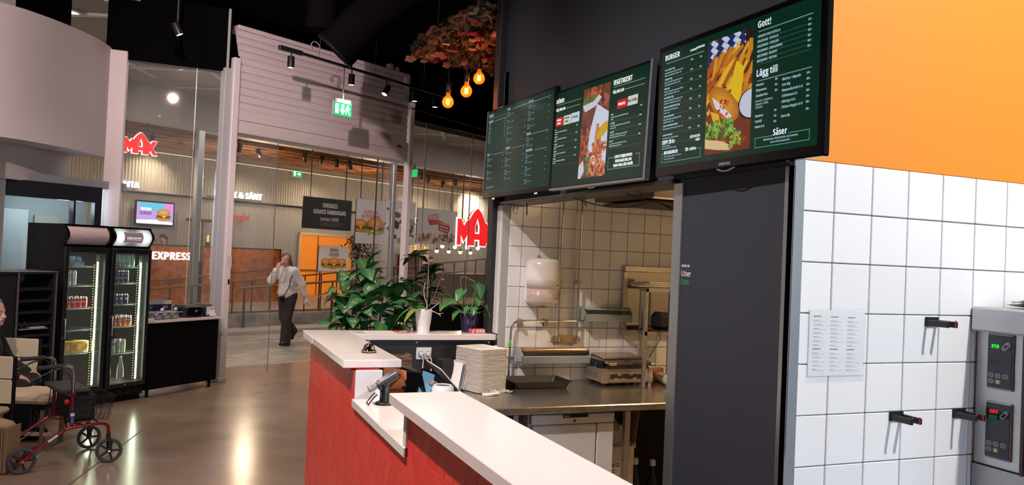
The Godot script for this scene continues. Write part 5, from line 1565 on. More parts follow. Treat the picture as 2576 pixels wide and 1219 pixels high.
func fries_picture(im: Image, a: Vector2, b: Vector2) -> void:
	var w := b.x - a.x
	var h := b.y - a.y
	var p := picture(int(w), int(h), rgb(112, 50, 24))
	crumbs(p, 0, 0, w, h, 60, 8, 26, [rgb(140, 62, 24), rgb(96, 42, 24), rgb(160, 78, 30)])
	for y in 7:
		for x in 9:
			var c := Vector2(x * w / 8.0 - (w / 16.0 if y % 2 else 0.0), y * h / 34.0 + (x * -3.0) + 14)
			poly(p, PackedVector2Array([c + Vector2(0, -h / 34.0), c + Vector2(w / 16.0, 0), c + Vector2(0, h / 34.0), c + Vector2(-w / 16.0, 0)]), rgb(196, 206, 226) if (x + y) % 2 else rgb(30, 44, 96), 0.04)
	poly(p, PackedVector2Array([Vector2(w * 0.84, 0), Vector2(w, 0), Vector2(w, h * 0.3), Vector2(w * 0.86, h * 0.26)]), rgb(44, 28, 26), 0.05)
	for k in 44:
		var c := Vector2(rng.randf_range(0, w), rng.randf_range(h * 0.16, h * 0.6))
		var d := Vector2.from_angle(rng.randf_range(-1.4, -0.3)) * w * rng.randf_range(0.14, 0.26)
		stick(p, c - d, c + d, rng.randf_range(6, 11), [rgb(214, 150, 30), rgb(190, 110, 28), rgb(226, 176, 40), rgb(166, 84, 26), rgb(202, 132, 30)][k % 5], 0.05)
	for k in 7:
		var c := Vector2(w * (0.62 + 0.05 * (k % 4)), h * (0.36 + 0.04 * k / 2))
		var d := Vector2.from_angle(-1.2 - 0.08 * k) * w * 0.2
		stick(p, c - d, c + d, 9, rgb(224, 186, 34), 0.05)
	oval(p, w * 1.02, h * 0.63, w * 0.3, h * 0.13, rgb(30, 30, 40), 0.02)
	oval(p, w * 1.02, h * 0.625, w * 0.27, h * 0.12, rgb(196, 202, 220), 0.02)
	oval(p, w * 0.42, h * 0.68, w * 0.36, h * 0.13, rgb(108, 54, 30), 0.1, 0.5)
	oval(p, w * 0.4, h * 0.58, w * 0.4, h * 0.115, rgb(214, 152, 34), 0.05, 0.62, rgb(176, 100, 26))
	poly(p, PackedVector2Array([Vector2(w * 0.14, h * 0.5), Vector2(w * 0.3, h * 0.56), Vector2(w * 0.6, h * 0.7), Vector2(w * 0.52, h * 0.72), Vector2(w * 0.22, h * 0.6)]), rgb(216, 214, 220), 0.05)
	crumbs(p, w * 0.1, h * 0.54, w * 0.5, h * 0.7, 26, 6, 12, [rgb(170, 60, 40), rgb(140, 44, 34), rgb(200, 90, 60)])
	poly(p, PackedVector2Array([Vector2(w * 0.1, h * 0.62), Vector2(w * 0.3, h * 0.66), Vector2(w * 0.36, h * 0.78), Vector2(w * 0.2, h * 0.74)]), rgb(222, 172, 36), 0.04)
	crumbs(p, 0, h * 0.72, w * 0.62, h * 0.86, 110, 5, 13, [rgb(84, 140, 44), rgb(120, 170, 60), rgb(60, 104, 40), rgb(156, 190, 80)])
	poly(p, PackedVector2Array([Vector2(0, h * 0.86), Vector2(w * 0.4, h * 0.9), Vector2(w * 0.6, h * 0.95), Vector2(w * 0.56, h * 0.985), Vector2(w * 0.3, h * 0.97), Vector2(0, h * 0.94)]), rgb(220, 190, 140), 0.05)
	crumbs(p, w * 0.55, h * 0.8, w * 0.78, h * 0.96, 30, 5, 12, [rgb(150, 186, 70), rgb(110, 150, 54)])
	im.blit_rect(p, Rect2i(0, 0, p.get_width(), p.get_height()), Vector2i(a))

func wrap_picture(im: Image, a: Vector2, b: Vector2) -> void:
	var w := b.x - a.x
	var h := b.y - a.y
	var p := picture(int(w), int(h), rgb(120, 66, 50))
	crumbs(p, 0, 0, w, h, 120, 10, 26, [rgb(104, 54, 46), rgb(140, 84, 66), rgb(92, 46, 40), rgb(160, 100, 80)])
	for k in 60:
		var x := rng.randf_range(0, w * 0.3)
		var y := rng.randf_range(h * 0.45, h * 0.85)
		poly(p, PackedVector2Array([Vector2(x, y - 12), Vector2(x + 6, y), Vector2(x, y + 12), Vector2(x - 6, y)]), [rgb(170, 76, 34), rgb(90, 36, 26), rgb(196, 104, 44)][k % 3], 0.05)
	crumbs(p, w * 0.1, h * 0.02, w * 0.65, h * 0.12, 50, 6, 14, [rgb(170, 84, 50), rgb(130, 60, 40), rgb(196, 110, 70)])
	crumbs(p, 0, h * 0.1, w * 0.6, h * 0.19, 60, 5, 11, [rgb(70, 104, 40), rgb(100, 130, 60)])
	poly(p, PackedVector2Array([Vector2(0, h * 0.18), Vector2(w * 0.4, h * 0.16), Vector2(w * 0.6, h * 0.1), Vector2(w * 0.7, h * 0.14), Vector2(w * 0.5, h * 0.22), Vector2(w * 0.1, h * 0.26)]), rgb(206, 206, 218), 0.06)
	poly(p, PackedVector2Array([Vector2(w * 0.55, h * 0.2), Vector2(w, h * 0.32), Vector2(w, h * 0.98), Vector2(w * 0.72, h * 0.98), Vector2(w * 0.3, h * 0.76), Vector2(w * 0.34, h * 0.5)]), rgb(206, 212, 230), 0.05)
	for k in 90:
		var t := rng.randf()
		oval(p, w * lerpf(0.62, 0.7, t) + rng.randf_range(-1, 1) * w * 0.3 * t, h * lerpf(0.44, 0.95, t), 14, 8, [rgb(190, 104, 60), rgb(206, 130, 84), rgb(160, 74, 44), rgb(214, 96, 50)][k % 4], 0.07, k)
	oval(p, w * 0.82, h * 0.5, w * 0.26, h * 0.06, rgb(206, 160, 34), 0.05, -0.5)
	poly(p, PackedVector2Array([Vector2(w * 0.78, h * 0.64), Vector2(w, h * 0.6), Vector2(w, h * 0.86), Vector2(w * 0.86, h * 0.84)]), rgb(210, 216, 236), 0.05)
	crumbs(p, w * 0.3, h * 0.62, w * 0.95, h * 0.98, 80, 9, 22, [rgb(176, 92, 54), rgb(196, 120, 80), rgb(146, 62, 40), rgb(214, 140, 100)])
	crumbs(p, w * 0.2, h * 0.74, w * 0.42, h, 60, 5, 10, [rgb(84, 116, 50), rgb(112, 140, 70), rgb(60, 84, 40)])
	poly(p, PackedVector2Array([Vector2(0, h * 0.86), Vector2(w * 0.16, h * 0.8), Vector2(w * 0.22, h * 0.92), Vector2(w * 0.1, h), Vector2(0, h)]), rgb(208, 208, 222), 0.05)
	im.blit_rect(p, Rect2i(0, 0, p.get_width(), p.get_height()), Vector2i(a))

# ---------------------------------------------------------------- tiled wall on the right: oven, peel holders, notice
func oven_wall() -> void:
	var o := thing("pizza_oven", "brushed steel two-deck pizza oven with black control panels", "oven")
	obj("cabinet", lohi(Vector3(3.2, 0.1, -2.42), Vector3(3.9, 1.61, -1.4), 0.006), sets.oven, o)
	obj("hood", lohi(Vector3(3.165, 1.6, -2.424), Vector3(3.95, 1.705, -1.35), 0.008), sets.oven, o)
	obj("lower_front", lohi(Vector3(3.196, 0.1, -2.42), Vector3(3.2, 1.03, -1.4), 0.001), mat(rgb(176, 180, 184), 0.45, 0.6), o)
	obj("door_upper", lohi(Vector3(3.185, 1.36, -2.18), Vector3(3.2, 1.58, -1.45), 0.004), sets.gloss_black, o)
	obj("door_lower", lohi(Vector3(3.185, 1.06, -2.18), Vector3(3.2, 1.3, -1.45), 0.004), sets.gloss_black, o)
	for k in 2:
		var y: float = [1.597, 1.31][k]
		var hgt: float = [0.235, 0.24][k]
		var z0 := -2.36
		var p := obj("control_panel", lohi(Vector3(3.19, y - hgt, z0), Vector3(3.2, y, z0 + 0.115), 0.004), sets.alu, o)
		obj("glass_face", lohi(Vector3(3.187, y - hgt + 0.006, z0 + 0.004), Vector3(3.19, y - 0.006, z0 + 0.111), 0.001), mat(rgb(40, 50, 62), 0.15), p)
		var fr := Transform3D(Basis(Vector3(0, 0, 1), Vector3.UP, Vector3.LEFT), Vector3(3.1865, 0, 0))
		var st := mb()
		if k == 0:
			line(st, "319", 0.015, fr * at(z0 + 0.037, y - 0.054, 0), "bold", 1)
			obj("temperature_digits", st, glow(Color(0.1, 1.0, 0.15), 1.2), p)
		else:
			line(st, "OFF", 0.015, fr * at(z0 + 0.04, y - 0.042, 0), "bold", 1)
			obj("temperature_digits", st, glow(Color(1.0, 0.06, 0.12), 1.3), p)
			obj("second_readout", lohi(Vector3(3.1855, y - 0.073, z0 + 0.018), Vector3(3.187, y - 0.056, z0 + 0.056), 0.001), glow(Color(0.02, 0.3, 0.16), 0.5), p)
		var line_m := mat(rgb(206, 212, 216), 0.4)
		for q in [[0.022, 0.176], [0.053, 0.176], [0.085, 0.176], [0.022, 0.202], [0.053, 0.202]]:
			obj("button_outline", rounded_ring(mb(), fr * at(z0 + q[0], y - q[1], 0), 0.022, 0.017, 0.006, 0.0024), line_m, p)
		obj("rocker_outline", rounded_ring(mb(), fr * at(z0 + 0.085, y - 0.05, 0, Basis(Vector3.BACK, 0.85)), 0.042, 0.019, 0.009, 0.0026), line_m, p)
		st = mb()
		for q in [[0.022, 0.176], [0.053, 0.176], [0.085, 0.176], [0.022, 0.202]]:
			bx(st, fr * Vector3(z0 + q[0], y - q[1], 0), Vector3(0.001, 0.002, 0.01))
		bx(st, fr * Vector3(z0 + 0.077, y - 0.06, 0), Vector3(0.001, 0.002, 0.008))
		bx(st, fr * Vector3(z0 + 0.092, y - 0.041, 0), Vector3(0.001, 0.002, 0.008))
		bx(st, fr * Vector3(z0 + 0.092, y - 0.041, 0), Vector3(0.001, 0.008, 0.002))
		obj("button_symbol", st, line_m, p)
		obj("warning_light", bx(mb(), fr * Vector3(z0 + 0.053, y - 0.202, 0), Vector3(0.001, 0.007, 0.007)), glow(Color(0.9, 0.8, 0.3), 0.7), p)
	obj("seam", lohi(Vector3(3.194, 1.032, -2.42), Vector3(3.2, 1.036, -2.2)), sets.black, o)
	obj("door_edge", lohi(Vector3(3.18, 1.03, -2.2), Vector3(3.2, 1.6, -2.185), 0.002), mat(rgb(70, 44, 44), 0.5), o)
	var n := thing("newspapers", "crumpled newspapers lying on top of the pizza oven", "newspaper", at(3.4, 1.706, -2.2))
	var np := picture(128, 96, rgb(214, 212, 208))
	for k in 26:
		stick(np, Vector2(6 + (k % 3) * 42, 6 + k / 3 * 10), Vector2(40 + (k % 3) * 42, 6 + k / 3 * 10), 1.5, rgb(140, 138, 136), 0.08)
	for k in 5:
		var st := mb()
		wavy_sheet(st, 0.3 - 0.02 * k, 0.28, 0.012, k)
		obj("sheet", st, print_mat(np, 0.7) if k == 4 else mat(rgb(206, 204, 200), 0.7), n, at(0.02 * (k % 3), 0.005 + 0.006 * k, 0.0, yaw(10.0 * k - 15.0)))
	# peel holders
	var labels := ["black two-armed peel holder high on the white tiles, beside the oven hood", "black two-armed peel holder low on the tiles, below the notice's right", "black two-armed peel holder right beside the lower oven panel"]
	for k in 3:
		var q: Array = [[2.93, 1.635], [2.745, 1.245], [3.11, 1.245]][k]
		var h := thing("peel_holder", labels[k], "holder", at(q[0], q[1], -2.425), "peel holders on the white tiles")
		obj("wall_plate", box(Vector3(0.075, 0.04, 0.008), 0.002, Vector3(0, 0, 0.004)), sets.plastic, h)
		for s in [-1.0, 1.0]:
			obj("arm", bx(mb(), Vector3(s * 0.026, -0.004, 0.055), Vector3(0.012, 0.026, 0.1), 0.003, Basis(Vector3.UP, -s * 0.04)), sets.plastic, h)
			obj("red_tip", bx(mb(), Vector3(s * 0.02, -0.002, 0.1), Vector3(0.006, 0.03, 0.007), 0.002), mat(rgb(186, 40, 46), 0.5), h)
	# notice in a plastic pocket
	var im := picture(256, 256, rgb(233, 234, 238))
	for c in 3:
		for r in 14:
			var y := 22 + r * 16 + c * 2
			if r in [0, 8]:
				stick(im, Vector2(16 + c * 80, y), Vector2(52 + c * 80, y), 1.6, rgb(150, 90, 110), 0.08)
			else:
				stick(im, Vector2(16 + c * 80, y), Vector2(38 + c * 80 + (r * 7) % 15, y), 1.2, rgb(150, 126, 140), 0.1)
				stick(im, Vector2(16 + c * 80, y + 5), Vector2(60 + c * 80 + (r * 11) % 18, y + 5), 0.8, rgb(186, 182, 190), 0.08)
	var nt := thing("notice", "printed price list in a clear plastic pocket taped to the tiles", "notice", at(2.41, 1.545, -2.424))
	obj("sheet", box(Vector3(0.285, 0.26, 0.002), 0.0005, Vector3(0, 0, 0.001)), sets.paper, nt)
	obj("print", flat(0.28, 0.256), print_mat(im), nt, at(0, 0, 0.0026))
	obj("pocket", box(Vector3(0.3, 0.29, 0.0012), 0.0003, Vector3(0, -0.006, 0.004)), sets.clear, nt)
	# delivery sticker on the pillar
	var d := thing("delivery_sticker", "small white and green delivery lettering on the dark pillar", "sticker", Transform3D(Basis(Vector3.UP, -PI / 2), Vector3(2.149, 1.785, -3.09)))
	var a := mb()
	line(a, "BESTÄLL VIA", 0.01, at(-0.034, 0.04, 0.0), "bold", 0, 0.75)
	line(a, "Uber", 0.025, at(-0.034, 0.004, 0.0), "regular", 0, 1.0)
	obj("white_lettering", a, mat(rgb(240, 242, 244), 0.5), d)
	a = mb()
	line(a, "Eats", 0.025, at(-0.034, -0.034, 0.0), "regular", 0, 1.0)
	obj("green_lettering", a, mat(rgb(54, 170, 74), 0.5), d)

# flat ring with rounded corners in the xy plane
func rounded_ring(st: SurfaceTool, xf: Transform3D, w: float, h: float, r: float, t: float) -> SurfaceTool:
	var n := 16
	for i in n:
		var p := []
		for k in [i, (i + 1) % n]:
			var a: float = TAU * (k + 0.5) / n
			var c := Vector2(signf(cos(a)) * (w / 2 - r), signf(sin(a)) * (h / 2 - r))
			p.append(c + Vector2(cos(a), sin(a)) * r)
			p.append(c + Vector2(cos(a), sin(a)) * (r - t))
		quad(st, xf * Vector3(p[0].x, p[0].y, 0), xf * Vector3(p[2].x, p[2].y, 0), xf * Vector3(p[3].x, p[3].y, 0), xf * Vector3(p[1].x, p[1].y, 0), xf.basis.z)
	return st

func wavy_sheet(st: SurfaceTool, w: float, d: float, amp: float, s: int) -> void:
	var n := 10
	var f := func(i: int, j: int): return Vector3(w * (float(i) / n - 0.5), amp * (0.5 + 0.5 * sin(i * 1.3 + s * 2.1) * cos(j * 1.1 + s)), d * (float(j) / n - 0.5))
	for i in n:
		for j in n:
			var a: Vector3 = f.call(i, j)
			var b: Vector3 = f.call(i + 1, j)
			var c: Vector3 = f.call(i + 1, j + 1)
			var e: Vector3 = f.call(i, j + 1)
			var nn := (a - c).cross(a - b).normalized()
			var u := 1.0 / n
			var order := [[a, i, j], [b, i + 1, j], [c, i + 1, j + 1], [a, i, j], [c, i + 1, j + 1], [e, i, j + 1]]
			if nn.y < 0:
				nn = -nn
				order.reverse()
			for q in order:
				vx(st, q[0], nn, Vector2(q[1] * u, q[2] * u))


# ---------------------------------------------------------------- things on and behind the counter
func counter_things() -> void:
	var b := thing("counter_bell", "chrome call bell on the far counter top", "bell", at(0.982, 1.2605, -4.43))
	obj("base", lathe(mb(), [Vector2(0, 0), Vector2(0.042, 0), Vector2(0.042, 0), Vector2(0.042, 0.004), Vector2(0.038, 0.006), Vector2(0, 0.006)], 28), sets.gloss_black, b)
	obj("dome", lathe(mb(), [Vector2(0.043, 0.006), Vector2(0.045, 0.008), Vector2(0.041, 0.013), Vector2(0.034, 0.019), Vector2(0.032, 0.03), Vector2(0.027, 0.042), Vector2(0.016, 0.05), Vector2(0, 0.052)], 32), mat(rgb(206, 186, 172), 0.06, 1.0), b)
	obj("button", lathe(mb(), [Vector2(0.003, 0.05), Vector2(0.003, 0.062), Vector2(0.005, 0.063), Vector2(0.004, 0.067), Vector2(0, 0.068)], 12), sets.chrome, b)
	# card terminal
	var t := thing("card_terminal", "payment card terminal tilted on a black swivel stand in the till niche", "terminal", at(0.955, 1.07, -3.9))
	obj("foot", lathe(mb(), [Vector2(0, 0), Vector2(0.046, 0), Vector2(0.046, 0), Vector2(0.046, 0.01), Vector2(0.04, 0.014), Vector2(0, 0.014)], 24), sets.plastic, t)
	obj("stem", lathe(mb(), [Vector2(0.027, 0.012), Vector2(0.025, 0.03), Vector2(0.024, 0.1), Vector2(0.0, 0.108)], 20), sets.plastic, t)
	obj("latch", box(Vector3(0.004, 0.026, 0.014), 0.001, Vector3(-0.022, 0.05, 0.016)), sets.gloss_black, t)
	var tb := Basis(Vector3.UP, -0.12) * Basis(Vector3.BACK, deg_to_rad(33))
	var tc := Transform3D(tb, Vector3(-0.012, 0.118, 0.0))
	var head := obj("body", bx(bx(mb(), Vector3(0, 0, 0), Vector3(0.165, 0.022, 0.074), 0.006), Vector3(0.03, -0.018, 0), Vector3(0.09, 0.022, 0.05), 0.008), mat(rgb(52, 54, 58), 0.35), t, tc)
	obj("grey_nose", box(Vector3(0.05, 0.024, 0.076), 0.006, Vector3(-0.06, 0.0005, 0)), mat(rgb(128, 130, 132), 0.35), head)
	var im := picture(64, 64, rgb(40, 42, 110))
	poly(im, PackedVector2Array([Vector2(0, 64), Vector2(0, 10), Vector2(34, 64)]), rgb(170, 184, 214))
	poly(im, PackedVector2Array([Vector2(0, 0), Vector2(30, 0), Vector2(64, 50), Vector2(64, 64), Vector2(44, 64)]), rgb(70, 66, 150))
	obj("display", flat(0.088, 0.06), lit_picture(im, 0.7), head, Transform3D(Basis(Vector3.RIGHT, Vector3.FORWARD, Vector3.UP), Vector3(0.028, 0.0116, 0)))
	var keys := mb()
	for r in 4:
		for k in 3:
			bx(keys, Vector3(-0.034 - r * 0.012, 0.0135, -0.022 + k * 0.02), Vector3(0.008, 0.003, 0.014), 0.001)
	obj("keypad", keys, mat(rgb(206, 206, 204), 0.5), head)
	for k in 3:
		obj("colour_key", bx(mb(), Vector3(-0.034 - 0.012 * k, 0.0138, 0.031), Vector3(0.008, 0.0032, 0.01), 0.001), mat([rgb(196, 40, 36), rgb(224, 190, 40), rgb(60, 150, 70)][k], 0.5), head)
	obj("rubber_knob", cyl(mb(), Vector3(-0.03, -0.016, 0.03), Vector3(-0.03, -0.016, 0.048), 0.011, 12), sets.plastic, head)
	obj("loop_handle", tube(mb(), [Vector3(-0.045, 0.055, 0.03), Vector3(-0.06, 0.04, 0.028), Vector3(-0.085, 0.008, 0.028), Vector3(-0.083, 0.003, 0.02), Vector3(-0.083, 0.003, -0.012), Vector3(-0.085, 0.008, -0.02), Vector3(-0.06, 0.04, -0.02), Vector3(-0.045, 0.055, -0.018)], 0.0035, 8), sets.plastic, t)
	# orange leather holder
	var orange := mat(rgb(222, 132, 68), 0.55)
	var h := thing("leather_holder", "orange leather folder holder behind the card terminal", "holder", at(1.0, 0.98, -4.3))
	obj("tall_sheet", bx(ext(mb(), P2([0.035, 0.0, 0.035, 0.225, 0.08, 0.215, 0.165, 0.195, 0.166, 0.15, 0.14, 0.115, 0.13, 0.0]), 0.02), Vector3(0.085, 0.01, 0.0), Vector3(0.11, 0.02, 0.05), 0.003), orange, h)
	obj("front_flap", ext(mb(), P2([0.062, 0.112, 0.125, 0.175, 0.148, 0.135, 0.15, 0.122, 0.12, 0.118]), 0.05, at(0, 0, 0.022)), orange, h)
	obj("dark_strap", tube(mb(), [Vector3(0.098, 0.2, 0.04), Vector3(0.13, 0.17, 0.04), Vector3(0.15, 0.13, 0.04), Vector3(0.155, 0.105, 0.04)], 0.004, 6), sets.plastic, h)
	obj("lower_pocket", box(Vector3(0.09, 0.09, 0.05), 0.008, Vector3(0.105, 0.055, 0.02)), mat(rgb(190, 96, 44), 0.6), h)
	# wooden block box
	var w := thing("wooden_box", "rough brown wooden box in front of the black panel, left of the socket", "box", at(1.36, 0.98, -5.2))
	for k in 4:
		obj("slat", bx(mb(), Vector3(0.0, 0.022 + 0.043 * k, 0.07), Vector3(0.14, 0.04, 0.012), 0.004, Basis(Vector3.BACK, 0.02 * (k % 2) - 0.01)), sets.bark, w)
		obj("slat", bx(mb(), Vector3(0.064, 0.022 + 0.043 * k, 0.0), Vector3(0.012, 0.04, 0.13), 0.004), sets.bark, w)
	obj("lining", box(Vector3(0.115, 0.16, 0.12), 0.002, Vector3(-0.004, 0.082, 0)), mat(rgb(52, 38, 30), 0.8), w)
	# pay tablet with grey case
	var p := thing("order_tablet", "grey cased tablet leaning on its stand left of the till screen", "tablet", at(1.255, 0.98, -4.4))
	obj("case_back", bx(mb(), Vector3(-0.005, 0.09, 0), Vector3(0.012, 0.2, 0.13), 0.005, Basis(Vector3.UP, 0.7) * Basis(Vector3.BACK, 0.42)), mat(rgb(150, 164, 172), 0.4), p)
	obj("dark_frame", bx(mb(), Vector3(-0.008, 0.085, 0.005), Vector3(0.008, 0.215, 0.146), 0.005, Basis(Vector3.UP, 0.7) * Basis(Vector3.BACK, 0.42)), sets.plastic, p)
	obj("foot", box(Vector3(0.09, 0.012, 0.1), 0.004, Vector3(0.0, 0.006, 0)), sets.plastic, p)
	p = thing("receipt_printer", "dark receipt printer behind the grey tablet", "printer", at(1.27, 0.98, -4.66))
	obj("body", box(Vector3(0.13, 0.15, 0.14), 0.015, Vector3(0, 0.075, 0)), sets.plastic, p)
	obj("lid", bx(mb(), Vector3(0, 0.155, 0), Vector3(0.12, 0.012, 0.12), 0.004, Basis(Vector3.BACK, -0.3)), mat(rgb(66, 56, 50), 0.4), p)
	p = thing("customer_display", "slim tablet with a pale blue screen between the grey tablet and the till screen", "tablet", at(1.305, 0.98, -4.38))
	im = picture(48, 64, rgb(120, 170, 206))
	oval(im, 40, 50, 30, 30, rgb(150, 196, 224), 0.02)
	var db := Basis(Vector3.UP, 0.25) * Basis(Vector3.BACK, -0.35) * Basis(Vector3.RIGHT, -0.2)
	obj("frame", bx(mb(), Vector3(0, 0.09, 0), Vector3(0.1, 0.19, 0.01), 0.004, db), sets.gloss_black, p)
	obj("display", flat(0.085, 0.165), lit_picture(im, 0.7), p, Transform3D(db, Vector3(0, 0.09, 0) + db * Vector3(0, 0, 0.0056)))
	# till screen seen from behind, leaning towards the staff
	p = thing("till_screen", "till tablet seen from behind, white edged, on a white stand", "screen", at(1.44, 0.98, -4.32))
	var sb := Basis(Vector3.UP, deg_to_rad(-4)) * Basis(Vector3.BACK, deg_to_rad(43))
	obj("back_shell", bx(mb(), Vector3(-0.03, 0.13, 0), Vector3(0.014, 0.25, 0.36), 0.006, sb), mat(rgb(66, 52, 48), 0.4), p)
	obj("white_rim", bx(mb(), Vector3(-0.024, 0.133, 0.0), Vector3(0.007, 0.254, 0.364), 0.003, sb), sets.white_frame, p)
	obj("brown_top_edge", bx(mb(), Vector3(-0.098, 0.2, 0.0), Vector3(0.012, 0.035, 0.34), 0.004, sb), mat(rgb(170, 136, 124), 0.4), p)
	obj("stand_arm", bx(mb(), Vector3(-0.085, 0.1, 0.1), Vector3(0.035, 0.16, 0.05), 0.008, Basis(Vector3.BACK, deg_to_rad(58))), mat(rgb(150, 136, 126), 0.45), p)
	obj("stand_joint", bx(mb(), Vector3(-0.02, 0.07, 0.1), Vector3(0.03, 0.045, 0.06), 0.008, Basis(Vector3.BACK, deg_to_rad(30))), sets.white_frame, p)
	p = thing("scanner_base", "round white scanner base beside the till screen's foot", "scanner", at(1.225, 1.05, -3.8))
	obj("stand_block", lohi(Vector3(-0.04, -0.07, -0.04), Vector3(0.04, 0.0, 0.04), 0.004), sets.plastic, p)
	obj("bowl", lathe(mb(), [Vector2(0, 0), Vector2(0.052, 0), Vector2(0.058, 0.06), Vector2(0.055, 0.115), Vector2(0.044, 0.128), Vector2(0.044, 0.128), Vector2(0.038, 0.122), Vector2(0, 0.12)], 28), sets.white_frame, p)
	obj("dark_top", lathe(mb(), [Vector2(0, 0.124), Vector2(0.038, 0.1245)], 24), mat(rgb(60, 52, 48), 0.2), p)
	# sockets on the black panel
	var s := thing("wall_socket", "white double wall socket with two plugs on the black panel", "socket", at(1.598, 1.122, -5.44))
	obj("plate", box(Vector3(0.112, 0.086, 0.012), 0.004, Vector3(0, 0, 0.006)), sets.white_frame, s)
	for k in 2:
		var x := -0.024 + 0.052 * k
		obj("socket_ring", lathe(mb(), [Vector2(0.021, 0.012), Vector2(0.023, 0.017), Vector2(0.017, 0.017), Vector2(0.016, 0.008)], 20, Transform3D(Basis(Vector3.RIGHT, PI / 2), Vector3(x, 0.0, 0))), mat(rgb(190, 200, 206), 0.4), s)
		obj("plug", bx(cyl(mb(), Vector3(x, 0, 0.012), Vector3(x, 0, 0.03), 0.0145, 14), Vector3(x + 0.003, -0.004, 0.034), Vector3(0.018, 0.026, 0.014), 0.004), sets.white_frame, s)
	obj("cable", tube(mb(), swag([Vector3(-0.02, -0.016, 0.04), Vector3(-0.014, -0.05, 0.05), Vector3(-0.022, -0.09, 0.07), Vector3(-0.05, -0.13, 0.2), Vector3(-0.1, -0.145, 0.3)]), 0.0035, 6), sets.white_frame, s)
	obj("cable", tube(mb(), swag([Vector3(0.034, -0.016, 0.04), Vector3(0.044, -0.035, 0.05), Vector3(0.044, -0.07, 0.06), Vector3(0.03, -0.13, 0.1)]), 0.0035, 6), sets.white_frame, s)
	# paper holder with menus
	p = thing("paper_holder", "dark holder stuffed with folded papers beside the tray stack", "holder", at(1.685, 0.916, -5.16))
	obj("bin", lohi(Vector3(-0.05, 0, -0.08), Vector3(0.035, 0.2, 0.04), 0.004), sets.plastic, p)
	var blue := mat(rgb(140, 152, 176), 0.6)
	for k in 6:
		obj("folded_paper", bx(mb(), Vector3(0.035 + 0.012 * k, 0.09 + 0.008 * (k % 3), 0.055 - 0.006 * k), Vector3(0.004, 0.2 - 0.012 * (k % 4), 0.12), 0.001, Basis(Vector3.UP, 0.5 + 0.1 * k) * Basis(Vector3.BACK, -0.22 - 0.03 * k)), [sets.paper, blue, mat(rgb(216, 198, 200), 0.7)][k % 3], p)
	# the stack of trays: each one a thing
	var tray := thing("serving_tray", "", "tray", Transform3D(), "beige serving trays stacked on the steel table")
	obj("tray_shell", tray_mesh(0.25, 0.29, 0.012), mat(rgb(228, 221, 212), 0.5), tray)
	var tb2 := yaw(18)
	var base := Vector3(1.914, 0.916, -5.112)
	var n := 34
	for k in n:
		var xf := Transform3D(tb2 * Basis(Vector3.UP, rng.randf_range(-0.012, 0.012)), base + Vector3(rng.randf_range(-0.002, 0.002), 0.0084 * k, rng.randf_range(-0.002, 0.002)))
		var lab := "beige serving tray, %s from the top of the tall stack on the steel table" % nth(n - 1 - k)
		if k == n - 1:
			lab = "topmost beige serving tray of the stack, its inside showing"
		elif k == 0:
			lab = "lowest beige serving tray, directly on the steel work table"
		if k == 0:
			tray.transform = xf
			tray.set_meta("label", lab)
		else:
			var c := copy(tray, xf, lab)
			if k == n - 1:
				obj("plastic_film", bx(mb(), Vector3(-0.02, 0.014, -0.06), Vector3(0.18, 0.003, 0.12), 0.001), sets.clear, c)
	# black baking tray
	var k2 := thing("baking_tray", "black rectangular baking tray on the steel work table", "tray", at(2.37, 0.916, -5.2))
	obj("tray_shell", tray_mesh(0.46, 0.3, 0.05), mat(rgb(28, 27, 28), 0.5), k2)
	# contact grill
	var g := thing("contact_grill", "stainless steel contact grill with a ribbed plate on the work table", "grill", at(3.07, 0.916, -5.23))
	var gs: Material = mat(rgb(196, 186, 172), 0.28, 0.85)
	obj("base", lohi(Vector3(-0.21, 0.022, -0.135), Vector3(0.215, 0.125, 0.125), 0.006), gs, g)
	obj("front_plate", lohi(Vector3(-0.155, 0.04, 0.125), Vector3(0.17, 0.105, 0.129), 0.002), mat(rgb(206, 196, 182), 0.3, 0.8), g)
	obj("corner_post", bl(bl(mb(), Vector3(-0.213, 0.02, 0.1), Vector3(-0.165, 0.13, 0.134), 0.004), Vector3(0.18, 0.02, 0.1), Vector3(0.22, 0.13, 0.134), 0.004), gs, g)
	for q in [[-0.18, 0.1], [0.18, 0.1], [-0.18, -0.1], [0.18, -0.1]]:
		obj("foot", cyl(mb(), Vector3(q[0], 0, q[1]), Vector3(q[0], 0.024, q[1]), 0.016, 12), sets.rubber, g)
	var ch := mb()
	for k in 9:
		bx(ch, Vector3(-0.13 + 0.032 * k, 0.07 + 0.006 * sin(k * 2.3), 0.1297), Vector3(0.036, 0.03 + 0.008 * cos(k * 1.7), 0.001), 0.0, Basis(Vector3.BACK, 0.15 * sin(k * 1.1)))
	obj("soot_mark", ch, mat(rgb(48, 38, 32), 0.8), g)
	obj("lower_plate", lohi(Vector3(-0.185, 0.125, -0.12), Vector3(0.19, 0.142, 0.12), 0.004), mat(rgb(58, 46, 38), 0.5, 0.4), g)
	for k in 22:
		piece("rib", k, sets.get_or_add("rib", box(Vector3(0.009, 0.01, 0.235), 0.003).commit()), mat(rgb(70, 56, 46), 0.4, 0.5), g, at(-0.17 + 0.0163 * k, 0.148, 0.006))
	obj("upper_plate", bx(mb(), Vector3(0.0, 0.176, -0.02), Vector3(0.38, 0.035, 0.26), 0.01, Basis(Vector3.RIGHT, 0.08)), mat(rgb(92, 76, 62), 0.35, 0.7), g)
	obj("lid_cover", bx(mb(), Vector3(0.0, 0.2, -0.04), Vector3(0.34, 0.02, 0.2), 0.008, Basis(Vector3.RIGHT, 0.08)), mat(rgb(182, 164, 142), 0.22, 0.85), g)
	obj("handle_bar", cyl(mb(), Vector3(-0.12, 0.168, 0.165), Vector3(0.17, 0.168, 0.165), 0.012, 12), mat(rgb(52, 42, 36), 0.35), g)
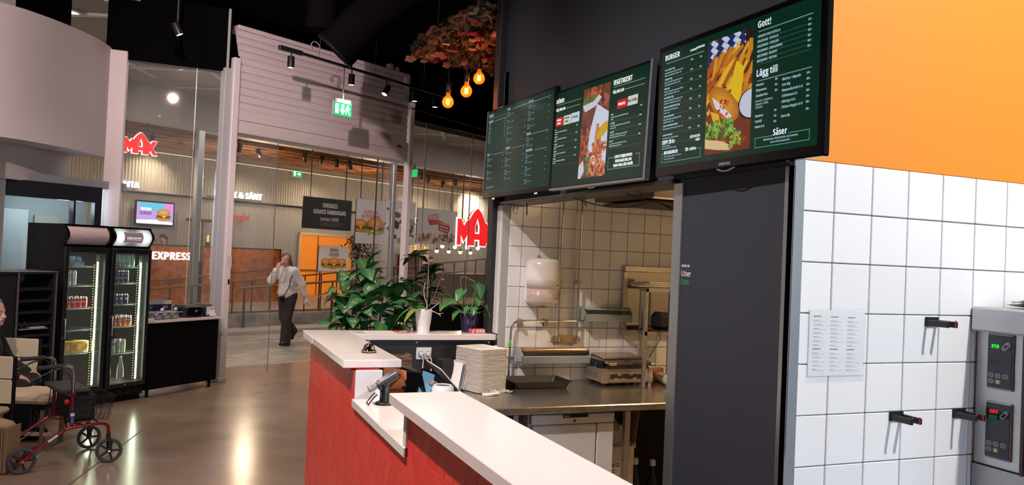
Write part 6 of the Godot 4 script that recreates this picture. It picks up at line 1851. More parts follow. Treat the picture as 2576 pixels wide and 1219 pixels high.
	obj("handle_end", cyl(cyl(mb(), Vector3(-0.18, 0.168, 0.165), Vector3(-0.12, 0.168, 0.165), 0.013, 12), Vector3(0.17, 0.168, 0.165), Vector3(0.205, 0.168, 0.165), 0.013, 12), sets.chrome, g)
	obj("arm", tube(tube(mb(), [Vector3(-0.2, 0.19, -0.12), Vector3(-0.195, 0.185, 0.05), Vector3(-0.175, 0.168, 0.165)], 0.01, 8), [Vector3(0.2, 0.19, -0.12), Vector3(0.2, 0.185, 0.05), Vector3(0.2, 0.168, 0.165)], 0.01, 8), sets.alu, g)
	obj("side_cover", lohi(Vector3(-0.208, 0.13, -0.13), Vector3(-0.186, 0.185, 0.12), 0.006), sets.gloss_black, g)
	obj("stay_rod", cyl(mb(), Vector3(-0.215, 0.12, 0.02), Vector3(-0.2, 0.188, 0.03), 0.004, 6), sets.chrome, g)
	for q in 15:
		piece("vent_slot", q, sets.get_or_add("vent", box(Vector3(0.001, 0.003, 0.028)).commit()), mat(rgb(60, 56, 52), 0.6), g, at(-0.2105, 0.085 - (q % 5) * 0.008, -0.09 + (q / 5) * 0.055))
	var r := thing("paper_roll", "cream roll of baking paper lying beside the grill", "roll", at(3.4, 0.954, -5.06, yaw(-18)))
	obj("roll", lathe(mb(), [Vector2(0, -0.2), Vector2(0.012, -0.2), Vector2(0.014, -0.194), Vector2(0.024, -0.194), Vector2(0.026, -0.2), Vector2(0.034, -0.198), Vector2(0.037, -0.19), Vector2(0.037, 0.22), Vector2(0, 0.22)], 20, Transform3D(Basis(Vector3.RIGHT, -PI / 2), Vector3.ZERO)), mat(rgb(226, 214, 190), 0.6), r)
	r = thing("carton_scrap", "small brown cardboard piece at the foot of the steel rack", "cardboard", at(3.46, 0.916, -5.3))
	obj("sheet", bx(mb(), Vector3(0, 0.05, 0), Vector3(0.09, 0.1, 0.05), 0.006, Basis(Vector3.BACK, 0.1)), mat(rgb(150, 96, 62), 0.85), r)
	r = thing("note_pad", "small pile of white order slips in front of the tray stack", "paper", at(1.905, 0.916, -4.885, yaw(12)))
	for k in 3:
		obj("slip", bx(mb(), Vector3(0.002 * k, 0.003 + 0.004 * k, 0), Vector3(0.115, 0.0035, 0.045), 0.001, yaw(-8.0 * k + 14.0)), sets.paper, r)
	r = thing("plastic_wrap", "crumpled clear plastic wrap at the foot of the tray stack", "wrap", at(2.0, 0.916, -4.95))
	var cr := mb()
	wavy_sheet(cr, 0.16, 0.07, 0.022, 3)
	obj("film", cr, mat(Color(0.9, 0.9, 0.88, 0.35), 0.2, 0.0, {"transparency": BaseMaterial3D.TRANSPARENCY_ALPHA}), r, at(0, 0.001, 0, yaw(15)))
	r = thing("green_bottle", "pale squeeze bottle with a green top at the end of the plant shelf", "bottle", at(2.115, 0.916, -5.36))
	obj("body", lathe(mb(), [Vector2(0, 0), Vector2(0.024, 0), Vector2(0.024, 0.24), Vector2(0.012, 0.27), Vector2(0, 0.27)], 14), mat(rgb(206, 216, 214), 0.4), r)
	obj("top", lathe(mb(), [Vector2(0.012, 0.268), Vector2(0.01, 0.3), Vector2(0.002, 0.325), Vector2(0, 0.325)], 10, Transform3D(Basis(Vector3.BACK, -0.2), Vector3(0.05, 0.0, 0))), mat(rgb(90, 170, 84), 0.5), r)
	# papers on the plant shelf
	r = thing("table_menu", "white printed menu sheet lying on the plant shelf", "paper", at(1.3, 1.2605, -5.535))
	im = picture(96, 48, rgb(236, 230, 230))
	for q in [[8, 10, 40], [50, 14, 88], [10, 22, 30], [14, 34, 60], [66, 30, 90]]:
		stick(im, Vector2(q[0], q[1]), Vector2(q[2], q[1] + 3), 1.6, rgb(196, 150, 150), 0.1)
	obj("sheet", flat(0.22, 0.12), print_mat(im), r, Transform3D(Basis(Vector3.UP, 0.08) * Basis(Vector3.RIGHT, -PI / 2), Vector3(0, 0.0012, 0)))
	obj("backing", box(Vector3(0.22, 0.001, 0.12), 0.0, Vector3(0, 0.0005, 0)).commit(), sets.paper, r, Transform3D(yaw(4.6), O))
	r = thing("red_card", "small red flyer on the plant shelf left of the white pot", "flyer", at(1.47, 1.2605, -5.585))
	obj("card", box(Vector3(0.13, 0.002, 0.08), 0.0005, Vector3(0, 0.001, 0)), mat(rgb(206, 52, 44), 0.5), r, Transform3D(yaw(-6), O))
	obj("white_field", box(Vector3(0.05, 0.0008, 0.03), 0.0, Vector3(0.01, 0.0024, 0)), sets.paper, r, Transform3D(yaw(-6), O))
	r = thing("pen_cap", "tiny white tube standing on the plant shelf beside the white pot", "cap", at(1.555, 1.2605, -5.62))
	obj("tube", lathe(mb(), [Vector2(0, 0), Vector2(0.006, 0), Vector2(0.006, 0.018), Vector2(0.004, 0.022), Vector2(0, 0.022)], 10), sets.white_frame, r)
	r = thing("sugar_box", "flat pink and white carton on the plant shelf right of the blue pot", "carton", at(2.02, 1.2605, -5.53))
	obj("carton", box(Vector3(0.12, 0.03, 0.07), 0.003, Vector3(0, 0.015, 0)), mat(rgb(212, 84, 84), 0.5), r)
	var stripes := mb()
	for k in 9:
		bl(stripes, Vector3(-0.012 + k * 0.008, 0.003, 0.0355), Vector3(-0.0085 + k * 0.008, 0.027, 0.0362))
	bx(stripes, Vector3(-0.035, 0.015, 0.0358), Vector3(0.006, 0.03, 0.001), 0.0, Basis(Vector3.BACK, -0.5))
	obj("print", stripes, sets.paper, r)

func tray_mesh(w: float, d: float, h: float) -> SurfaceTool:
	var st := mb()
	var ring := func(hw: float, hd: float, r: float, y: float) -> Array:
		var out := []
		for i in 20:
			var a := TAU * (i + 0.5) / 20
			out.append(Vector3(signf(cos(a)) * (hw - r) + cos(a) * r, y, signf(sin(a)) * (hd - r) + sin(a) * r))
		return out
	var g := h * 0.5 + 0.008
	var rs := [ring.call(w / 2 - g, d / 2 - g, 0.03, 0.0), ring.call(w / 2 - 0.009, d / 2 - 0.009, 0.03, h - 0.0045), ring.call(w / 2, d / 2, 0.032, h - 0.0045), ring.call(w / 2, d / 2, 0.032, h), ring.call(w / 2 - 0.01, d / 2 - 0.01, 0.028, h), ring.call(w / 2 - 0.002 - g, d / 2 - 0.002 - g, 0.026, 0.003)]
	for k in rs.size() - 1:
		for i in 20:
			var j := (i + 1) % 20
			var mid: Vector3 = (rs[k][i] + rs[k + 1][j]) * 0.5
			var out := Vector3(mid.x, 0, mid.z)
			if k == 3:
				out = Vector3.UP
			elif k == 4:
				out = -out
			quad(st, rs[k][i], rs[k][j], rs[k + 1][j], rs[k + 1][i], out)
	for i in range(1, 19):
		tri(st, rs[5][0], rs[5][i], rs[5][i + 1], Vector3.UP)
		tri(st, rs[0][0], rs[0][i], rs[0][i + 1], Vector3.DOWN)
	return st

# ---------------------------------------------------------------- plants
# a folded, drooping leaf along +z, length 1, vertex coloured
func leaf_mesh(wide: float, droop: float, fold: float, kind: int, vary := 0.0, heart := false) -> ArrayMesh:
	var st := mb()
	var n := 7
	var pts := []
	for i in n + 1:
		var t := float(i) / n
		var prof := pow(sin(PI * pow(t, 0.8)), 0.8) * wide
		if heart:
			prof = wide * (pow(1.0 - t, 0.75) * (0.55 + 0.9 * sqrt(minf(t * 5.0, 1.0))) if t > 0.0 else 0.35)
		var z := t * (1.0 - droop * 0.2 * t)
		var y := 0.16 * sin(t * 1.4) - droop * t * t * 0.6
		pts.append([Vector3(-prof, y + prof * fold, z - (0.12 if heart and i == 0 else 0.0)), Vector3(-prof * 0.5, y + prof * fold * 0.35, z), Vector3(0, y, z), Vector3(prof * 0.5, y + prof * fold * 0.35, z), Vector3(prof, y + prof * fold, z - (0.12 if heart and i == 0 else 0.0))])
	for i in n:
		for k in 4:
			var q := [pts[i][k], pts[i][k + 1], pts[i + 1][k + 1], pts[i + 1][k]]
			for tq in [[0, 1, 2], [0, 2, 3]]:
				var a: Vector3 = q[tq[0]]
				var b: Vector3 = q[tq[1]]
				var c: Vector3 = q[tq[2]]
				var nn := (a - c).cross(a - b)
				if nn.length_squared() < 1e-14:
					continue
				if nn.y < 0:
					var s := b
					b = c
					c = s
					nn = -nn
				nn = nn.normalized()
				for v in [a, b, c]:
					var col := Color(0.03, 0.145, 0.045)
					if kind == 1:
						col = Color(0.04, 0.2, 0.05)
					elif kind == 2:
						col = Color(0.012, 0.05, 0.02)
					elif kind == 3:
						col = Color(0.2, 0.27, 0.03)
					elif kind == 4:
						col = Color(0.03, 0.13, 0.055)
					if absf(v.x) < 0.001:
						col = col.lerp(Color(0.2, 0.32, 0.12), 0.5)
					elif vary > 0.0 and k in [1, 2] and (i % 2 == 0):
						col = col.lerp(Color(0.45, 0.47, 0.27), vary)
					st.set_color(col)
					st.set_normal(nn)
					st.add_vertex(v)
	return st.commit()

func leaf_mat() -> StandardMaterial3D:
	return mat(Color.WHITE, 0.38, 0.0, {"vertex_color_use_as_albedo": true, "backlight_enabled": true, "backlight": Color(0.1, 0.16, 0.05)})

func leaf_at(mesh: Mesh, i: int, root: Node, base: Vector3, dir: Vector3, size: float, roll := 0.0) -> void:
	var z := dir.normalized()
	var x := Vector3.UP.cross(z)
	if x.length() < 0.05:
		x = Vector3.RIGHT
	x = x.normalized()
	var b := Basis(x, z.cross(x), z) * Basis(Vector3.BACK, roll)
	piece("leaf", i, mesh, leaf_mat(), root, Transform3D(b.scaled_local(Vector3.ONE * size), base))

func plants() -> void:
	var stem_m := mat(rgb(78, 84, 46), 0.7)
	var soil := mat(rgb(48, 36, 30), 0.95)
	var big := [leaf_mesh(0.29, 0.7, 0.22, 0, 0.0), leaf_mesh(0.27, 0.5, 0.2, 1, 0.0), leaf_mesh(0.28, 0.8, 0.24, 0, 0.5), leaf_mesh(0.26, 0.65, 0.2, 0, 0.7), leaf_mesh(0.3, 0.85, 0.25, 1, 0.15)]
	var p := thing("potted_plant", "big bushy broad-leaved plant with pale streaked leaves behind the plant shelf", "plant", at(1.4, 0, -6.35))
	obj("pot", lathe(mb(), [Vector2(0, 0), Vector2(0.17, 0), Vector2(0.21, 0.4), Vector2(0.21, 0.4), Vector2(0.19, 0.4), Vector2(0.185, 0.36), Vector2(0, 0.36)], 24), mat(rgb(70, 66, 64), 0.6), p)
	obj("soil", lathe(mb(), [Vector2(0, 0.365), Vector2(0.185, 0.365)], 20), soil, p)
	var tips := [[Vector3(-0.05, 1.7, 0.0), 12], [Vector3(-0.24, 1.52, 0.06), 12], [Vector3(-0.17, 1.36, 0.14), 12], [Vector3(0.08, 1.5, 0.1), 12], [Vector3(0.22, 1.46, 0.0), 11], [Vector3(0.05, 1.36, 0.16), 12], [Vector3(0.24, 1.3, 0.08), 11], [Vector3(-0.24, 1.26, 0.04), 12], [Vector3(0.0, 1.58, -0.1), 10], [Vector3(0.12, 1.2, 0.14), 10], [Vector3(-0.1, 1.22, 0.14), 10], [Vector3(0.33, 1.48, 0.02), 4], [Vector3(0.0, 1.12, 0.06), 10], [Vector3(-0.08, 1.45, 0.16), 9]]
	var i := 0
	for q in tips:
		var tip: Vector3 = q[0]
		obj("stem", tube(mb(), swag([Vector3(tip.x * 0.15, 0.36, tip.z * 0.15), Vector3(tip.x * 0.55, tip.y * 0.55, tip.z * 0.5), tip]), 0.009, 6, 0.005), stem_m, p)
		for k in q[1]:
			var a: float = TAU * k / q[1] + rng.randf_range(-0.3, 0.3) + tip.x * 7
			var e := rng.randf_range(-0.5, 0.45) if k > 2 else rng.randf_range(0.5, 1.1)
			var dir := Vector3(cos(a) * cos(e), sin(e), sin(a) * cos(e) * 0.9 + 0.15)
			leaf_at(big[[0, 1, 2, 0, 3, 4, 1, 2][(i * 5 + k) % 8]], i, p, tip + Vector3(0, -0.025 * (k % 4), 0) + dir * 0.02, dir, rng.randf_range(0.16, 0.235), rng.randf_range(-0.5, 0.5))
			i += 1
	# dark plant nearer the glass
	p = thing("potted_plant", "dark-leaved tall plant in shade near the glass, behind the orchid", "plant", at(2.4, 0, -8.3))
	obj("pot", lathe(mb(), [Vector2(0, 0), Vector2(0.17, 0), Vector2(0.2, 0.36), Vector2(0.2, 0.36), Vector2(0.18, 0.36), Vector2(0.17, 0.33), Vector2(0, 0.33)], 20), sets.plastic, p)
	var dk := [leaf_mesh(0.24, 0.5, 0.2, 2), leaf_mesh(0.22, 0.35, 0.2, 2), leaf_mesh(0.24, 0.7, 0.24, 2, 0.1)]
	i = 0
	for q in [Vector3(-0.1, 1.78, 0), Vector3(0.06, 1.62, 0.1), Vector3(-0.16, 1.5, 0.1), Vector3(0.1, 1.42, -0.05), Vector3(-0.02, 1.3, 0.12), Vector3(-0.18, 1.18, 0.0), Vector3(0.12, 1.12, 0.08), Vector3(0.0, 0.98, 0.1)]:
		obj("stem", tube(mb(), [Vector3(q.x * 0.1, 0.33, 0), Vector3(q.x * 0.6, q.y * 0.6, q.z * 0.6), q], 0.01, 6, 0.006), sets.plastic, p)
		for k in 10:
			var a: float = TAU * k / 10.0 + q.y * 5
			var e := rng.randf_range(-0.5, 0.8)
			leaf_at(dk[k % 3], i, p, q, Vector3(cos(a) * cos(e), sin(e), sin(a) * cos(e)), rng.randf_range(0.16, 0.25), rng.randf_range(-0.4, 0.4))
			i += 1
	# orchid in the white pot
	p = thing("orchid", "leggy orchid with bare stems and pale roots in a white pot", "plant", at(1.628, 1.2605, -5.585))
	obj("pot", lathe(mb(), [Vector2(0, 0), Vector2(0.047, 0), Vector2(0.047, 0), Vector2(0.05, 0.04), Vector2(0.0505, 0.042), Vector2(0.0515, 0.044), Vector2(0.064, 0.157), Vector2(0.064, 0.16), Vector2(0.06, 0.16), Vector2(0.057, 0.14), Vector2(0, 0.14)], 32), mat(rgb(236, 236, 240), 0.3), p)
	obj("bark_chips", ball(mb(), Vector3(0, 0.138, 0), Vector3(0.056, 0.014, 0.056), 12), soil, p)
	var lm := leaf_mesh(0.16, 1.3, 0.25, 3)
	leaf_at(lm, 0, p, Vector3(-0.02, 0.15, 0.02), Vector3(-1, 0.25, 0.5), 0.2)
	leaf_at(leaf_mesh(0.15, 1.6, 0.2, 1), 1, p, Vector3(-0.03, 0.15, -0.01), Vector3(-1, 0.3, -0.1), 0.22)
	var stick_m := mat(rgb(104, 84, 78), 0.7)
	obj("flower_stem", tube(mb(), swag([Vector3(0.0, 0.14, 0), Vector3(0.06, 0.22, 0.0), Vector3(0.095, 0.32, 0.0), Vector3(0.125, 0.4, 0.0), Vector3(0.155, 0.47, 0.0)]), 0.0045, 6, 0.003), stick_m, p)
	obj("support_rod", tube(mb(), [Vector3(0.02, 0.14, 0), Vector3(0.022, 0.42, 0.0), Vector3(0.018, 0.62, 0)], 0.003, 6), mat(rgb(150, 140, 138), 0.5), p)
	obj("orange_tie", box(Vector3(0.016, 0.014, 0.008), 0.003, Vector3(0.135, 0.385, 0)), mat(rgb(214, 110, 70), 0.5), p)
	var root_m := mat(rgb(206, 190, 178), 0.6)
	for q in [[Vector3(0, 0.15, 0.01), Vector3(0.018, 0.19, 0.02), Vector3(-0.004, 0.25, 0.02), Vector3(-0.012, 0.3, 0.02), Vector3(-0.004, 0.36, 0.02)], [Vector3(0.02, 0.15, 0.02), Vector3(0.055, 0.152, 0.05), Vector3(0.09, 0.138, 0.06), Vector3(0.13, 0.142, 0.06)], [Vector3(0.02, 0.15, 0.0), Vector3(0.05, 0.17, 0.02), Vector3(0.085, 0.195, 0.02), Vector3(0.1, 0.215, 0.02)], [Vector3(0.09, 0.138, 0.06), Vector3(0.105, 0.128, 0.065), Vector3(0.108, 0.118, 0.065)]]:
		obj("air_root", tube(mb(), swag(q), 0.0042, 6, 0.0025), root_m, p)
	# anthurium in the blue pot
	p = thing("anthurium", "heart-leaved anthurium with green stalks in a dark blue pot", "plant", at(1.985, 1.2605, -5.585))
	obj("pot", lathe(mb(), [Vector2(0, 0), Vector2(0.058, 0), Vector2(0.058, 0), Vector2(0.062, 0.05), Vector2(0.0625, 0.06), Vector2(0.064, 0.062), Vector2(0.073, 0.14), Vector2(0.075, 0.147), Vector2(0.07, 0.147), Vector2(0.067, 0.13), Vector2(0, 0.13)], 32), mat(rgb(24, 28, 66), 0.12), p)
	obj("pot_rim", lathe(mb(), [Vector2(0.0752, 0.143), Vector2(0.0755, 0.148), Vector2(0.0695, 0.1485)], 32), mat(rgb(150, 150, 160), 0.3), p)
	obj("soil", ball(mb(), Vector3(0, 0.128, 0), Vector3(0.066, 0.012, 0.066), 12), soil, p)
	var heart := leaf_mesh(0.4, 0.35, 0.12, 4, 0.0, true)
	var heart2 := leaf_mesh(0.32, 0.5, 0.3, 1, 0.0, true)
	var green := mat(rgb(120, 150, 70), 0.5)
	var spots := [[Vector3(0.03, 0.36, 0.03), Vector3(0.15, -0.85, 0.5), 0.13, 0], [Vector3(0.13, 0.24, 0.02), Vector3(0.55, -0.7, 0.2), 0.12, 0], [Vector3(-0.12, 0.23, 0.02), Vector3(-0.7, -0.3, 0.4), 0.13, 1], [Vector3(-0.19, 0.2, 0.03), Vector3(-0.6, -0.25, 0.5), 0.11, 1], [Vector3(-0.1, 0.16, 0.05), Vector3(-0.7, -0.65, 0.3), 0.1, 1], [Vector3(0.07, 0.34, -0.04), Vector3(0.3, -0.6, -0.3), 0.15, 0], [Vector3(-0.05, 0.31, -0.02), Vector3(-0.4, -0.5, 0.3), 0.13, 1], [Vector3(0.1, 0.2, 0.06), Vector3(0.3, -0.8, 0.4), 0.1, 1], [Vector3(0.0, 0.19, 0.07), Vector3(-0.2, -0.6, 0.6), 0.085, 1], [Vector3(-0.03, 0.19, 0.05), Vector3(-0.5, -0.8, 0.2), 0.08, 1], [Vector3(0.08, 0.155, 0.05), Vector3(0.3, -1, 0.2), 0.075, 1], [Vector3(-0.15, 0.25, -0.03), Vector3(-0.8, 0.1, -0.3), 0.13, 1], [Vector3(0.15, 0.28, -0.04), Vector3(0.6, -0.3, -0.4), 0.13, 0], [Vector3(0.02, 0.26, 0.05), Vector3(0.1, -0.6, 0.7), 0.09, 1]]
	for k in spots.size():
		var q: Array = spots[k]
		var top: Vector3 = q[0]
		obj("stalk", tube(mb(), swag([Vector3(top.x * 0.12, 0.13, top.z * 0.2), Vector3(top.x * 0.5, lerpf(0.13, top.y, 0.6), top.z * 0.5), top]), 0.0032, 6, 0.002), green, p)
		leaf_at(heart if q[3] == 0 else heart2, k, p, top, q[1], q[2] * 1.05)
	obj("stalk", tube(mb(), swag([Vector3(-0.02, 0.13, 0), Vector3(-0.07, 0.3, 0), Vector3(-0.085, 0.38, 0), Vector3(-0.07, 0.41, 0), Vector3(-0.03, 0.4, 0), Vector3(0.03, 0.37, 0.02)]), 0.003, 6), mat(rgb(130, 140, 84), 0.5), p)
	# small olive tree in the burger bar
	p = thing("small_tree", "small olive tree with a round crown in the burger bar, before the orange door", "tree", M(7.85, 0.4, 6.3))
	obj("pot", lathe(mb(), [Vector2(0, 0), Vector2(0.16, 0), Vector2(0.2, 0.36), Vector2(0.2, 0.36), Vector2(0.17, 0.34), Vector2(0, 0.33)], 16), mat(rgb(90, 88, 86), 0.8), p)
	obj("trunk", tube(mb(), [Vector3(0, 0.3, 0), Vector3(0.02, 0.8, 0), Vector3(-0.01, 1.25, 0), Vector3(0.0, 1.5, 0)], 0.035, 8, 0.02), mat(rgb(74, 56, 42), 0.85), p)
	for q in [Vector3(-0.25, 1.5, 0), Vector3(0.22, 1.55, 0.05), Vector3(0.05, 1.7, -0.1)]:
		obj("branch", tube(mb(), [Vector3(0, 1.15, 0), q * Vector3(0.5, 0.92, 0.5), q], 0.014, 6, 0.006), mat(rgb(74, 56, 42), 0.85), p)
	foliage(p, "foliage", Vector3(0.02, 1.46, 0), Vector3(0.5, 0.42, 0.42), 520, 0.1, [Color(0.05, 0.055, 0.02), Color(0.09, 0.085, 0.03), Color(0.035, 0.04, 0.018), Color(0.14, 0.12, 0.045)])

func foliage(root: Node, called: String, c: Vector3, r: Vector3, n: int, size: float, cols: Array) -> void:
	var mm := MultiMesh.new()
	mm.transform_format = MultiMesh.TRANSFORM_3D
	mm.use_colors = true
	mm.mesh = thin_leaf()
	mm.instance_count = n
	for k in n:
		var d := Vector3(rng.randfn(), rng.randfn(), rng.randfn()).normalized() * pow(rng.randf(), 0.45)
		var b := Basis(Vector3(rng.randfn(), rng.randfn(), rng.randfn()).normalized(), rng.randf_range(0, TAU)).scaled_local(Vector3.ONE * size * rng.randf_range(0.6, 1.2))
		mm.set_instance_transform(k, Transform3D(b, c + d * r))
		mm.set_instance_color(k, cols[k % cols.size()])
	var o := MultiMeshInstance3D.new()
	o.multimesh = mm
	o.material_override = mat(Color.WHITE, 0.6, 0.0, {"vertex_color_use_as_albedo": true, "backlight_enabled": true, "backlight": Color(0.08, 0.1, 0.04)})
	o.name = called
	root.add_child(o, true)
	o.set_meta("kind", "stuff")

func thin_leaf() -> ArrayMesh:
	if not sets.has("thin_leaf"):
		var st := mb()
		var p := [Vector3(0, 0, 0), Vector3(0.2, 0.06, 0.3), Vector3(0.17, 0.04, 0.65), Vector3(0, -0.05, 1), Vector3(-0.17, 0.04, 0.65), Vector3(-0.2, 0.06, 0.3), Vector3(0, 0.0, 0.45)]
		for k in 6:
			var a: Vector3 = p[k]
			var b: Vector3 = p[(k + 1) % 6]
			var n: Vector3 = (a - p[6]).cross(a - b)
			var q := [a, b, p[6]]
			if n.y < 0:
				n = -n
				q = [b, a, p[6]]
			n = n.normalized()
			for v in q:
				st.set_color(Color.WHITE)
				st.set_normal(n)
				st.add_vertex(v)
		sets.thin_leaf = st.commit()
	return sets.thin_leaf


# ---------------------------------------------------------------- drinks fridges and the cutlery cabinet
func fridge(x: float, label: String, lit: bool) -> Node3D:
	var f := thing("drinks_fridge", label, "fridge", F(x, 0, 0))
	var blk := mat(rgb(18, 18, 21), 0.35, 0.0, {"metallic_specular": 0.35})
	var w := 0.53
	var st := mb()
	bl(st, Vector3(0, 0.06, -0.62), Vector3(0.022, 1.977, -0.045), 0.004)
	bl(st, Vector3(w - 0.022, 0.06, -0.62), Vector3(w, 1.977, -0.045), 0.004)
	bl(st, Vector3(0.02, 0.06, -0.62), Vector3(w - 0.02, 1.977, -0.6), 0.002)
	bl(st, Vector3(0.02, 1.72, -0.61), Vector3(w - 0.02, 1.977, -0.05), 0.002)
	bl(st, Vector3(0.02, 0.06, -0.61), Vector3(w - 0.02, 0.19, -0.05), 0.002)
	obj("body", st, blk, f)
	for k in 8:
		obj("vent_slot", lohi(Vector3(0.05 + 0.12 * (k % 4), 0.09 + 0.025 * (k / 4), -0.05), Vector3(0.14 + 0.12 * (k % 4), 0.1 + 0.025 * (k / 4), -0.044)), mat(rgb(50, 50, 54), 0.4), f)
	obj("toe_kick", lohi(Vector3(0.01, 0, -0.58), Vector3(w - 0.01, 0.06, -0.08)), sets.black, f)
	# curved header sign
	var n := 8
	var hs := mb()
	var rim := mb()
	for i in n:
		var a := float(i) / n
		var b := float(i + 1) / n
		var ya := lerpf(1.765, 1.962, a)
		var yb := lerpf(1.765, 1.962, b)
		var za := -0.045 + 0.06 * sin(PI * a)
		var zb := -0.045 + 0.06 * sin(PI * b)
		var nn := Vector3(0, -(zb - za), yb - ya).normalized()
		for q in [[0.028, ya, za, 0, 1 - a], [w - 0.028, yb, zb, 1, 1 - b], [w - 0.028, ya, za, 1, 1 - a], [0.028, ya, za, 0, 1 - a], [0.028, yb, zb, 0, 1 - b], [w - 0.028, yb, zb, 1, 1 - b]]:
			vx(hs, Vector3(q[0], q[1], q[2]), nn, Vector2(q[3], q[4]))
		for s in [0.0, w - 0.026]:
			quad(rim, Vector3(s, ya, za + 0.008), Vector3(s + 0.026, ya, za + 0.008), Vector3(s + 0.026, yb, zb + 0.008), Vector3(s, yb, zb + 0.008), Vector3.BACK)
			quad(rim, Vector3(s, ya, -0.05), Vector3(s, ya, za + 0.008), Vector3(s, yb, zb + 0.008), Vector3(s, yb, -0.05), Vector3.LEFT)
			quad(rim, Vector3(s + 0.026, ya, -0.05), Vector3(s + 0.026, ya, za + 0.008), Vector3(s + 0.026, yb, zb + 0.008), Vector3(s + 0.026, yb, -0.05), Vector3.RIGHT)
	bl(rim, Vector3(0, 1.745, -0.06), Vector3(w, 1.767, -0.03), 0.003)
	bl(rim, Vector3(0, 1.958, -0.06), Vector3(w, 1.979, -0.03), 0.003)
	obj("header_frame", rim, sets.gloss_black, f)
	var im := picture(160, 64, rgb(206, 186, 190))
	if lit:
		for y in 64:
			for u in 160:
				var d := minf(Vector2((u - 22) / 44.0, (y - 32) / 44.0).length(), Vector2((u - 132) / 44.0, (y - 32) / 44.0).length())
				var v := clampf(1.25 - d * 0.75, 0.42, 1.0)
				im.set_pixel(u, y, Color(v * 0.97, v, v))
		im.fill_rect(Rect2i(36, 12, 84, 40), rgb(120, 96, 100))
		outline(im, Vector2(36, 12), Vector2(120, 51), rgb(196, 190, 190), 1)
	else:
		outline(im, Vector2(44, 14), Vector2(128, 50), rgb(222, 208, 210), 2)
	var hm: StandardMaterial3D = lit_picture(im, 1.05, 0.3) if lit else print_mat(im, 0.3)
	obj("header_sign", hs, hm, f)
	var tx := mb()
	line(tx, "DÖNER FACTORY", 0.018, Transform3D(Basis(), Vector3(0.265 if lit else 0.285, 1.858, 0.0165)), "bold", 1, 0.95)
	bl(tx, Vector3(0.17, 1.838, 0.0155), Vector3(0.36, 1.841, 0.0165))
	obj("header_lettering", tx, glow(Color(0.95, 0.92, 0.92), 0.8) if lit else mat(rgb(226, 212, 214), 0.5), f)
	# door
	var d := mb()
	bl(d, Vector3(0.004, 0.175, -0.042), Vector3(0.05, 1.738, 0.0), 0.005)
	bl(d, Vector3(w - 0.05, 0.175, -0.042), Vector3(w - 0.004, 1.738, 0.0), 0.005)
	bl(d, Vector3(0.05, 1.675, -0.042), Vector3(w - 0.05, 1.738, 0.0), 0.005)
	bl(d, Vector3(0.05, 0.175, -0.042), Vector3(w - 0.05, 0.225, 0.0), 0.005)
	var door := obj("door", d, sets.plastic, f)
	obj("pane", lohi(Vector3(0.05, 0.225, -0.014), Vector3(w - 0.05, 1.675, -0.008)), sets.glass, door)
	obj("handle", tube(mb(), [Vector3(0.02, 0.78, 0.0), Vector3(0.02, 0.78, 0.03), Vector3(0.02, 0.98, 0.03), Vector3(0.02, 0.98, 0.0)], 0.007, 8), sets.alu, door)
	obj("lock", lathe(mb(), [Vector2(0, 0.006), Vector2(0.009, 0.005), Vector2(0.01, 0.0)], 14, Transform3D(Basis(Vector3.RIGHT, PI / 2), Vector3(0.25, 0.2, 0.001))), sets.chrome, door)
	# shelves and lights
	for y in ([1.535, 1.325, 1.085, 0.85, 0.6] if not lit else [1.53, 1.345, 1.105, 0.855, 0.55]):
		var sh := mb()
		bl(sh, Vector3(0.024, y - 0.014, -0.09), Vector3(w - 0.024, y - 0.002, -0.082), 0.002)
		for k in 11:
			bl(sh, Vector3(0.04 + 0.045 * k, y - 0.006, -0.56), Vector3(0.044 + 0.045 * k, y - 0.002, -0.085))
		obj("shelf", sh, mat(rgb(120, 126, 118), 0.35, 0.5), f)
	obj("floor_plate", lohi(Vector3(0.022, 0.19, -0.6), Vector3(w - 0.022, 0.2, -0.05)), mat(rgb(90, 92, 88), 0.5), f)
	var lx := 0.425
	obj("light_profile", lohi(Vector3(lx - 0.008, 0.22, -0.075), Vector3(lx + 0.03, 1.66, -0.06), 0.002), mat(rgb(150, 154, 150), 0.4, 0.6), f)
	obj("led_strip", lohi(Vector3(lx - 0.004, 0.24, -0.06), Vector3(lx + 0.012, 1.58, -0.052), 0.002), glow(Color(0.93, 1.0, 0.86), 5.0), f)
	var beads := mb()
	for k in 46:
		bx(beads, Vector3(lx - 0.026, 0.25 + k * 0.0288, -0.07), Vector3(0.007, 0.01, 0.005), 0.002)
		bx(beads, Vector3(lx + 0.032, 0.25 + k * 0.0288, -0.07), Vector3(0.005, 0.008, 0.004), 0.001)
	obj("led_beads", beads, glow(Color(0.9, 1.0, 0.5), 1.6), f).set_meta("kind", "stuff")
	lamp_area("fridge_strip_light", F(x + lx - 0.02, 0.92, -0.1, 0) * Transform3D(Basis.looking_at(Vector3(-0.75, 0, -0.65)), O), Vector2(0.03, 1.34), Color(0.9, 1.0, 0.85), 0.55)
	lamp_area("fridge_front_light", F(x + lx, 0.92, -0.045, 180), Vector2(0.03, 1.34), Color(0.93, 1.0, 0.86), 0.25)
	return f

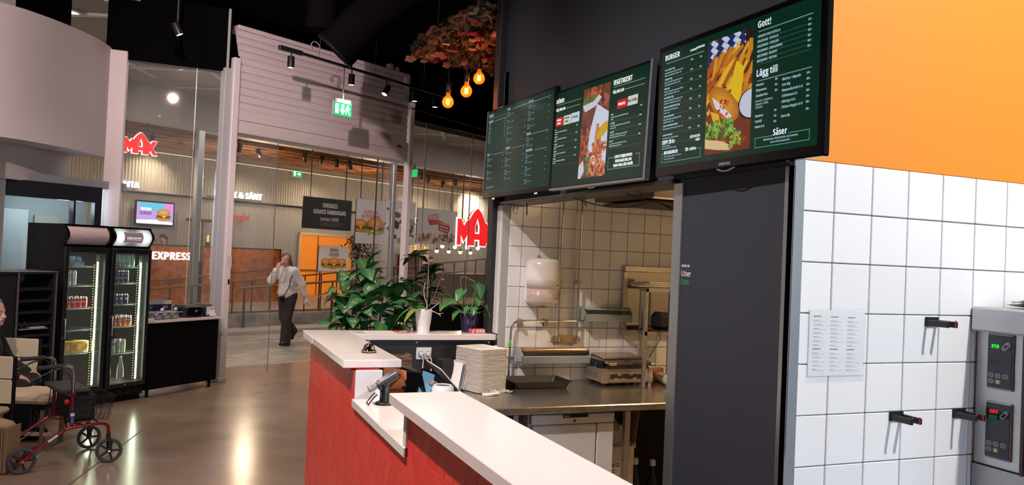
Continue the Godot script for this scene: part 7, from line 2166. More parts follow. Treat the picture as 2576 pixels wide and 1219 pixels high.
func can(colour: Color, top: float, second := Color(0, 0, 0, 0), h := 0.115, r := 0.031) -> Node3D:
	var c := thing("drink_can", "can", "can", Transform3D(), "")
	obj("can_body", lathe(mb(), [Vector2(0, 0), Vector2(r * 0.75, 0), Vector2(r, h * 0.08), Vector2(r, h * 0.86)], 14), mat(colour, 0.28, 0.35), c)
	obj("rim", lathe(mb(), [Vector2(r, h * 0.86), Vector2(r * 0.8, h * 0.97), Vector2(r * 0.8, h), Vector2(r * 0.72, h), Vector2(r * 0.7, h * 0.975), Vector2(0, h * 0.97)], 14), mat(rgb(196, 198, 200), 0.25, 0.9), c)
	if second.a > 0:
		obj("printed_band", lathe(mb(), [Vector2(r + 0.0004, h * 0.3), Vector2(r + 0.0004, h * top)], 14), mat(second, 0.3, 0.2), c)
	return c

# lettering bent round a can
func can_print(c: Node3D, words: String, cap: float, y: float, m: Material, kind := "bold", r := 0.0314, turn := 0.0) -> void:
	var st := mb()
	line(st, words, cap, Transform3D(), kind, 1, 0.85)
	var mesh: ArrayMesh = st.commit()
	var out := mb()
	var a := mesh.surface_get_arrays(0)
	var v: PackedVector3Array = a[Mesh.ARRAY_VERTEX]
	for i in range(0, v.size(), 3):
		var q := []
		for k in 3:
			var p := v[i + k]
			var ang := p.x / r
			q.append(Vector3(sin(ang) * (r + 0.0004 + p.z), p.y + y, cos(ang) * (r + 0.0004 + p.z)))
		var mid: Vector3 = (q[0] + q[1] + q[2]) / 3.0
		tri(out, q[0], q[1], q[2], Vector3(mid.x, 0, mid.z))
	obj("lettering", out, m, c, Transform3D(yaw(turn), O))

func shelf_of(proto: Node3D, x0: float, y: float, z: float, step: float, n: int, deep: int, what: String, where: String, group: String) -> void:
	var k := 0
	for j in deep:
		for i in n:
			var xf := F(x0 + step * i + 0.008 * (j % 2), y, z - 0.066 * j, -20 + 13 * ((i * 3 + j) % 4))
			var lab := "%s, %s from the left, %s row, %s" % [what, nth(i), "front" if j == 0 else ("back" if j == deep - 1 else "middle"), where]
			if k == 0:
				proto.transform = xf
				proto.set_meta("label", lab)
				proto.set_meta("group", group)
			else:
				copy(proto, xf, lab).set_meta("group", group)
			k += 1

func fridges_and_cabinet() -> void:
	fridge(0.0, "left black drinks fridge with an unlit pink header sign", false)
	fridge(0.562, "right black drinks fridge with a glowing white header sign", true)
	var white := mat(rgb(232, 228, 226), 0.4)
	var c := can(rgb(196, 24, 30), 0.6)
	can_print(c, "Coca-Cola", 0.017, 0.062, white, "serif italic bold")
	shelf_of(c, 0.075, 1.086, -0.125, 0.066, 5, 3, "red cola can", "third shelf, left fridge", "red cola cans in the left fridge")
	c = can(rgb(206, 206, 196), 0.55, rgb(168, 172, 176), 0.16, 0.028)
	can_print(c, "LIGHT", 0.012, 0.11, mat(rgb(70, 70, 110), 0.4), "bold", 0.0285)
	shelf_of(c, 0.072, 1.326, -0.12, 0.062, 3, 2, "tall white can", "second shelf, left fridge", "tall white cans in the left fridge")
	for k in 2:
		var cup := thing("drink_cup", ["pale blue drink cup at the left of the top shelf, left fridge", "pale blue drink cup beside the blue carton, left fridge"][k], "cup", F(0.085 + 0.075 * k, 1.536, -0.13), "pale blue cups in the left fridge")
		obj("cup", lathe(mb(), [Vector2(0, 0), Vector2(0.027, 0), Vector2(0.035, 0.1), Vector2(0.036, 0.104), Vector2(0, 0.104)], 16), mat(rgb(126, 176, 190), 0.4), cup)
		obj("white_band", lathe(mb(), [Vector2(0.0335, 0.075), Vector2(0.0362, 0.1)], 16), mat(rgb(196, 216, 220), 0.4), cup)
	var bc := thing("blue_carton", "light blue display carton with a rounded back on the left fridge's top shelf", "carton", F(0.22, 1.536, -0.15))
	obj("tray", box(Vector3(0.16, 0.045, 0.1), 0.003, Vector3(0, 0.0225, 0)), mat(rgb(96, 146, 190), 0.5), bc)
	obj("round_back", ext(mb(), P2([-0.045, 0.04, 0.045, 0.04, 0.045, 0.07, 0.03, 0.092, 0.0, 0.1, -0.03, 0.092, -0.045, 0.07]), 0.004, at(0.02, 0, 0.02)), mat(rgb(110, 156, 196), 0.5), bc)
	obj("red_label", box(Vector3(0.06, 0.03, 0.002), 0.0005, Vector3(-0.1, 0.02, 0.05)), mat(rgb(206, 80, 60), 0.5), bc)
	for k in 5:
		var yb := thing("yellow_pack", ["yellow snack pack at the left of the lower shelf, left fridge", "second yellow snack pack from the left, left fridge", "middle yellow snack pack in the left fridge", "fourth yellow snack pack from the left, left fridge", "yellow snack pack nearest the light strip, left fridge"][k], "pack", F(0.08 + 0.072 * k, 0.602, -0.15, -6 + 4 * (k % 3)), "yellow packs in the left fridge")
		obj("carton", box(Vector3(0.068, 0.12 + 0.008 * (k % 2), 0.11), 0.006, Vector3(0, 0.062, 0)), mat([rgb(206, 160, 60), rgb(222, 180, 80), rgb(196, 146, 50)][k % 3], 0.45), yb)
		obj("printed_panel", bx(mb(), Vector3(0.0, 0.06, 0.0556), Vector3(0.04, 0.06, 0.001), 0.0, Basis(Vector3.BACK, 0.4 - 0.2 * k)), mat([rgb(160, 110, 30), rgb(236, 206, 120)][k % 2], 0.5), yb)
	var tg := thing("shelf_tag", "white price strip at the left edge of the empty shelf, left fridge", "tag", F(0.062, 0.86, -0.07))
	obj("strip", box(Vector3(0.008, 0.17, 0.03), 0.002, Vector3(0, 0.085, 0)), sets.white_frame, tg)
	# right fridge
	c = can(rgb(120, 158, 148), 0.8, rgb(170, 206, 190), 0.165, 0.028)
	shelf_of(c, 0.63, 1.531, -0.12, 0.058, 6, 2, "tall pale green can", "top shelf, right fridge", "tall pale green cans in the right fridge")
	c = can(rgb(22, 32, 66), 0.5, rgb(90, 104, 140), 0.145, 0.028)
	can_print(c, "MER", 0.014, 0.1, mat(rgb(170, 180, 200), 0.4), "bold", 0.0285)
	shelf_of(c, 0.665, 1.346, -0.12, 0.062, 4, 2, "dark blue energy can", "second shelf, right fridge", "dark blue cans in the right fridge")
	c = can(rgb(16, 32, 120), 0.3)
	var st: SurfaceTool
	pepsi(c)
	shelf_of(c, 0.65, 1.106, -0.12, 0.066, 3, 3, "blue cola can with round mark", "third shelf, right fridge", "blue cola cans in the right fridge")
	c = can(rgb(20, 20, 26), 0.3)
	pepsi(c)
	c.transform = F(0.855, 1.106, -0.12, -8)
	c.set_meta("label", "black cola can at the right end of the blue cans, right fridge")
	c = can(rgb(232, 112, 20), 0.3)
	obj("blue_mark", lathe(mb(), [Vector2(0.0313, 0.052), Vector2(0.0315, 0.066), Vector2(0.0313, 0.082)], 14), mat(rgb(24, 44, 110), 0.4), c)
	can_print(c, "FANTA", 0.017, 0.067, white, "bold", 0.0318)
	shelf_of(c, 0.65, 0.856, -0.12, 0.066, 5, 3, "orange soda can", "fourth shelf, right fridge", "orange soda cans in the right fridge")
	tg = thing("shelf_tag", "white price strip beside the orange soda cans, right fridge", "tag", F(0.618, 0.86, -0.07))
	obj("strip", box(Vector3(0.008, 0.13, 0.03), 0.002, Vector3(0, 0.065, 0)), sets.white_frame, tg)
	for k in 4:
		c = can([rgb(222, 104, 34), rgb(170, 196, 170), rgb(150, 180, 190), rgb(186, 200, 150)][k], 0.55, [rgb(36, 70, 160), rgb(206, 216, 196), rgb(120, 170, 190), rgb(206, 214, 180)][k], 0.15, 0.029)
		c.transform = F(0.655 + 0.066 * k, 0.552, -0.12)
		c.set_meta("label", ["orange and blue can at the left of the lowest shelf, right fridge", "pale green lettered can second on the lowest shelf, right fridge", "pale blue can third on the lowest shelf, right fridge", "yellow green can at the right of the lowest shelf, right fridge"][k])
		if k == 1:
			can_print(c, "LOCA", 0.018, 0.1, mat(rgb(50, 70, 110), 0.4), "bold", 0.0295)
		var b: Node3D = copy(c, F(0.66 + 0.066 * k, 0.552, -0.19), ["orange and blue can behind the leftmost one, lowest shelf, right fridge", "pale green can in the back row, lowest shelf, right fridge", "pale blue can in the back row, lowest shelf, right fridge", "yellow green can in the back row, lowest shelf, right fridge"][k])
	var glassy := mat(Color(0.75, 0.8, 0.76, 0.22), 0.05, 0.0, {"transparency": BaseMaterial3D.TRANSPARENCY_ALPHA})
	for k in 3:
		var b := thing("water_bottle", ["empty clear bottle at the left of the right fridge's floor", "clear bottle standing behind, on the right fridge's floor", "clear bottle nearest the light strip on the right fridge's floor"][k], "bottle", F([0.67, 0.75, 0.82][k], 0.201, [-0.12, -0.24, -0.1][k]))
		obj("glass", lathe(mb(), [Vector2(0, 0.003), Vector2(0.034, 0.003), Vector2(0.037, 0.01), Vector2(0.037, 0.15), Vector2(0.03, 0.2), Vector2(0.015, 0.255), Vector2(0.013, 0.3)], 20), glassy, b)
		obj("cap", lathe(mb(), [Vector2(0.0145, 0.296), Vector2(0.0145, 0.312), Vector2(0, 0.313)], 14), mat(rgb(206, 206, 206), 0.4), b)
	# cabinet with cutlery
	c = thing("cutlery_cabinet", "black two-door cabinet with a white top beside the shutter post", "cabinet", F(1.105, 0, 0))
	var bk := mat(rgb(14, 13, 14), 0.5, 0.0, {"metallic_specular": 0.2})
	obj("body", lohi(Vector3(0, 0.09, -0.5), Vector3(1.085, 0.872, -0.02), 0.003), bk, c)
	for k in 2:
		var door := mb()
		var x0 := 0.015 + 0.535 * k
		bl(door, Vector3(x0, 0.1, -0.02), Vector3(x0 + 0.525, 0.865, -0.004), 0.003)
		for q in [[x0, 0.1, x0 + 0.03, 0.865], [x0 + 0.495, 0.1, x0 + 0.525, 0.865], [x0, 0.1, x0 + 0.525, 0.13], [x0, 0.835, x0 + 0.525, 0.865]]:
			bl(door, Vector3(q[0], q[1], -0.006), Vector3(q[2], q[3], 0.002), 0.002)
		obj("door", door, bk, c)
	for x in [0.06, 1.02]:
		obj("foot", cyl(mb(), Vector3(x, 0, -0.06), Vector3(x, 0.09, -0.06), 0.018, 10), bk, c)
	obj("white_top", bl(lohi(Vector3(-0.015, 0.872, -0.52), Vector3(1.1, 0.902, 0.012), 0.003), Vector3(-0.015, 0.872, -0.012), Vector3(0.06, 0.93, 0.012), 0.003), sets.quartz, c)
	for k in 2:
		var sb := thing("salt_carton", ["dark blue carton with white lettering behind the cutlery tray, nearest the fridge", "dark blue carton marked SALT behind the cutlery tray"][k], "carton", F(1.31 + 0.235 * k, 0.902, -0.34))
		obj("carton", box(Vector3(0.228, 0.17, 0.14), 0.003, Vector3(0, 0.085, 0)), mat(rgb(36, 34, 84), 0.55), sb)
		obj("open_top", bl(bl(mb(), Vector3(-0.114, 0.17, -0.07), Vector3(0.114, 0.225, -0.064), 0.001), Vector3(-0.114, 0.165, 0.064), Vector3(0.114, 0.21, 0.072), 0.001), mat(rgb(206, 196, 190), 0.7), sb)
		st = mb()
		line(st, "SALT" if k == 1 else "PEPPAR", 0.03, at(0.02 if k else 0, 0.13, 0.0712), "bold", 1, 0.8)
		line(st, "portions" if k == 0 else "", 0.016, at(0, 0.1, 0.0712), "regular", 1, 0.8)
		tube(st, swag([Vector3(-0.05, 0.04, 0.0712), Vector3(-0.02, 0.02, 0.0712), Vector3(0.03, 0.04, 0.0712), Vector3(0.04, 0.09, 0.0712)]), 0.0018, 4)
		obj("lettering", st, mat(rgb(190, 186, 206), 0.6), sb)
	var ct := thing("cutlery_tray", "grey plastic cutlery tray with rounded compartments on the white cabinet top", "tray", F(1.36, 0.902, -0.13))
	var gp := mat(rgb(150, 148, 152), 0.5)
	st = mb()
	for k in 4:
		lathe(st, [Vector2(0, 0), Vector2(0.05, 0.002), Vector2(0.06, 0.02), Vector2(0.06, 0.085), Vector2(0.054, 0.085), Vector2(0.05, 0.02), Vector2(0, 0.01)], 16, Transform3D(Basis.from_scale(Vector3(1, 1, 1.6)), Vector3(-0.185 + 0.123 * k, 0, 0)))
	bl(st, Vector3(-0.25, 0.078, -0.11), Vector3(0.25, 0.09, -0.095), 0.003)
	bl(st, Vector3(-0.25, 0.078, 0.092), Vector3(0.25, 0.09, 0.108), 0.003)
	obj("tray_body", st, gp, ct)
	for k in 2:
		obj("white_spoon", ball(tube(mb(), [Vector3(0.0 + 0.2 * k, 0.03, 0), Vector3(0.03 + 0.2 * k, 0.1, 0.0)], 0.005, 6), Vector3(0.035 + 0.2 * k, 0.11, 0), Vector3(0.03, 0.025, 0.012), 10), sets.white_frame, ct)
	for k in 2:
		var nd := thing("napkin_dispenser", ["wide black napkin dispenser with a metal badge on the cabinet", "napkin dispenser holding white napkins at the cabinet's right end"][k], "dispenser", F([1.86, 2.1][k], 0.902, -0.2, -8 + 6 * k))
		obj("body", box(Vector3([0.3, 0.15][k], 0.15, 0.26), 0.03, Vector3(0, 0.075, 0)), sets.plastic, nd)
		obj("front_plate", box(Vector3([0.2, 0.12][k], 0.11, 0.01), 0.006, Vector3(0, 0.072, 0.13)), sets.gloss_black if k == 0 else sets.white_frame, nd)
		obj("badge", box(Vector3(0.035, 0.026, 0.004), 0.002, Vector3(0.02, 0.08, 0.137)), sets.alu, nd)
		if k == 1:
			var nk := mb()
			wavy_sheet(nk, 0.1, 0.08, 0.03, 2)
			obj("napkin", nk, sets.paper, nd, Transform3D(Basis(Vector3.RIGHT, 1.1), Vector3(0.0, 0.04, 0.15)))

func pepsi(c: Node3D) -> void:
	var ms := [mat(rgb(206, 32, 44), 0.4), mat(rgb(236, 236, 238), 0.4), mat(rgb(40, 80, 190), 0.4)]
	for k in 3:
		var st := mb()
		var y0: float = [0.068, 0.058, 0.04][k]
		var y1: float = [0.082, 0.068, 0.058][k]
		for i in 10:
			var a := -0.6 + 0.12 * i
			var b := a + 0.12
			var r := 0.0316
			var cy := 0.061
			var f := func(t: float, y: float): return Vector3(sin(t) * r, clampf(y, cy - sqrt(maxf(0.0, 0.021 * 0.021 - (t * r) * (t * r))), cy + sqrt(maxf(0.0, 0.021 * 0.021 - (t * r) * (t * r)))) , cos(t) * r)
			quad(st, f.call(a, y0), f.call(b, y0), f.call(b, y1), f.call(a, y1), Vector3(0, 0, 1))
		obj("round_mark", st, ms[k], c)

# ---------------------------------------------------------------- seats and rack at the left edge
func left_seats() -> void:
	var blk := mat(rgb(26, 26, 29), 0.5)
	var r := thing("tray_rack", "black tray rack with many slanted shelves beside the left fridge", "rack", F(-0.16, 0, 0.12))
	var st := mb()
	bl(st, Vector3(-0.86, 0.05, -0.5), Vector3(-0.41, 1.47, -0.02), 0.004)
	bl(st, Vector3(-0.41, 0.05, -0.5), Vector3(0.0, 1.47, -0.48), 0.002)
	bl(st, Vector3(-0.03, 0.05, -0.5), Vector3(0.0, 1.47, 0.0), 0.002)
	bl(st, Vector3(-0.41, 0.05, -0.5), Vector3(-0.385, 1.47, 0.0), 0.002)
	bl(st, Vector3(-0.86, 1.455, -0.5), Vector3(0.0, 1.475, 0.0), 0.002)
	bl(st, Vector3(-0.86, 0.0, -0.48), Vector3(-0.02, 0.05, -0.04), 0.002)
	obj("carcass", st, blk, r)
	obj("grey_top", lohi(Vector3(-0.87, 1.475, -0.51), Vector3(0.005, 1.485, 0.01), 0.002), mat(rgb(120, 118, 120), 0.4, 0.4), r)
	obj("grey_back", lohi(Vector3(-0.385, 0.06, -0.478), Vector3(-0.03, 1.45, -0.472)), mat(rgb(96, 104, 108), 0.5), r)
	obj("edge_trim", bl(bl(mb(), Vector3(-0.41, 0.05, 0.0), Vector3(-0.395, 1.47, 0.006)), Vector3(-0.015, 0.05, 0.0), Vector3(0.0, 1.47, 0.006)), mat(rgb(120, 108, 100), 0.4, 0.4), r)
	for k in 11:
		obj("shelf", bx(mb(), Vector3(-0.208, 1.33 - 0.115 * k, -0.24), Vector3(0.35, 0.02, 0.46), 0.003, Basis(Vector3.RIGHT, 0.12)), mat(rgb(30, 31, 34), 0.4), r)
	var tr := thing("used_tray", "tray with crumpled foil and paper left on a shelf of the black rack", "tray", F(-0.37, 0.906, 0.0))
	obj("tray", box(Vector3(0.3, 0.012, 0.22), 0.004, Vector3(0, 0.006, 0)), mat(rgb(150, 150, 152), 0.4, 0.4), tr)
	var fs := mb()
	wavy_sheet(fs, 0.12, 0.12, 0.07, 5)
	obj("foil_ball", fs, mat(rgb(206, 206, 208), 0.2, 0.9), tr, at(-0.1, 0.01, 0.04))
	obj("paper_scrap", box(Vector3(0.16, 0.014, 0.1), 0.003, Vector3(0.05, 0.02, 0.04)), sets.paper, tr)
	# chairs with two cream back panels
	var cream := mat(rgb(214, 200, 170), 0.5)
	for k in 2:
		var c := thing("dining_chair", ["cream two-panel chair back by the tray rack, behind the seated person", "cream two-panel chair at the very left edge, nearest the viewer"][k], "chair", [at(-1.45, 0, -8.72, yaw(-22)), at(-1.44, 0, -7.45, yaw(-21))][k], "cream chairs at the left edge")
		var w: float = 0.48
		obj("upper_panel", box(Vector3(w, 0.175, 0.03), 0.006, Vector3(0, 0.775, 0)), cream, c)
		obj("lower_panel", box(Vector3(w, 0.19, 0.03), 0.006, Vector3(0, 0.585, 0)), cream, c)
		for s in [-1, 1]:
			obj("back_post", lohi(Vector3(s * w / 2 - 0.012, 0.0, -0.022), Vector3(s * w / 2 + 0.012, 0.865, 0.012), 0.003), sets.black, c)
			obj("leg", lohi(Vector3(s * w / 2 - 0.012, 0.0, 0.4), Vector3(s * w / 2 + 0.012, 0.42, 0.424), 0.003), sets.black, c)
		obj("seat", box(Vector3(w - 0.02, 0.05, 0.44), 0.02, Vector3(0, 0.445, 0.21)), mat(rgb(176, 156, 132), 0.8), c)
	var s := thing("stool", "stool with a thick cream cushion between chairs and rollator", "stool", at(-1.2, 0, -8.05, yaw(-22)))
	obj("cushion", box(Vector3(0.46, 0.1, 0.4), 0.035, Vector3(0.03, 0.44, 0)), mat(rgb(210, 186, 160), 0.85), s)
	obj("apron", box(Vector3(0.4, 0.05, 0.34), 0.004, Vector3(0.03, 0.37, 0)), sets.black, s)
	for q in [[-0.15, -0.15], [0.21, -0.15], [-0.15, 0.15], [0.21, 0.15]]:
		obj("leg", lohi(Vector3(q[0] - 0.016, 0, q[1] - 0.016), Vector3(q[0] + 0.016, 0.36, q[1] + 0.016), 0.003), mat(rgb(120, 96, 78), 0.6), s)
	obj("foot_rail", lohi(Vector3(-0.15, 0.12, 0.14), Vector3(0.35, 0.15, 0.16), 0.003), mat(rgb(190, 166, 140), 0.6), s)
	var bg := thing("woven_bag", "ribbed tan basket bag standing at the left edge of the floor", "bag", at(-1.3, 0, -7.18, yaw(-20)))
	var rb := mb()
	for k in 14:
		cyl(rb, Vector3(-0.13 + 0.02 * k, 0.02, 0.07), Vector3(-0.13 + 0.02 * k, 0.36, 0.075), 0.009, 6)
		cyl(rb, Vector3(0.14, 0.02, 0.07 - 0.013 * k), Vector3(0.145, 0.36, 0.075 - 0.013 * k), 0.009, 6)
	bl(rb, Vector3(-0.13, 0.0, -0.11), Vector3(0.138, 0.35, 0.066), 0.01)
	obj("ribbed_side", rb, mat(rgb(130, 104, 74), 0.8), bg)
	obj("lining_edge", ball(mb(), Vector3(0, 0.36, -0.02), Vector3(0.15, 0.05, 0.1), 12), mat(rgb(176, 146, 118), 0.9), bg)

# ---------------------------------------------------------------- rollator
func rollator() -> void:
	var r := thing("rollator", "dark red four-wheeled rollator with a wire basket and black seat", "walker", Transform3D(yaw(20.7), Vector3(-1.085, 0, -7.075)))
	var red := mat(rgb(122, 10, 24), 0.2, 0.35, {"clearcoat_enabled": true, "clearcoat": 0.7, "clearcoat_roughness": 0.1})
	var w := 0.56
	for side in 2:
		var z := -w * side
		var o := 0.03 if side == 0 else -0.03
		obj("side_tube", tube(mb(), swag([Vector3(0.03, 0.13, z), Vector3(0.14, 0.205, z), Vector3(0.26, 0.285, z), Vector3(0.32, 0.315, z), Vector3(0.42, 0.325, z), Vector3(0.55, 0.33, z), Vector3(0.6, 0.31, z), Vector3(0.615, 0.26, z), Vector3(0.615, 0.21, z)]), 0.0135, 10), red, r)
		obj("upright", tube(mb(), [Vector3(0.335, 0.31, z), Vector3(0.335, 0.59, z)], 0.0135, 10), red, r)
		obj("clamp", box(Vector3(0.05, 0.03, 0.05), 0.008, Vector3(0.335, 0.585, z)), red, r)
		obj("handle_tube", tube(mb(), swag([Vector3(0.335, 0.57, z), Vector3(0.335, 0.74, z), Vector3(0.325, 0.785, z), Vector3(0.29, 0.81, z), Vector3(0.23, 0.813, z)]), 0.0105, 10), sets.chrome, r)
		obj("grip", tube(mb(), [Vector3(0.25, 0.813, z), Vector3(0.2, 0.812, z), Vector3(0.07, 0.806, z)], 0.0185, 12, 0.0165), sets.rubber, r)
		obj("brake_lever", tube(mb(), swag([Vector3(0.24, 0.8, z + o * 0.4), Vector3(0.16, 0.775, z + o * 0.4), Vector3(0.08, 0.735, z + o * 0.4), Vector3(0.03, 0.715, z + o * 0.4)]), 0.007, 8), sets.plastic, r)
		obj("brake_cable", tube(mb(), swag([Vector3(0.25, 0.795, z), Vector3(0.3, 0.74, z + o), Vector3(0.315, 0.6, z + o), Vector3(0.3, 0.4, z + o), Vector3(0.25, 0.24, z + o), Vector3(0.14, 0.15, z + o), Vector3(0.07, 0.12, z + o * 0.5)]), 0.0035, 6), sets.plastic, r)
		obj("cable_end", cyl(mb(), Vector3(0.15, 0.16, z + o), Vector3(0.09, 0.125, z + o * 0.7), 0.005, 8), sets.chrome, r)
		wheel(r, Vector3(0.0, 0.1, z), 0.1, 4.0 * side)
		wheel(r, Vector3(0.625, 0.1, z), 0.1, -14.0 + 22.0 * side)
		obj("rear_fork", bx(bx(mb(), Vector3(0.015, 0.112, z + 0.026), Vector3(0.1, 0.032, 0.008), 0.004, Basis(Vector3.BACK, 0.6)), Vector3(0.015, 0.112, z - 0.026), Vector3(0.1, 0.032, 0.008), 0.004, Basis(Vector3.BACK, 0.6)), red, r)
		obj("front_fork", bx(bx(cyl(mb(), Vector3(0.615, 0.2, z), Vector3(0.615, 0.245, z), 0.018, 10), Vector3(0.624, 0.145, z + 0.026), Vector3(0.026, 0.12, 0.009), 0.004, Basis(Vector3.BACK, 0.12)), Vector3(0.624, 0.145, z - 0.026), Vector3(0.026, 0.12, 0.009), 0.004, Basis(Vector3.BACK, 0.12)), sets.plastic, r)
	obj("size_label", lohi(Vector3(0.32, 0.41, 0.0135), Vector3(0.35, 0.435, 0.0145)), mat(rgb(176, 216, 226), 0.5), r)
	obj("blue_label", lohi(Vector3(0.324, 0.355, 0.0135), Vector3(0.346, 0.4, 0.0145)), mat(rgb(60, 90, 170), 0.5), r)
	obj("tube_label", bx(mb(), Vector3(0.205, 0.25, 0.013), Vector3(0.08, 0.018, 0.003), 0.001, Basis(Vector3.BACK, 0.6)), mat(rgb(206, 196, 196), 0.5), r)
	obj("cross_brace", tube(tube(mb(), [Vector3(0.3, 0.31, 0), Vector3(0.42, 0.33, -w)], 0.01, 8), [Vector3(0.42, 0.33, 0), Vector3(0.3, 0.31, -w)], 0.01, 8), red, r)
	obj("front_bar", tube(mb(), [Vector3(0.55, 0.33, 0), Vector3(0.55, 0.33, -w)], 0.0115, 8), red, r)
	obj("seat", box(Vector3(0.24, 0.03, w - 0.04), 0.014, Vector3(0.36, 0.6, -w / 2)), sets.rubber, r)
	obj("cross_bar", tube(mb(), [Vector3(0.335, 0.56, 0), Vector3(0.335, 0.56, -w)], 0.011, 8), red, r)
	obj("reflector", lathe(mb(), [Vector2(0, 0.004), Vector2(0.02, 0.002), Vector2(0.02, 0)], 12, Transform3D(Basis(Vector3.RIGHT, PI / 2), Vector3(0.29, 0.53, 0.015))), mat(rgb(190, 30, 36), 0.3), r)
	obj("shopping_bag", box(Vector3(0.2, 0.24, w - 0.14), 0.03, Vector3(0.43, 0.46, -w / 2)), mat(rgb(24, 20, 24), 0.75), r)
	# wire basket
	var bs := mb()
	for k in 15:
		var z := -0.03 - (w - 0.06) * k / 14.0
		tube(bs, [Vector3(0.66, 0.535, z), Vector3(0.62, 0.35, z), Vector3(0.38, 0.345, z)], 0.0022, 5)
	for k in 8:
		var x := 0.38 + 0.033 * k
		tube(bs, [Vector3(x + 0.03, 0.535, -0.02), Vector3(x, 0.345, -0.045), Vector3(x, 0.345, -w + 0.045), Vector3(x + 0.03, 0.535, -w + 0.02)], 0.0022, 5)
	for y in [0.4, 0.46]:
		tube(bs, [Vector3(0.4, y, -0.03), Vector3(0.64, y, -0.03), Vector3(0.64, y, -w + 0.03), Vector3(0.4, y, -w + 0.03)], 0.0022, 5)
	obj("wire_basket", bs, mat(rgb(70, 68, 70), 0.4, 0.6), r)
	obj("basket_rim", tube(mb(), [Vector3(0.37, 0.535, -0.02), Vector3(0.665, 0.535, -0.02), Vector3(0.665, 0.535, -w + 0.02), Vector3(0.37, 0.535, -w + 0.02), Vector3(0.37, 0.535, -0.02)], 0.006, 8), sets.black, r)

func wheel(r: Node3D, c: Vector3, rad: float, turn: float) -> void:
	var xf := Transform3D(yaw(turn) * Basis(Vector3.RIGHT, PI / 2), c)
	var wl := obj("wheel", lathe(mb(), [Vector2(rad - 0.022, -0.014), Vector2(rad - 0.006, -0.016), Vector2(rad, -0.007), Vector2(rad, 0.007), Vector2(rad - 0.006, 0.016), Vector2(rad - 0.022, 0.014), Vector2(rad - 0.026, 0.0), Vector2(rad - 0.022, -0.014)], 36), mat(rgb(62, 62, 66), 0.8), r, xf)
	var hub := lathe(mb(), [Vector2(0, -0.018), Vector2(0.017, -0.018), Vector2(0.02, -0.012), Vector2(0.02, 0.012), Vector2(0.017, 0.018), Vector2(0, 0.018)], 16)
	for k in 5:
		var a := TAU * k / 5
		bx(hub, Vector3(cos(a), 0, sin(a)) * (rad * 0.45), Vector3(rad * 0.62, 0.016, 0.016), 0.004, Basis(Vector3.UP, -a))
	obj("spokes", hub, sets.plastic, wl)
	obj("axle_cap", cyl(mb(), Vector3(0, -0.034, 0), Vector3(0, 0.034, 0), 0.008, 10), sets.chrome, wl)


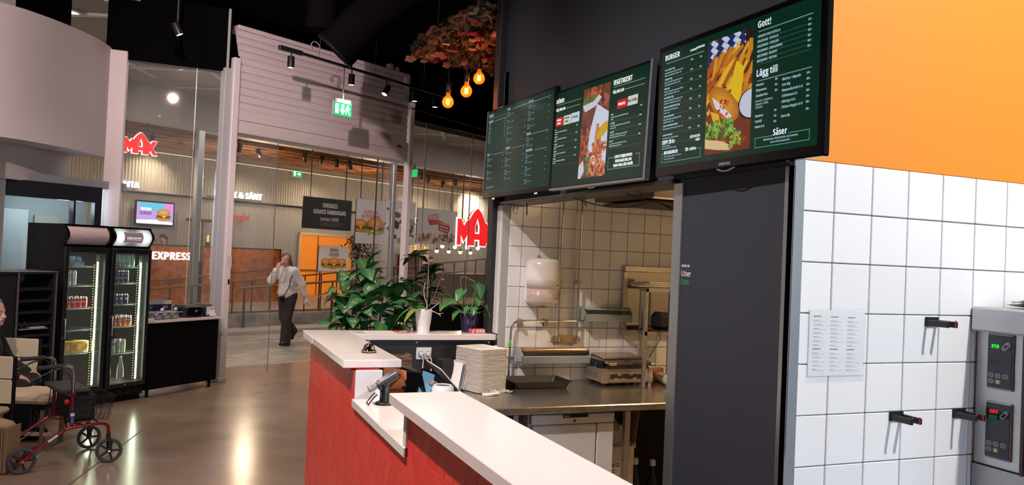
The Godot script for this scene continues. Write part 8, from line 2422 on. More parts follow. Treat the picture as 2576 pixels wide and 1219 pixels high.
# ---------------------------------------------------------------- things under the ceiling
func ceiling_things() -> void:
	var w: Node
	# big black air duct
	w = thing("air_duct", "large black round air duct slanting under the ceiling", "duct")
	obj("duct", tube(mb(), [Vector3(2.5, 5.0, -8.72), Vector3(2.1, 4.74, -8.84), Vector3(1.75, 4.42, -8.95), Vector3(1.47, 4.08, -9.06)], 0.24, 24), mat(rgb(10, 10, 11), 0.9, 0.0, {"metallic_specular": 0.08}), w)
	obj("duct_sleeve", tube(mb(), [Vector3(1.3, 4.3, -9.1), Vector3(1.32, 5.0, -9.05)], 0.17, 20), mat(rgb(10, 10, 11), 0.9, 0.0, {"metallic_specular": 0.08}), w)
	obj("mouth_ring", lathe(mb(), [Vector2(0.225, 0), Vector2(0.25, 0), Vector2(0.25, 0.03), Vector2(0.225, 0.03), Vector2(0.225, 0)], 24, Transform3D(frame_of(Vector3(-0.28, -0.34, -0.11)), Vector3(1.475, 4.085, -9.06))), sets.black, w)
	# lamp track with five spots
	var tr := thing("lamp_track", "long black lamp track hung before the roller shutter", "track", M(0, 0, -1))
	obj("rail", bar_between(Vector3(0.0, 4.38, 0), Vector3(3.2, 4.33, 0), 0.035, 0.035), sets.plastic, tr)
	obj("feed_box", box(Vector3(0.36, 0.06, 0.045), 0.004, Vector3(0.14, 4.375, 0)), sets.plastic, tr)
	for s in [0.6, 1.6, 2.6]:
		obj("hanger_wire", cyl(mb(), Vector3(s, 4.37, 0), Vector3(s, 5.0, 0), 0.003, 5), mat(rgb(90, 86, 86), 0.6), tr)
	obj("white_hook", tube(mb(), swag([Vector3(0.42, 4.44, 0.1), Vector3(0.38, 4.5, 0.1), Vector3(0.44, 4.55, 0.1), Vector3(0.52, 4.5, 0.1), Vector3(0.5, 4.4, 0.1)]), 0.008, 6), mat(rgb(150, 144, 146), 0.5), tr)
	var pos := [[0.15, 4.22, 0.0], [1.17, 4.2, 0.0], [1.83, 4.18, -0.5], [2.42, 4.2, 0.0], [2.87, 4.19, 0.0]]
	var names := ["first black track spot from the left, over the shutter", "second black track spot, left of the green exit sign's rod", "third black track spot, tilted towards the left", "fourth black track spot, at the shutter's right edge", "rightmost black track spot, beside the amber bulbs"]
	for k in 5:
		var q: Array = pos[k]
		var s := thing("track_spot", names[k], "spotlight", M(q[0], q[1], -1.0), "black track spots before the shutter")
		spot_can(s, q[2])
		lamp_spot("track_spot_light", MALL * Vector3(q[0] - 0.06 * sin(-q[2]), q[1] - 0.075, 1.0), MALL * Vector3(q[0] + 1.2 * q[2], 0, 1.0 + 0.4), Color(1, 0.9, 0.78), 1.6, 50, 0.03, 0.8)
	var s0 := thing("ceiling_spotlight", "single black ceiling spotlight shining down at upper left", "spotlight", at(-0.21, 4.38, -10.3))
	spot_can(s0, 0.45)
	obj("drop_rod", cyl(mb(), Vector3(0, 0.1, 0), Vector3(0.0, 0.62, 0), 0.016, 8), sets.plastic, s0)
	lamp_spot("ceiling_spotlight_light", Vector3(-0.16, 4.28, -10.2), Vector3(-0.2, 0, -8.6), Color(1, 0.92, 0.82), 1.8, 55, 0.04, 0.9)
	# exit sign on a rod
	var e := thing("exit_sign", "green exit sign with running figure and down arrow hung from a rod", "sign", M(1.11, 3.785, -0.9, 0))
	obj("rod", lohi(Vector3(0.0, 0.14, -0.008), Vector3(0.016, 1.22, 0.008), 0.002), mat(rgb(150, 140, 140), 0.5), e)
	obj("casing", bl(box(Vector3(0.33, 0.2, 0.022), 0.003), Vector3(-0.12, 0.1, -0.01), Vector3(0.15, 0.145, 0.01), 0.003), mat(rgb(206, 196, 200), 0.4), e)
	obj("face", box(Vector3(0.315, 0.185, 0.004), 0.001, Vector3(0, 0, 0.012)), glow(Color(0.0, 0.55, 0.34), 1.15), e)
	var st := mb()
	bl(st, Vector3(-0.13, -0.065, 0.0142), Vector3(-0.075, 0.068, 0.016))
	ext(st, P2([-0.022, 0.07, -0.022, -0.01, -0.05, -0.01, 0.0, -0.075, 0.05, -0.01, 0.022, -0.01, 0.022, 0.07]), 0.002, at(-0.0, 0, 0.0142))
	ball(st, Vector3(0.088, 0.062, 0.015), Vector3(0.014, 0.014, 0.001), 10)
	ext(st, P2([0.07, 0.045, 0.105, 0.05, 0.118, 0.03, 0.135, 0.025, 0.135, 0.015, 0.112, 0.018, 0.1, 0.03, 0.098, 0.005, 0.118, -0.015, 0.12, -0.045, 0.14, -0.05, 0.14, -0.06, 0.108, -0.058, 0.105, -0.025, 0.085, -0.012, 0.07, -0.035, 0.068, -0.065, 0.055, -0.065, 0.058, -0.03, 0.072, -0.005, 0.075, 0.025, 0.062, 0.02, 0.06, -0.005, 0.05, -0.002, 0.052, 0.028]), 0.002, at(0, 0, 0.0142))
	obj("pictogram", st, glow(Color(0.93, 1, 0.97), 1.5), e)
	lamp_area("exit_sign_light", MALL * Transform3D(Basis(Vector3.UP, PI), Vector3(1.1, 3.785, 0.86)), Vector2(0.3, 0.18), Color(0.75, 1, 0.8), 0.1)
	# amber bulbs
	var glass := mat(Color(1, 0.56, 0.16, 0.42), 0.04, 0.0, {"transparency": BaseMaterial3D.TRANSPARENCY_ALPHA})
	var bs := [[1.934, 3.076, -6.21, "lowest amber globe bulb, leftmost of the three"], [2.069, 3.171, -6.15, "middle amber globe bulb between the other two"], [2.16, 3.28, -6.11, "highest amber globe bulb, nearest the dark wall"]]
	for q in bs:
		var b := thing("pendant_bulb", q[3], "lamp", at(q[0], q[1], q[2]), "amber globe bulbs below the flower canopy")
		obj("cord", cyl(mb(), Vector3(0, 0.14, 0), Vector3(0, 3.7 - q[1], 0), 0.003, 6), sets.plastic, b)
		obj("socket", lathe(mb(), [Vector2(0, 0.16), Vector2(0.02, 0.155), Vector2(0.021, 0.08), Vector2(0.019, 0.075), Vector2(0, 0.075)], 14), sets.plastic, b)
		obj("globe", lathe(mb(), [Vector2(0.0, -0.048), Vector2(0.018, -0.0445), Vector2(0.034, -0.034), Vector2(0.045, -0.017), Vector2(0.048, 0.002), Vector2(0.044, 0.02), Vector2(0.035, 0.036), Vector2(0.023, 0.05), Vector2(0.018, 0.062), Vector2(0.018, 0.078)], 24), glass, b)
		var fl := mb()
		for k in 6:
			var a := TAU * k / 6
			tube(fl, [Vector3(cos(a) * 0.009, -0.02, sin(a) * 0.009), Vector3(cos(a + 0.5) * 0.011, 0.024, sin(a + 0.5) * 0.011)], 0.0022, 5)
		obj("filament", fl, glow(Color(1, 0.66, 0.26), 26.0), b)
		obj("glass_stem", cyl(mb(), Vector3(0, 0.024, 0), Vector3(0, 0.07, 0), 0.006, 8), mat(rgb(200, 130, 60), 0.3), b)
		lamp_omni("pendant_bulb_light", Vector3(q[0], q[1], q[2]), Color(1, 0.5, 0.16), 0.09, 0.02)
	# flower canopy
	var c := thing("flower_canopy", "hanging canopy of faded leaves with pink and magenta flowers", "decoration")
	var mm := MultiMesh.new()
	mm.transform_format = MultiMesh.TRANSFORM_3D
	mm.use_colors = true
	mm.mesh = thin_leaf()
	var cols := [Color(0.11, 0.1, 0.055), Color(0.16, 0.13, 0.07), Color(0.2, 0.12, 0.08), Color(0.08, 0.09, 0.05), Color(0.24, 0.15, 0.1), Color(0.16, 0.09, 0.08)]
	var n := 3600
	mm.instance_count = n
	for k in n:
		var p := canopy_point(rng.randf(), rng.randf(), rng.randf())
		var d := Vector3(rng.randfn(), rng.randf_range(-1.0, -0.1), rng.randfn()).normalized()
		var x := Vector3.UP.cross(d).normalized()
		var b := Basis(x, d.cross(x), d) * Basis(Vector3.BACK, rng.randf_range(-1, 1))
		mm.set_instance_transform(k, Transform3D(b.scaled_local(Vector3.ONE * rng.randf_range(0.06, 0.1) * Vector3(1.5, 1, 1)), p))
		var col: Color = cols[k % cols.size()]
		mm.set_instance_color(k, col * (1.35 - 0.35 * rng.randf()))
	var o := MultiMeshInstance3D.new()
	o.multimesh = mm
	o.material_override = mat(Color.WHITE, 0.7, 0.0, {"vertex_color_use_as_albedo": true, "backlight_enabled": true, "backlight": Color(0.2, 0.14, 0.08)})
	o.name = "leaves"
	c.add_child(o, true)
	o.set_meta("kind", "stuff")
	var net := mb()
	for k in 12:
		tube(net, [canopy_point(1.0, k / 11.0, 1.0), canopy_point(0.0, k / 11.0, 1.0)], 0.005, 5)
	obj("support_net", net, mat(rgb(60, 50, 36), 0.8), c)
	var rose := mb()
	for r in 3:
		for k in 5:
			var a := TAU * k / 5 + r * 0.6
			ball(rose, Vector3(cos(a), 0.25 - 0.1 * r, sin(a)) * (0.35 + 0.22 * r) * Vector3(1, 1.0, 1), Vector3(0.42, 0.2, 0.42), 8)
	var rm: Mesh = rose.commit()
	var pinks := [mat(rgb(226, 170, 168), 0.6), mat(rgb(216, 140, 146), 0.6), mat(rgb(150, 22, 74), 0.6), mat(rgb(226, 196, 176), 0.6)]
	for k in 46:
		var p := canopy_point(rng.randf() * 0.97, fmod(k * 0.618, 1.0), 0.0) + Vector3(0, -0.035, 0)
		piece("flower", k, rm, pinks[[0, 2, 1, 0, 3, 2, 1][k % 7]], c, Transform3D(Basis(Vector3.RIGHT, PI + rng.randf_range(-0.5, 0.5)).scaled_local(Vector3.ONE * rng.randf_range(0.032, 0.05)), p))
	for q in [[0.15, 0.2], [0.6, 0.5], [0.75, 0.9]]:
		var p := canopy_point(q[0], q[1], 1.0)
		obj("hanger_wire", cyl(mb(), p, Vector3(p.x, 5.0, p.z), 0.004, 5), mat(rgb(110, 104, 104), 0.5), c)

# a place in the canopy: u along, v across, w through its thickness
func canopy_point(u: float, v: float, w: float) -> Vector3:
	return Vector3(1.82, 3.72, -7.12) + Vector3(1.0, 0, -0.29) * u + Vector3(0.14, 0, 1.52) * v + Vector3(0.02, 0.12, 0.02) * (w - 0.5)

func spot_can(s: Node3D, tilt: float) -> void:
	var b := Basis(Vector3.BACK, tilt)
	obj("bracket", cyl(mb(), Vector3(0, 0.09, 0), Vector3(0, 0.15, 0), 0.01, 8), sets.plastic, s)
	obj("can", lathe(mb(), [Vector2(0, 0.085), Vector2(0.042, 0.08), Vector2(0.045, 0.07), Vector2(0.045, -0.07), Vector2(0.045, -0.07), Vector2(0.04, -0.07), Vector2(0.04, -0.055)], 20, Transform3D(b, O)), sets.plastic, s)
	obj("lamp_disc", lathe(mb(), [Vector2(0, -0.066), Vector2(0.039, -0.066), Vector2(0.039, -0.06), Vector2(0, -0.06)], 20, Transform3D(b, O)), glow(Color(1, 0.93, 0.84), 9.0), s)

# ---------------------------------------------------------------- people
# one skin over joined tapered limbs: each limb is [start, end, radius at start, radius at end]
func skin(limbs: Array, cell: float, blend: float, xf := Transform3D()) -> ArrayMesh:
	var lo := Vector3.INF
	var hi := -Vector3.INF
	for l in limbs:
		var r := maxf(l[2], l[3])
		lo = lo.min((l[0] as Vector3).min(l[1]) - Vector3.ONE * r)
		hi = hi.max((l[0] as Vector3).max(l[1]) + Vector3.ONE * r)
	var pad := blend + cell * 2
	lo -= Vector3.ONE * pad
	hi += Vector3.ONE * pad
	var nx := int((hi.x - lo.x) / cell) + 2
	var ny := int((hi.y - lo.y) / cell) + 2
	var nz := int((hi.z - lo.z) / cell) + 2
	var f := PackedFloat32Array()
	f.resize(nx * ny * nz)
	f.fill(1e3)
	for l in limbs:
		var a: Vector3 = l[0]
		var ba: Vector3 = l[1] - a
		var ra: float = l[2]
		var rb: float = l[3]
		var sq: Vector3 = l[4] if l.size() > 4 else Vector3.ONE
		var m := maxf(ra, rb) * 1.3 + pad
		var p0 := (((l[0] as Vector3).min(l[1]) - Vector3.ONE * m - lo) / cell).max(Vector3.ZERO)
		var p1 := ((l[0] as Vector3).max(l[1]) + Vector3.ONE * m - lo) / cell
		var bb := maxf((ba * sq).length_squared(), 1e-8)
		for z in range(int(p0.z), mini(int(p1.z) + 1, nz)):
			for y in range(int(p0.y), mini(int(p1.y) + 1, ny)):
				for x in range(int(p0.x), mini(int(p1.x) + 1, nx)):
					var p := (lo + Vector3(x, y, z) * cell - a) * sq
					var t := clampf(p.dot(ba * sq) / bb, 0, 1)
					var d := (p - ba * sq * t).length() - lerpf(ra, rb, t)
					var i := (z * ny + y) * nx + x
					var e := f[i]
					var h := maxf(blend - absf(d - e), 0.0) / blend
					f[i] = minf(d, e) - h * h * blend * 0.25
	var vid := {}
	var verts := PackedVector3Array()
	for z in nz - 1:
		for y in ny - 1:
			for x in nx - 1:
				var i := (z * ny + y) * nx + x
				var inside := 0
				var v := [f[i], f[i + 1], f[i + nx], f[i + nx + 1], f[i + nx * ny], f[i + nx * ny + 1], f[i + nx * ny + nx], f[i + nx * ny + nx + 1]]
				for k in 8:
					if v[k] < 0:
						inside += 1
				if inside == 0 or inside == 8:
					continue
				var s := Vector3.ZERO
				var c := 0
				for e in [[0, 1], [2, 3], [4, 5], [6, 7], [0, 2], [1, 3], [4, 6], [5, 7], [0, 4], [1, 5], [2, 6], [3, 7]]:
					var va: float = v[e[0]]
					var vb: float = v[e[1]]
					if (va < 0) != (vb < 0):
						var t := va / (va - vb)
						var pa := Vector3(e[0] & 1, (e[0] >> 1) & 1, e[0] >> 2)
						var pb := Vector3(e[1] & 1, (e[1] >> 1) & 1, e[1] >> 2)
						s += pa.lerp(pb, t)
						c += 1
				vid[i] = verts.size()
				verts.append(lo + (Vector3(x, y, z) + s / c) * cell)
	var norms := PackedVector3Array()
	norms.resize(verts.size())
	var faces := PackedInt32Array()
	var steps := [1, nx, nx * ny]
	for i in vid:
		for ax in 3:
			var j: int = i + steps[ax]
			if j >= f.size() or (f[i] < 0) == (f[j] < 0):
				continue
			var u: int = steps[(ax + 1) % 3]
			var w: int = steps[(ax + 2) % 3]
			if not (vid.has(i - u) and vid.has(i - w) and vid.has(i - u - w)):
				continue
			var q := [vid[i], vid[i - u], vid[i - u - w], vid[i - w]]
			if f[i] < 0:
				q = [q[0], q[3], q[2], q[1]]
			faces.append_array([q[0], q[1], q[2], q[0], q[2], q[3]])
	var volume := 0.0
	for k in range(0, faces.size(), 3):
		volume += verts[faces[k]].dot(verts[faces[k + 1]].cross(verts[faces[k + 2]]))
	if volume > 0.0:
		faces.reverse()
	for k in range(0, faces.size(), 3):
		var n := (verts[faces[k]] - verts[faces[k + 2]]).cross(verts[faces[k]] - verts[faces[k + 1]])
		for e in 3:
			norms[faces[k + e]] += n
	for k in norms.size():
		norms[k] = norms[k].normalized()
	var arr := []
	arr.resize(Mesh.ARRAY_MAX)
	arr[Mesh.ARRAY_VERTEX] = verts
	arr[Mesh.ARRAY_NORMAL] = norms
	arr[Mesh.ARRAY_INDEX] = faces
	var am := ArrayMesh.new()
	am.add_surface_from_arrays(Mesh.PRIMITIVE_TRIANGLES, arr)
	return am

func v3(a: Array) -> Vector3:
	return Vector3(a[0], a[1], a[2])

# a hand from wrist w pointing along d, palm facing p, fingers curled by c radians
func hand_limbs(w: Vector3, d: Vector3, p: Vector3, curl: float, side: float) -> Array:
	var out := []
	d = d.normalized()
	var s := d.cross(p).normalized() * side
	p = s.cross(d).normalized() * side
	out.append([w, w + d * 0.03, 0.022, 0.026])
	for k in 4:
		var root := w + d * 0.085 + s * (0.03 - 0.02 * k)
		out.append([w + d * 0.02 + s * (0.016 - 0.011 * k), root, 0.016, 0.0125])
		var lens: float = [0.064, 0.072, 0.068, 0.054][k]
		var q := root
		var a := curl * 0.5
		for j in 3:
			var dir := d * cos(a) + p * sin(a)
			var l: float = lens * [0.44, 0.32, 0.24][j]
			out.append([q, q + dir * l, 0.0095 - 0.0008 * j, 0.009 - 0.0008 * j])
			q += dir * l
			a += curl * 0.6
	var t0 := w + d * 0.025 + s * 0.025
	var t1 := t0 + (d * 0.6 + s * 0.65 + p * 0.35).normalized() * 0.042
	var t2 := t1 + (d * 0.8 + s * 0.2 + p * 0.5).normalized() * 0.032
	out.append([t0, t1, 0.0135, 0.0105])
	out.append([t1, t2, 0.0105, 0.009])
	return out

func head_limbs(c: Vector3, face: Vector3, up := Vector3.UP) -> Array:
	var r := face.cross(up).normalized()
	var f := face.normalized()
	var P := func(x: float, y: float, z: float): return c + r * x + up * y + f * z
	return [
		[P.call(0, 0.035, -0.025), P.call(0, 0.04, 0.01), 0.078, 0.072],
		[P.call(0, 0.0, 0.02), P.call(0, -0.06, 0.045), 0.064, 0.04],
		[P.call(-0.03, -0.03, 0.03), P.call(-0.012, -0.085, 0.06), 0.034, 0.022],
		[P.call(0.03, -0.03, 0.03), P.call(0.012, -0.085, 0.06), 0.034, 0.022],
		[P.call(0, -0.088, 0.064), P.call(0, -0.092, 0.07), 0.018, 0.016],
		[P.call(0, 0.012, 0.083), P.call(0, -0.026, 0.104), 0.008, 0.012],
		[P.call(-0.01, -0.03, 0.09), P.call(0.01, -0.03, 0.09), 0.009, 0.009],
		[P.call(-0.018, -0.057, 0.084), P.call(0.018, -0.057, 0.084), 0.0085, 0.0085],
		[P.call(-0.034, 0.026, 0.073), P.call(0.034, 0.026, 0.073), 0.012, 0.012],
		[P.call(-0.076, 0.012, -0.008), P.call(-0.079, -0.03, -0.004), 0.013, 0.009],
		[P.call(0.076, 0.012, -0.008), P.call(0.079, -0.03, -0.004), 0.013, 0.009],
	]

func face_parts(root: Node3D, c: Vector3, face: Vector3, lips: Color) -> void:
	var f := face.normalized()
	var r := f.cross(Vector3.UP).normalized()
	for s in [-1.0, 1.0]:
		var e: Vector3 = c + r * 0.031 * s + Vector3.UP * 0.008 + f * 0.074
		obj("eye", ball(mb(), e, Vector3.ONE * 0.0105, 10), mat(rgb(226, 222, 218), 0.2), root)
		obj("iris", ball(mb(), e + f * 0.0075, Vector3.ONE * 0.0045, 8), mat(rgb(60, 44, 34), 0.2), root)
		obj("eyebrow", tube(mb(), [e + r * -0.014 * s + Vector3.UP * 0.017 + f * 0.01, e + r * 0.002 * s + Vector3.UP * 0.021 + f * 0.01, e + r * 0.017 * s + Vector3.UP * 0.017 + f * 0.002], 0.0032, 6, 0.002), mat(rgb(84, 60, 44), 0.8), root)
	obj("lips", tube(mb(), [c + r * -0.02 + Vector3.UP * -0.057 + f * 0.088, c + Vector3.UP * -0.056 + f * 0.095, c + r * 0.02 + Vector3.UP * -0.057 + f * 0.088], 0.0055, 6), mat(lips, 0.4), root)

func people() -> void:
	# the woman walking past in the mall, towards the left, eating
	var at_m := M(3.07, 0.009, 2.8, 14)
	var p := thing("person", "woman in a cropped white jacket and dark trousers walking left, hand at her mouth", "person", at_m)
	var skin_m := mat(rgb(206, 160, 138), 0.55, 0.0, {"subsurf_scatter_enabled": true, "subsurf_scatter_strength": 0.15})
	var k := 1.0
	# her own axes: she walks towards -x; +z is towards the viewer
	var hip := Vector3(0.06, 0.93, 0)
	var chest := Vector3(0.02, 1.27, 0)
	var neck := Vector3(-0.02, 1.46, 0)
	var headc := Vector3(-0.055, 1.585, 0.01)
	var face := Vector3(-1, -0.08, 0.3)
	var shf := Vector3(0.0, 1.39, 0.17)      # near shoulder (her left)
	var shb := Vector3(0.0, 1.39, -0.17)
	var elf := Vector3(0.16, 1.15, 0.23)
	var wrf := Vector3(0.275, 0.93, 0.2)
	var elb := Vector3(-0.22, 1.2, -0.17)
	var wrb := Vector3(-0.235, 1.42, -0.04)
	var knf := Vector3(-0.06, 0.5, 0.1)
	var anf := Vector3(-0.09, 0.09, 0.1)
	var knb := Vector3(0.09, 0.5, -0.09)
	var anb := Vector3(0.36, 0.24, -0.09)
	var body := [[hip, chest, 0.12, 0.115], [chest, neck, 0.11, 0.05], [neck, headc, 0.047, 0.05], [shf, shb, 0.05, 0.05], [shf, elf, 0.045, 0.037], [elf, wrf, 0.036, 0.024], [shb, elb, 0.045, 0.037], [elb, wrb, 0.036, 0.024],
		[hip + Vector3(0, 0, 0.085), knf, 0.085, 0.055], [knf, anf, 0.053, 0.036], [hip + Vector3(0, 0, -0.085), knb, 0.085, 0.055], [knb, anb, 0.053, 0.036], [anf, anf + Vector3(-0.1, -0.055, 0.01), 0.036, 0.026], [anb, anb + Vector3(0.03, -0.1, 0), 0.034, 0.026]]
	var b := obj("body", skin(body, 0.014, 0.03), skin_m, p)
	obj("head_skin", skin(head_limbs(headc, face), 0.005, 0.014), skin_m, p)
	face_parts(p, headc, face, rgb(176, 92, 92))
	obj("hand", skin(hand_limbs(wrf, Vector3(0.25, -1, 0.05), Vector3(-0.3, 0, -1), 0.7, 1.0), 0.0045, 0.006), skin_m, p)
	obj("hand", skin(hand_limbs(wrb, Vector3(0.15, 0.75, 0.25), Vector3(0.9, -0.1, 0.2), 0.9, -1.0), 0.0045, 0.006), skin_m, p)
	var white := mat(rgb(226, 220, 216), 0.85)
	var jk := [[Vector3(0.05, 1.0, 0), Vector3(0.03, 1.1, 0), 0.185, 0.15, Vector3(1, 1, 0.95)], [Vector3(0.03, 1.1, 0), chest, 0.15, 0.15], [chest, Vector3(0.0, 1.39, 0), 0.145, 0.11], [shf + Vector3(0, -0.015, 0), shb + Vector3(0, -0.015, 0), 0.072, 0.072], [shf, elf, 0.078, 0.07], [elf, wrf.lerp(elf, 0.12), 0.07, 0.056], [shb, elb, 0.078, 0.07], [elb, wrb.lerp(elb, 0.15), 0.07, 0.055], [Vector3(-0.01, 1.42, 0.06), Vector3(-0.01, 1.42, -0.06), 0.05, 0.05]]
	obj("jacket", skin(jk, 0.013, 0.035), white, p)
	for q in [[wrf, elf], [wrb, elb]]:
		var fur := mb()
		var c: Vector3 = q[0].lerp(q[1], 0.24)
		for j in 90:
			var d := Vector3(rng.randfn(), rng.randfn(), rng.randfn()).normalized()
			var pp: Vector3 = c + d * 0.058 + (q[1] - q[0]).normalized() * rng.randf_range(-0.035, 0.045)
			tube(fur, [pp - d * 0.03, pp + d * 0.012], 0.016, 4, 0.004)
		obj("fur_cuff", fur, mat(rgb(226, 212, 210), 0.95), p)
	obj("lapel", bx(bx(mb(), Vector3(-0.14, 1.28, 0.05), Vector3(0.012, 0.2, 0.06), 0.005, Basis(Vector3.BACK, -0.1) * Basis(Vector3.RIGHT, 0.25)), Vector3(-0.1, 1.4, 0.06), Vector3(0.05, 0.07, 0.05), 0.012, Basis(Vector3.BACK, 0.3)), white, p)
	for j in 2:
		obj("pocket_flap", bx(mb(), Vector3(-0.05 + 0.1 * j, 1.06 + 0.1 * j, 0.165 - 0.012 * j), Vector3(0.1, 0.05, 0.012), 0.005, Basis(Vector3.UP, -0.15)), mat(rgb(212, 204, 200), 0.85), p)
	obj("bow", ball(ball(mb(), Vector3(-0.03, 1.12, 0.16), Vector3(0.03, 0.02, 0.012), 8), Vector3(-0.08, 1.11, 0.15), Vector3(0.03, 0.02, 0.012), 8), mat(rgb(220, 214, 210), 0.8), p)
	var tr := [[hip + Vector3(0, 0.06, 0.02), hip + Vector3(0, 0.0, -0.02), 0.15, 0.15], [hip + Vector3(-0.005, 0, 0.085), knf, 0.118, 0.09], [knf, anf + Vector3(0.015, -0.04, 0), 0.09, 0.098], [hip + Vector3(0, 0, -0.085), knb, 0.115, 0.088], [knb, anb + Vector3(0.01, -0.01, 0), 0.087, 0.085]]
	obj("trousers", skin(tr, 0.014, 0.03), mat(rgb(54, 47, 47), 0.85), p)
	var shoe := mat(rgb(30, 29, 32), 0.7)
	obj("shoe", skin([[anf + Vector3(0.03, -0.055, 0), anf + Vector3(-0.13, -0.06, 0.01), 0.036, 0.03], [anf, anf + Vector3(-0.06, -0.05, 0), 0.045, 0.04]], 0.008, 0.02), shoe, p)
	obj("sole", bx(mb(), anf + Vector3(-0.055, -0.084, 0.004), Vector3(0.25, 0.018, 0.075), 0.008), mat(rgb(206, 202, 198), 0.7), p)
	obj("shoe", skin([[anb + Vector3(0.035, -0.03, 0), anb + Vector3(-0.005, -0.15, 0.0), 0.036, 0.03], [anb, anb + Vector3(0.03, -0.06, 0), 0.045, 0.04]], 0.008, 0.02), shoe, p)
	var hair := mat(rgb(104, 76, 58), 0.6)
	obj("hair", skin([[headc + Vector3(0.03, 0.055, -0.01), headc + Vector3(-0.01, 0.06, -0.012), 0.085, 0.07], [headc + Vector3(0.05, 0.03, 0.0), headc + Vector3(0.07, -0.03, 0.0), 0.062, 0.05], [headc + Vector3(0.03, 0.0, 0.06), headc + Vector3(0.05, -0.03, 0.04), 0.035, 0.03], [headc + Vector3(0.09, -0.03, 0.03), headc + Vector3(0.115, -0.17, 0.06), 0.042, 0.03], [headc + Vector3(0.115, -0.17, 0.06), headc + Vector3(0.11, -0.26, 0.06), 0.03, 0.014]], 0.008, 0.02), hair, p)
	obj("bag_strap", tube(mb(), swag([Vector3(0.09, 1.44, 0.08), Vector3(0.0, 1.36, 0.165), Vector3(-0.08, 1.24, 0.165), Vector3(-0.12, 1.1, 0.17), Vector3(-0.16, 0.97, 0.12), Vector3(-0.16, 0.93, 0.08)]), 0.007, 6), sets.black, p)
	obj("bag_strap", tube(mb(), swag([Vector3(0.09, 1.44, 0.08), Vector3(0.14, 1.25, -0.08), Vector3(0.05, 1.0, -0.2), Vector3(-0.14, 0.93, -0.06)]), 0.006, 6), sets.black, p)
	var hb := thing("handbag", "small black shoulder bag at the walking woman's hip", "bag", at_m * at(-0.175, 0.88, 0.06, yaw(20)))
	obj("pouch", box(Vector3(0.16, 0.09, 0.06), 0.02), sets.black, hb)
	obj("flap", box(Vector3(0.15, 0.05, 0.066), 0.015, Vector3(0, 0.02, 0.002)), mat(rgb(34, 30, 32), 0.4), hb)
	var sn := thing("snack", "pink snack in the walking woman's raised hand", "food", at_m * at(-0.19, 1.525, 0.03))
	obj("snack", skin([[Vector3(-0.02, 0, 0), Vector3(0.03, 0.01, 0), 0.026, 0.03]], 0.006, 0.01), mat(rgb(206, 150, 160), 0.6), sn)
	var pp := thing("paper_bag", "crumpled pale blue paper bag in the walking woman's lowered hand", "bag", at_m * at(0.34, 0.8, 0.2))
	var cs := mb()
	ball(cs, Vector3(0.0, 0, 0), Vector3(0.085, 0.05, 0.05), 10)
	bx(cs, Vector3(0.05, -0.035, 0.01), Vector3(0.13, 0.06, 0.03), 0.012, Basis(Vector3.BACK, -0.5))
	bx(cs, Vector3(-0.02, 0.03, 0.0), Vector3(0.08, 0.08, 0.05), 0.02, Basis(Vector3.BACK, 0.6))
	obj("paper", cs, mat(rgb(196, 208, 222), 0.7), pp)
	# person seated at the left edge, mostly out of the picture
	var sp := at(-1.62, 0, -8.4, yaw(-10))
	p = thing("person", "seated person in dark coat and trousers at the left edge, beside the rollator", "person", sp)
	var coat := mat(rgb(28, 25, 28), 0.85)
	obj("body", skin([[Vector3(0, 0.52, 0), Vector3(-0.02, 0.8, 0), 0.12, 0.13], [Vector3(-0.02, 0.8, 0), Vector3(0.0, 0.98, 0), 0.12, 0.05], [Vector3(0, 0.52, 0.09), Vector3(0.36, 0.5, 0.1), 0.085, 0.06], [Vector3(0.36, 0.5, 0.1), Vector3(0.38, 0.08, 0.1), 0.055, 0.04], [Vector3(0, 0.52, -0.09), Vector3(0.36, 0.5, -0.1), 0.085, 0.06], [Vector3(0.36, 0.5, -0.1), Vector3(0.34, 0.08, -0.1), 0.055, 0.04], [Vector3(0.0, 0.98, 0), Vector3(0.02, 1.05, 0), 0.048, 0.048]], 0.016, 0.03), skin_m, p)
	obj("head_skin", skin(head_limbs(Vector3(0.06, 1.13, 0.02), Vector3(1, -0.1, 0.2)), 0.007, 0.014), skin_m, p)
	face_parts(p, Vector3(0.06, 1.13, 0.02), Vector3(1, -0.1, 0.2), rgb(160, 96, 90))
	obj("hair", skin([[Vector3(0.02, 1.19, 0.01), Vector3(0.05, 1.2, 0.01), 0.088, 0.075], [Vector3(0.0, 1.15, 0.01), Vector3(-0.03, 1.06, 0.0), 0.072, 0.05], [Vector3(0.03, 1.12, 0.08), Vector3(0.02, 1.06, 0.07), 0.035, 0.03]], 0.01, 0.02), mat(rgb(116, 98, 92), 0.7), p)
	obj("coat", skin([[Vector3(-0.02, 0.5, 0), Vector3(-0.03, 0.8, 0), 0.17, 0.165], [Vector3(-0.03, 0.8, 0), Vector3(0.0, 0.98, 0), 0.15, 0.08], [Vector3(-0.01, 0.92, 0.18), Vector3(0.1, 0.66, 0.25), 0.075, 0.065], [Vector3(0.1, 0.66, 0.25), Vector3(0.3, 0.58, 0.14), 0.062, 0.05], [Vector3(-0.01, 0.92, -0.18), Vector3(0.1, 0.66, -0.24), 0.075, 0.065], [Vector3(0.1, 0.66, -0.24), Vector3(0.3, 0.58, -0.12), 0.062, 0.05], [Vector3(-0.01, 0.92, 0.16), Vector3(-0.01, 0.92, -0.16), 0.08, 0.08]], 0.015, 0.03), coat, p)
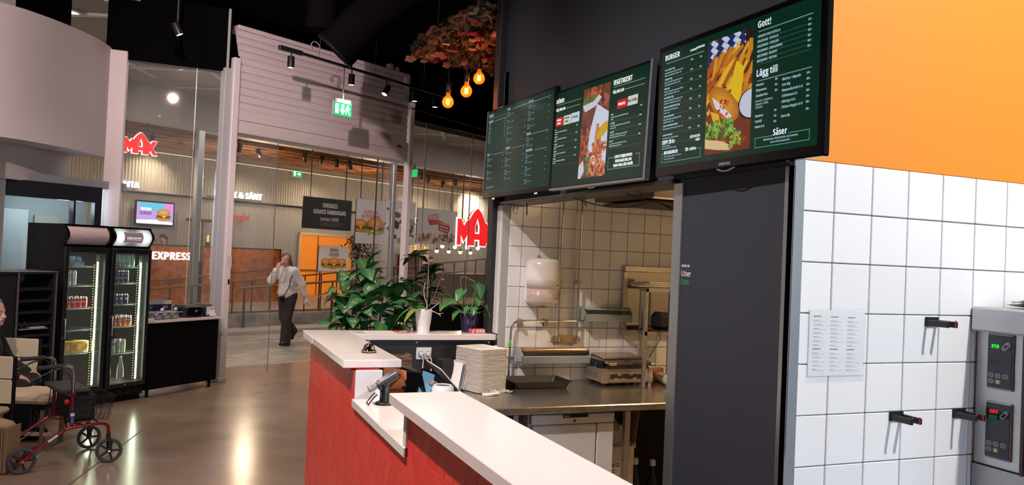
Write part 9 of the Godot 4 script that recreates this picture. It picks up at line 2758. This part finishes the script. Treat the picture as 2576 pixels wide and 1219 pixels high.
	obj("trousers", skin([[Vector3(0, 0.52, 0.09), Vector3(0.36, 0.5, 0.1), 0.1, 0.075], [Vector3(0.36, 0.5, 0.1), Vector3(0.38, 0.1, 0.1), 0.07, 0.06], [Vector3(0, 0.52, -0.09), Vector3(0.36, 0.5, -0.1), 0.1, 0.075], [Vector3(0.36, 0.5, -0.1), Vector3(0.34, 0.1, -0.1), 0.07, 0.06]], 0.015, 0.03), mat(rgb(30, 28, 32), 0.9), p)
	for s in [[0.39, 0.1], [0.35, -0.1]]:
		obj("shoe", skin([[Vector3(s[0] - 0.02, 0.05, s[1]), Vector3(s[0] + 0.13, 0.04, s[1]), 0.045, 0.036]], 0.01, 0.02), sets.black, p)
	for s in [1.0, -1.0]:
		obj("hand", skin(hand_limbs(Vector3(0.3, 0.58, 0.13 * s), Vector3(1, -0.25, -0.2 * s), Vector3(0, -1, 0), 0.6, s), 0.006, 0.008), skin_m, p)
	# guests and staff in the burger bar, seen small
	var guests := [[12.4, 8.9, -70, "guest in dark clothes seated left in the burger bar, behind the anthurium", rgb(40, 32, 34), 0.0], [13.9, 9.4, -100, "guest in black seated at the back of the burger bar, right of the other guest", rgb(26, 24, 28), 0.06], [3.95, 9.4, 200, "staff head just above the lettered marble counter, nearest the fridge", rgb(60, 40, 32), 0.14], [4.3, 9.5, 190, "dark-haired staff head behind the lettered marble counter, right of the other", rgb(46, 34, 30), 0.2]]
	for q in guests:
		p = thing("person", q[3], "person", M(q[0], 0.4 + q[5], q[1], q[2]))
		var seated: bool = q[0] > 8.0
		var sh := 0.0 if seated else 0.16
		var up := Vector3(0, sh, 0)
		obj("body", skin([[Vector3(0, 0.5, 0) + up, Vector3(0, 0.8, 0) + up, 0.13, 0.13], [Vector3(0, 0.8, 0) + up, Vector3(0.0, 1.06, 0) + up, 0.11, 0.048], [Vector3(0, 0.86, 0.17) + up, Vector3(0.08, 0.62, 0.2) + up, 0.05, 0.04], [Vector3(0, 0.86, -0.17) + up, Vector3(0.08, 0.62, -0.2) + up, 0.05, 0.04], [Vector3(0.02, 1.12, 0) + up, Vector3(0.03, 1.16, 0) + up, 0.085, 0.08], [Vector3(0, 0.5, 0.09) + up, Vector3(0.36, 0.48, 0.1) + up if seated else Vector3(0, 0.0, 0.1), 0.09, 0.06], [Vector3(0, 0.5, -0.09) + up, Vector3(0.36, 0.48, -0.1) + up if seated else Vector3(0, 0.0, -0.1), 0.09, 0.06]], 0.022, 0.03), skin_m, p)
		obj("top", skin([[Vector3(0, 0.48, 0) + up, Vector3(0, 0.86, 0) + up, 0.17, 0.15], [Vector3(0, 0.88, 0.16) + up, Vector3(0, 0.88, -0.16) + up, 0.08, 0.08], [Vector3(0, 0.88, 0.18) + up, Vector3(0.08, 0.62, 0.22) + up, 0.075, 0.06], [Vector3(0, 0.88, -0.18) + up, Vector3(0.08, 0.62, -0.22) + up, 0.075, 0.06]], 0.022, 0.03), mat(q[4], 0.85), p)
		obj("hair", skin([[Vector3(0.0, 1.17, 0) + up, Vector3(0.03, 1.2, 0) + up, 0.092, 0.08], [Vector3(-0.02, 1.14, 0) + up, Vector3(-0.05, 1.05, 0) + up, 0.075, 0.05]], 0.018, 0.02), mat([rgb(58, 40, 34), rgb(24, 20, 20), rgb(150, 84, 44), rgb(60, 36, 26)][guests.find(q)], 0.7), p)
		if seated:
			var ch := thing("bar_chair", "dark chair under a burger bar guest, " + ("left one" if q[0] < 13 else "right one"), "chair", M(q[0], 0.4, q[1], q[2]))
			obj("seat", box(Vector3(0.42, 0.04, 0.42), 0.01, Vector3(0.1, 0.37 + q[5], 0)), sets.plastic, ch)
			obj("backrest", box(Vector3(0.03, 0.4, 0.42), 0.01, Vector3(-0.2, 0.64 + q[5], 0)), sets.plastic, ch)
			for e in [[-0.08, -0.17], [0.28, -0.17], [-0.08, 0.17], [0.28, 0.17]]:
				obj("leg", cyl(mb(), Vector3(e[0], 0, e[1]), Vector3(e[0], 0.36 + q[5], e[1]), 0.015, 8), sets.plastic, ch)
	# dark bench and table by the glass behind the plants
	var bn := thing("booth_bench", "black booth bench back beyond the plant shelf, near the glass", "bench", at(2.75, 0, -7.7))
	obj("backrest", lohi(Vector3(-0.6, 0.4, -0.08), Vector3(0.55, 1.32, 0.08), 0.02), sets.black, bn)
	obj("seat", lohi(Vector3(-0.6, 0.2, 0.08), Vector3(0.55, 0.5, 0.5), 0.02), sets.black, bn)
	obj("base", lohi(Vector3(-0.58, 0, -0.06), Vector3(0.53, 0.2, 0.45)), sets.black, bn)
	bn = thing("wooden_table", "small wooden table top by the black booth bench, right of the anthurium", "table", at(2.62, 0, -6.75, yaw(14)))
	obj("tabletop", box(Vector3(0.5, 0.035, 0.5), 0.006, Vector3(0, 1.12, 0)), sets.wood, bn)
	obj("column", cyl(mb(), Vector3(0, 0.02, 0), Vector3(0, 1.1, 0), 0.03, 12), sets.black, bn)
	obj("foot", cyl(mb(), Vector3(0, 0, 0), Vector3(0, 0.02, 0), 0.2, 20), sets.black, bn)
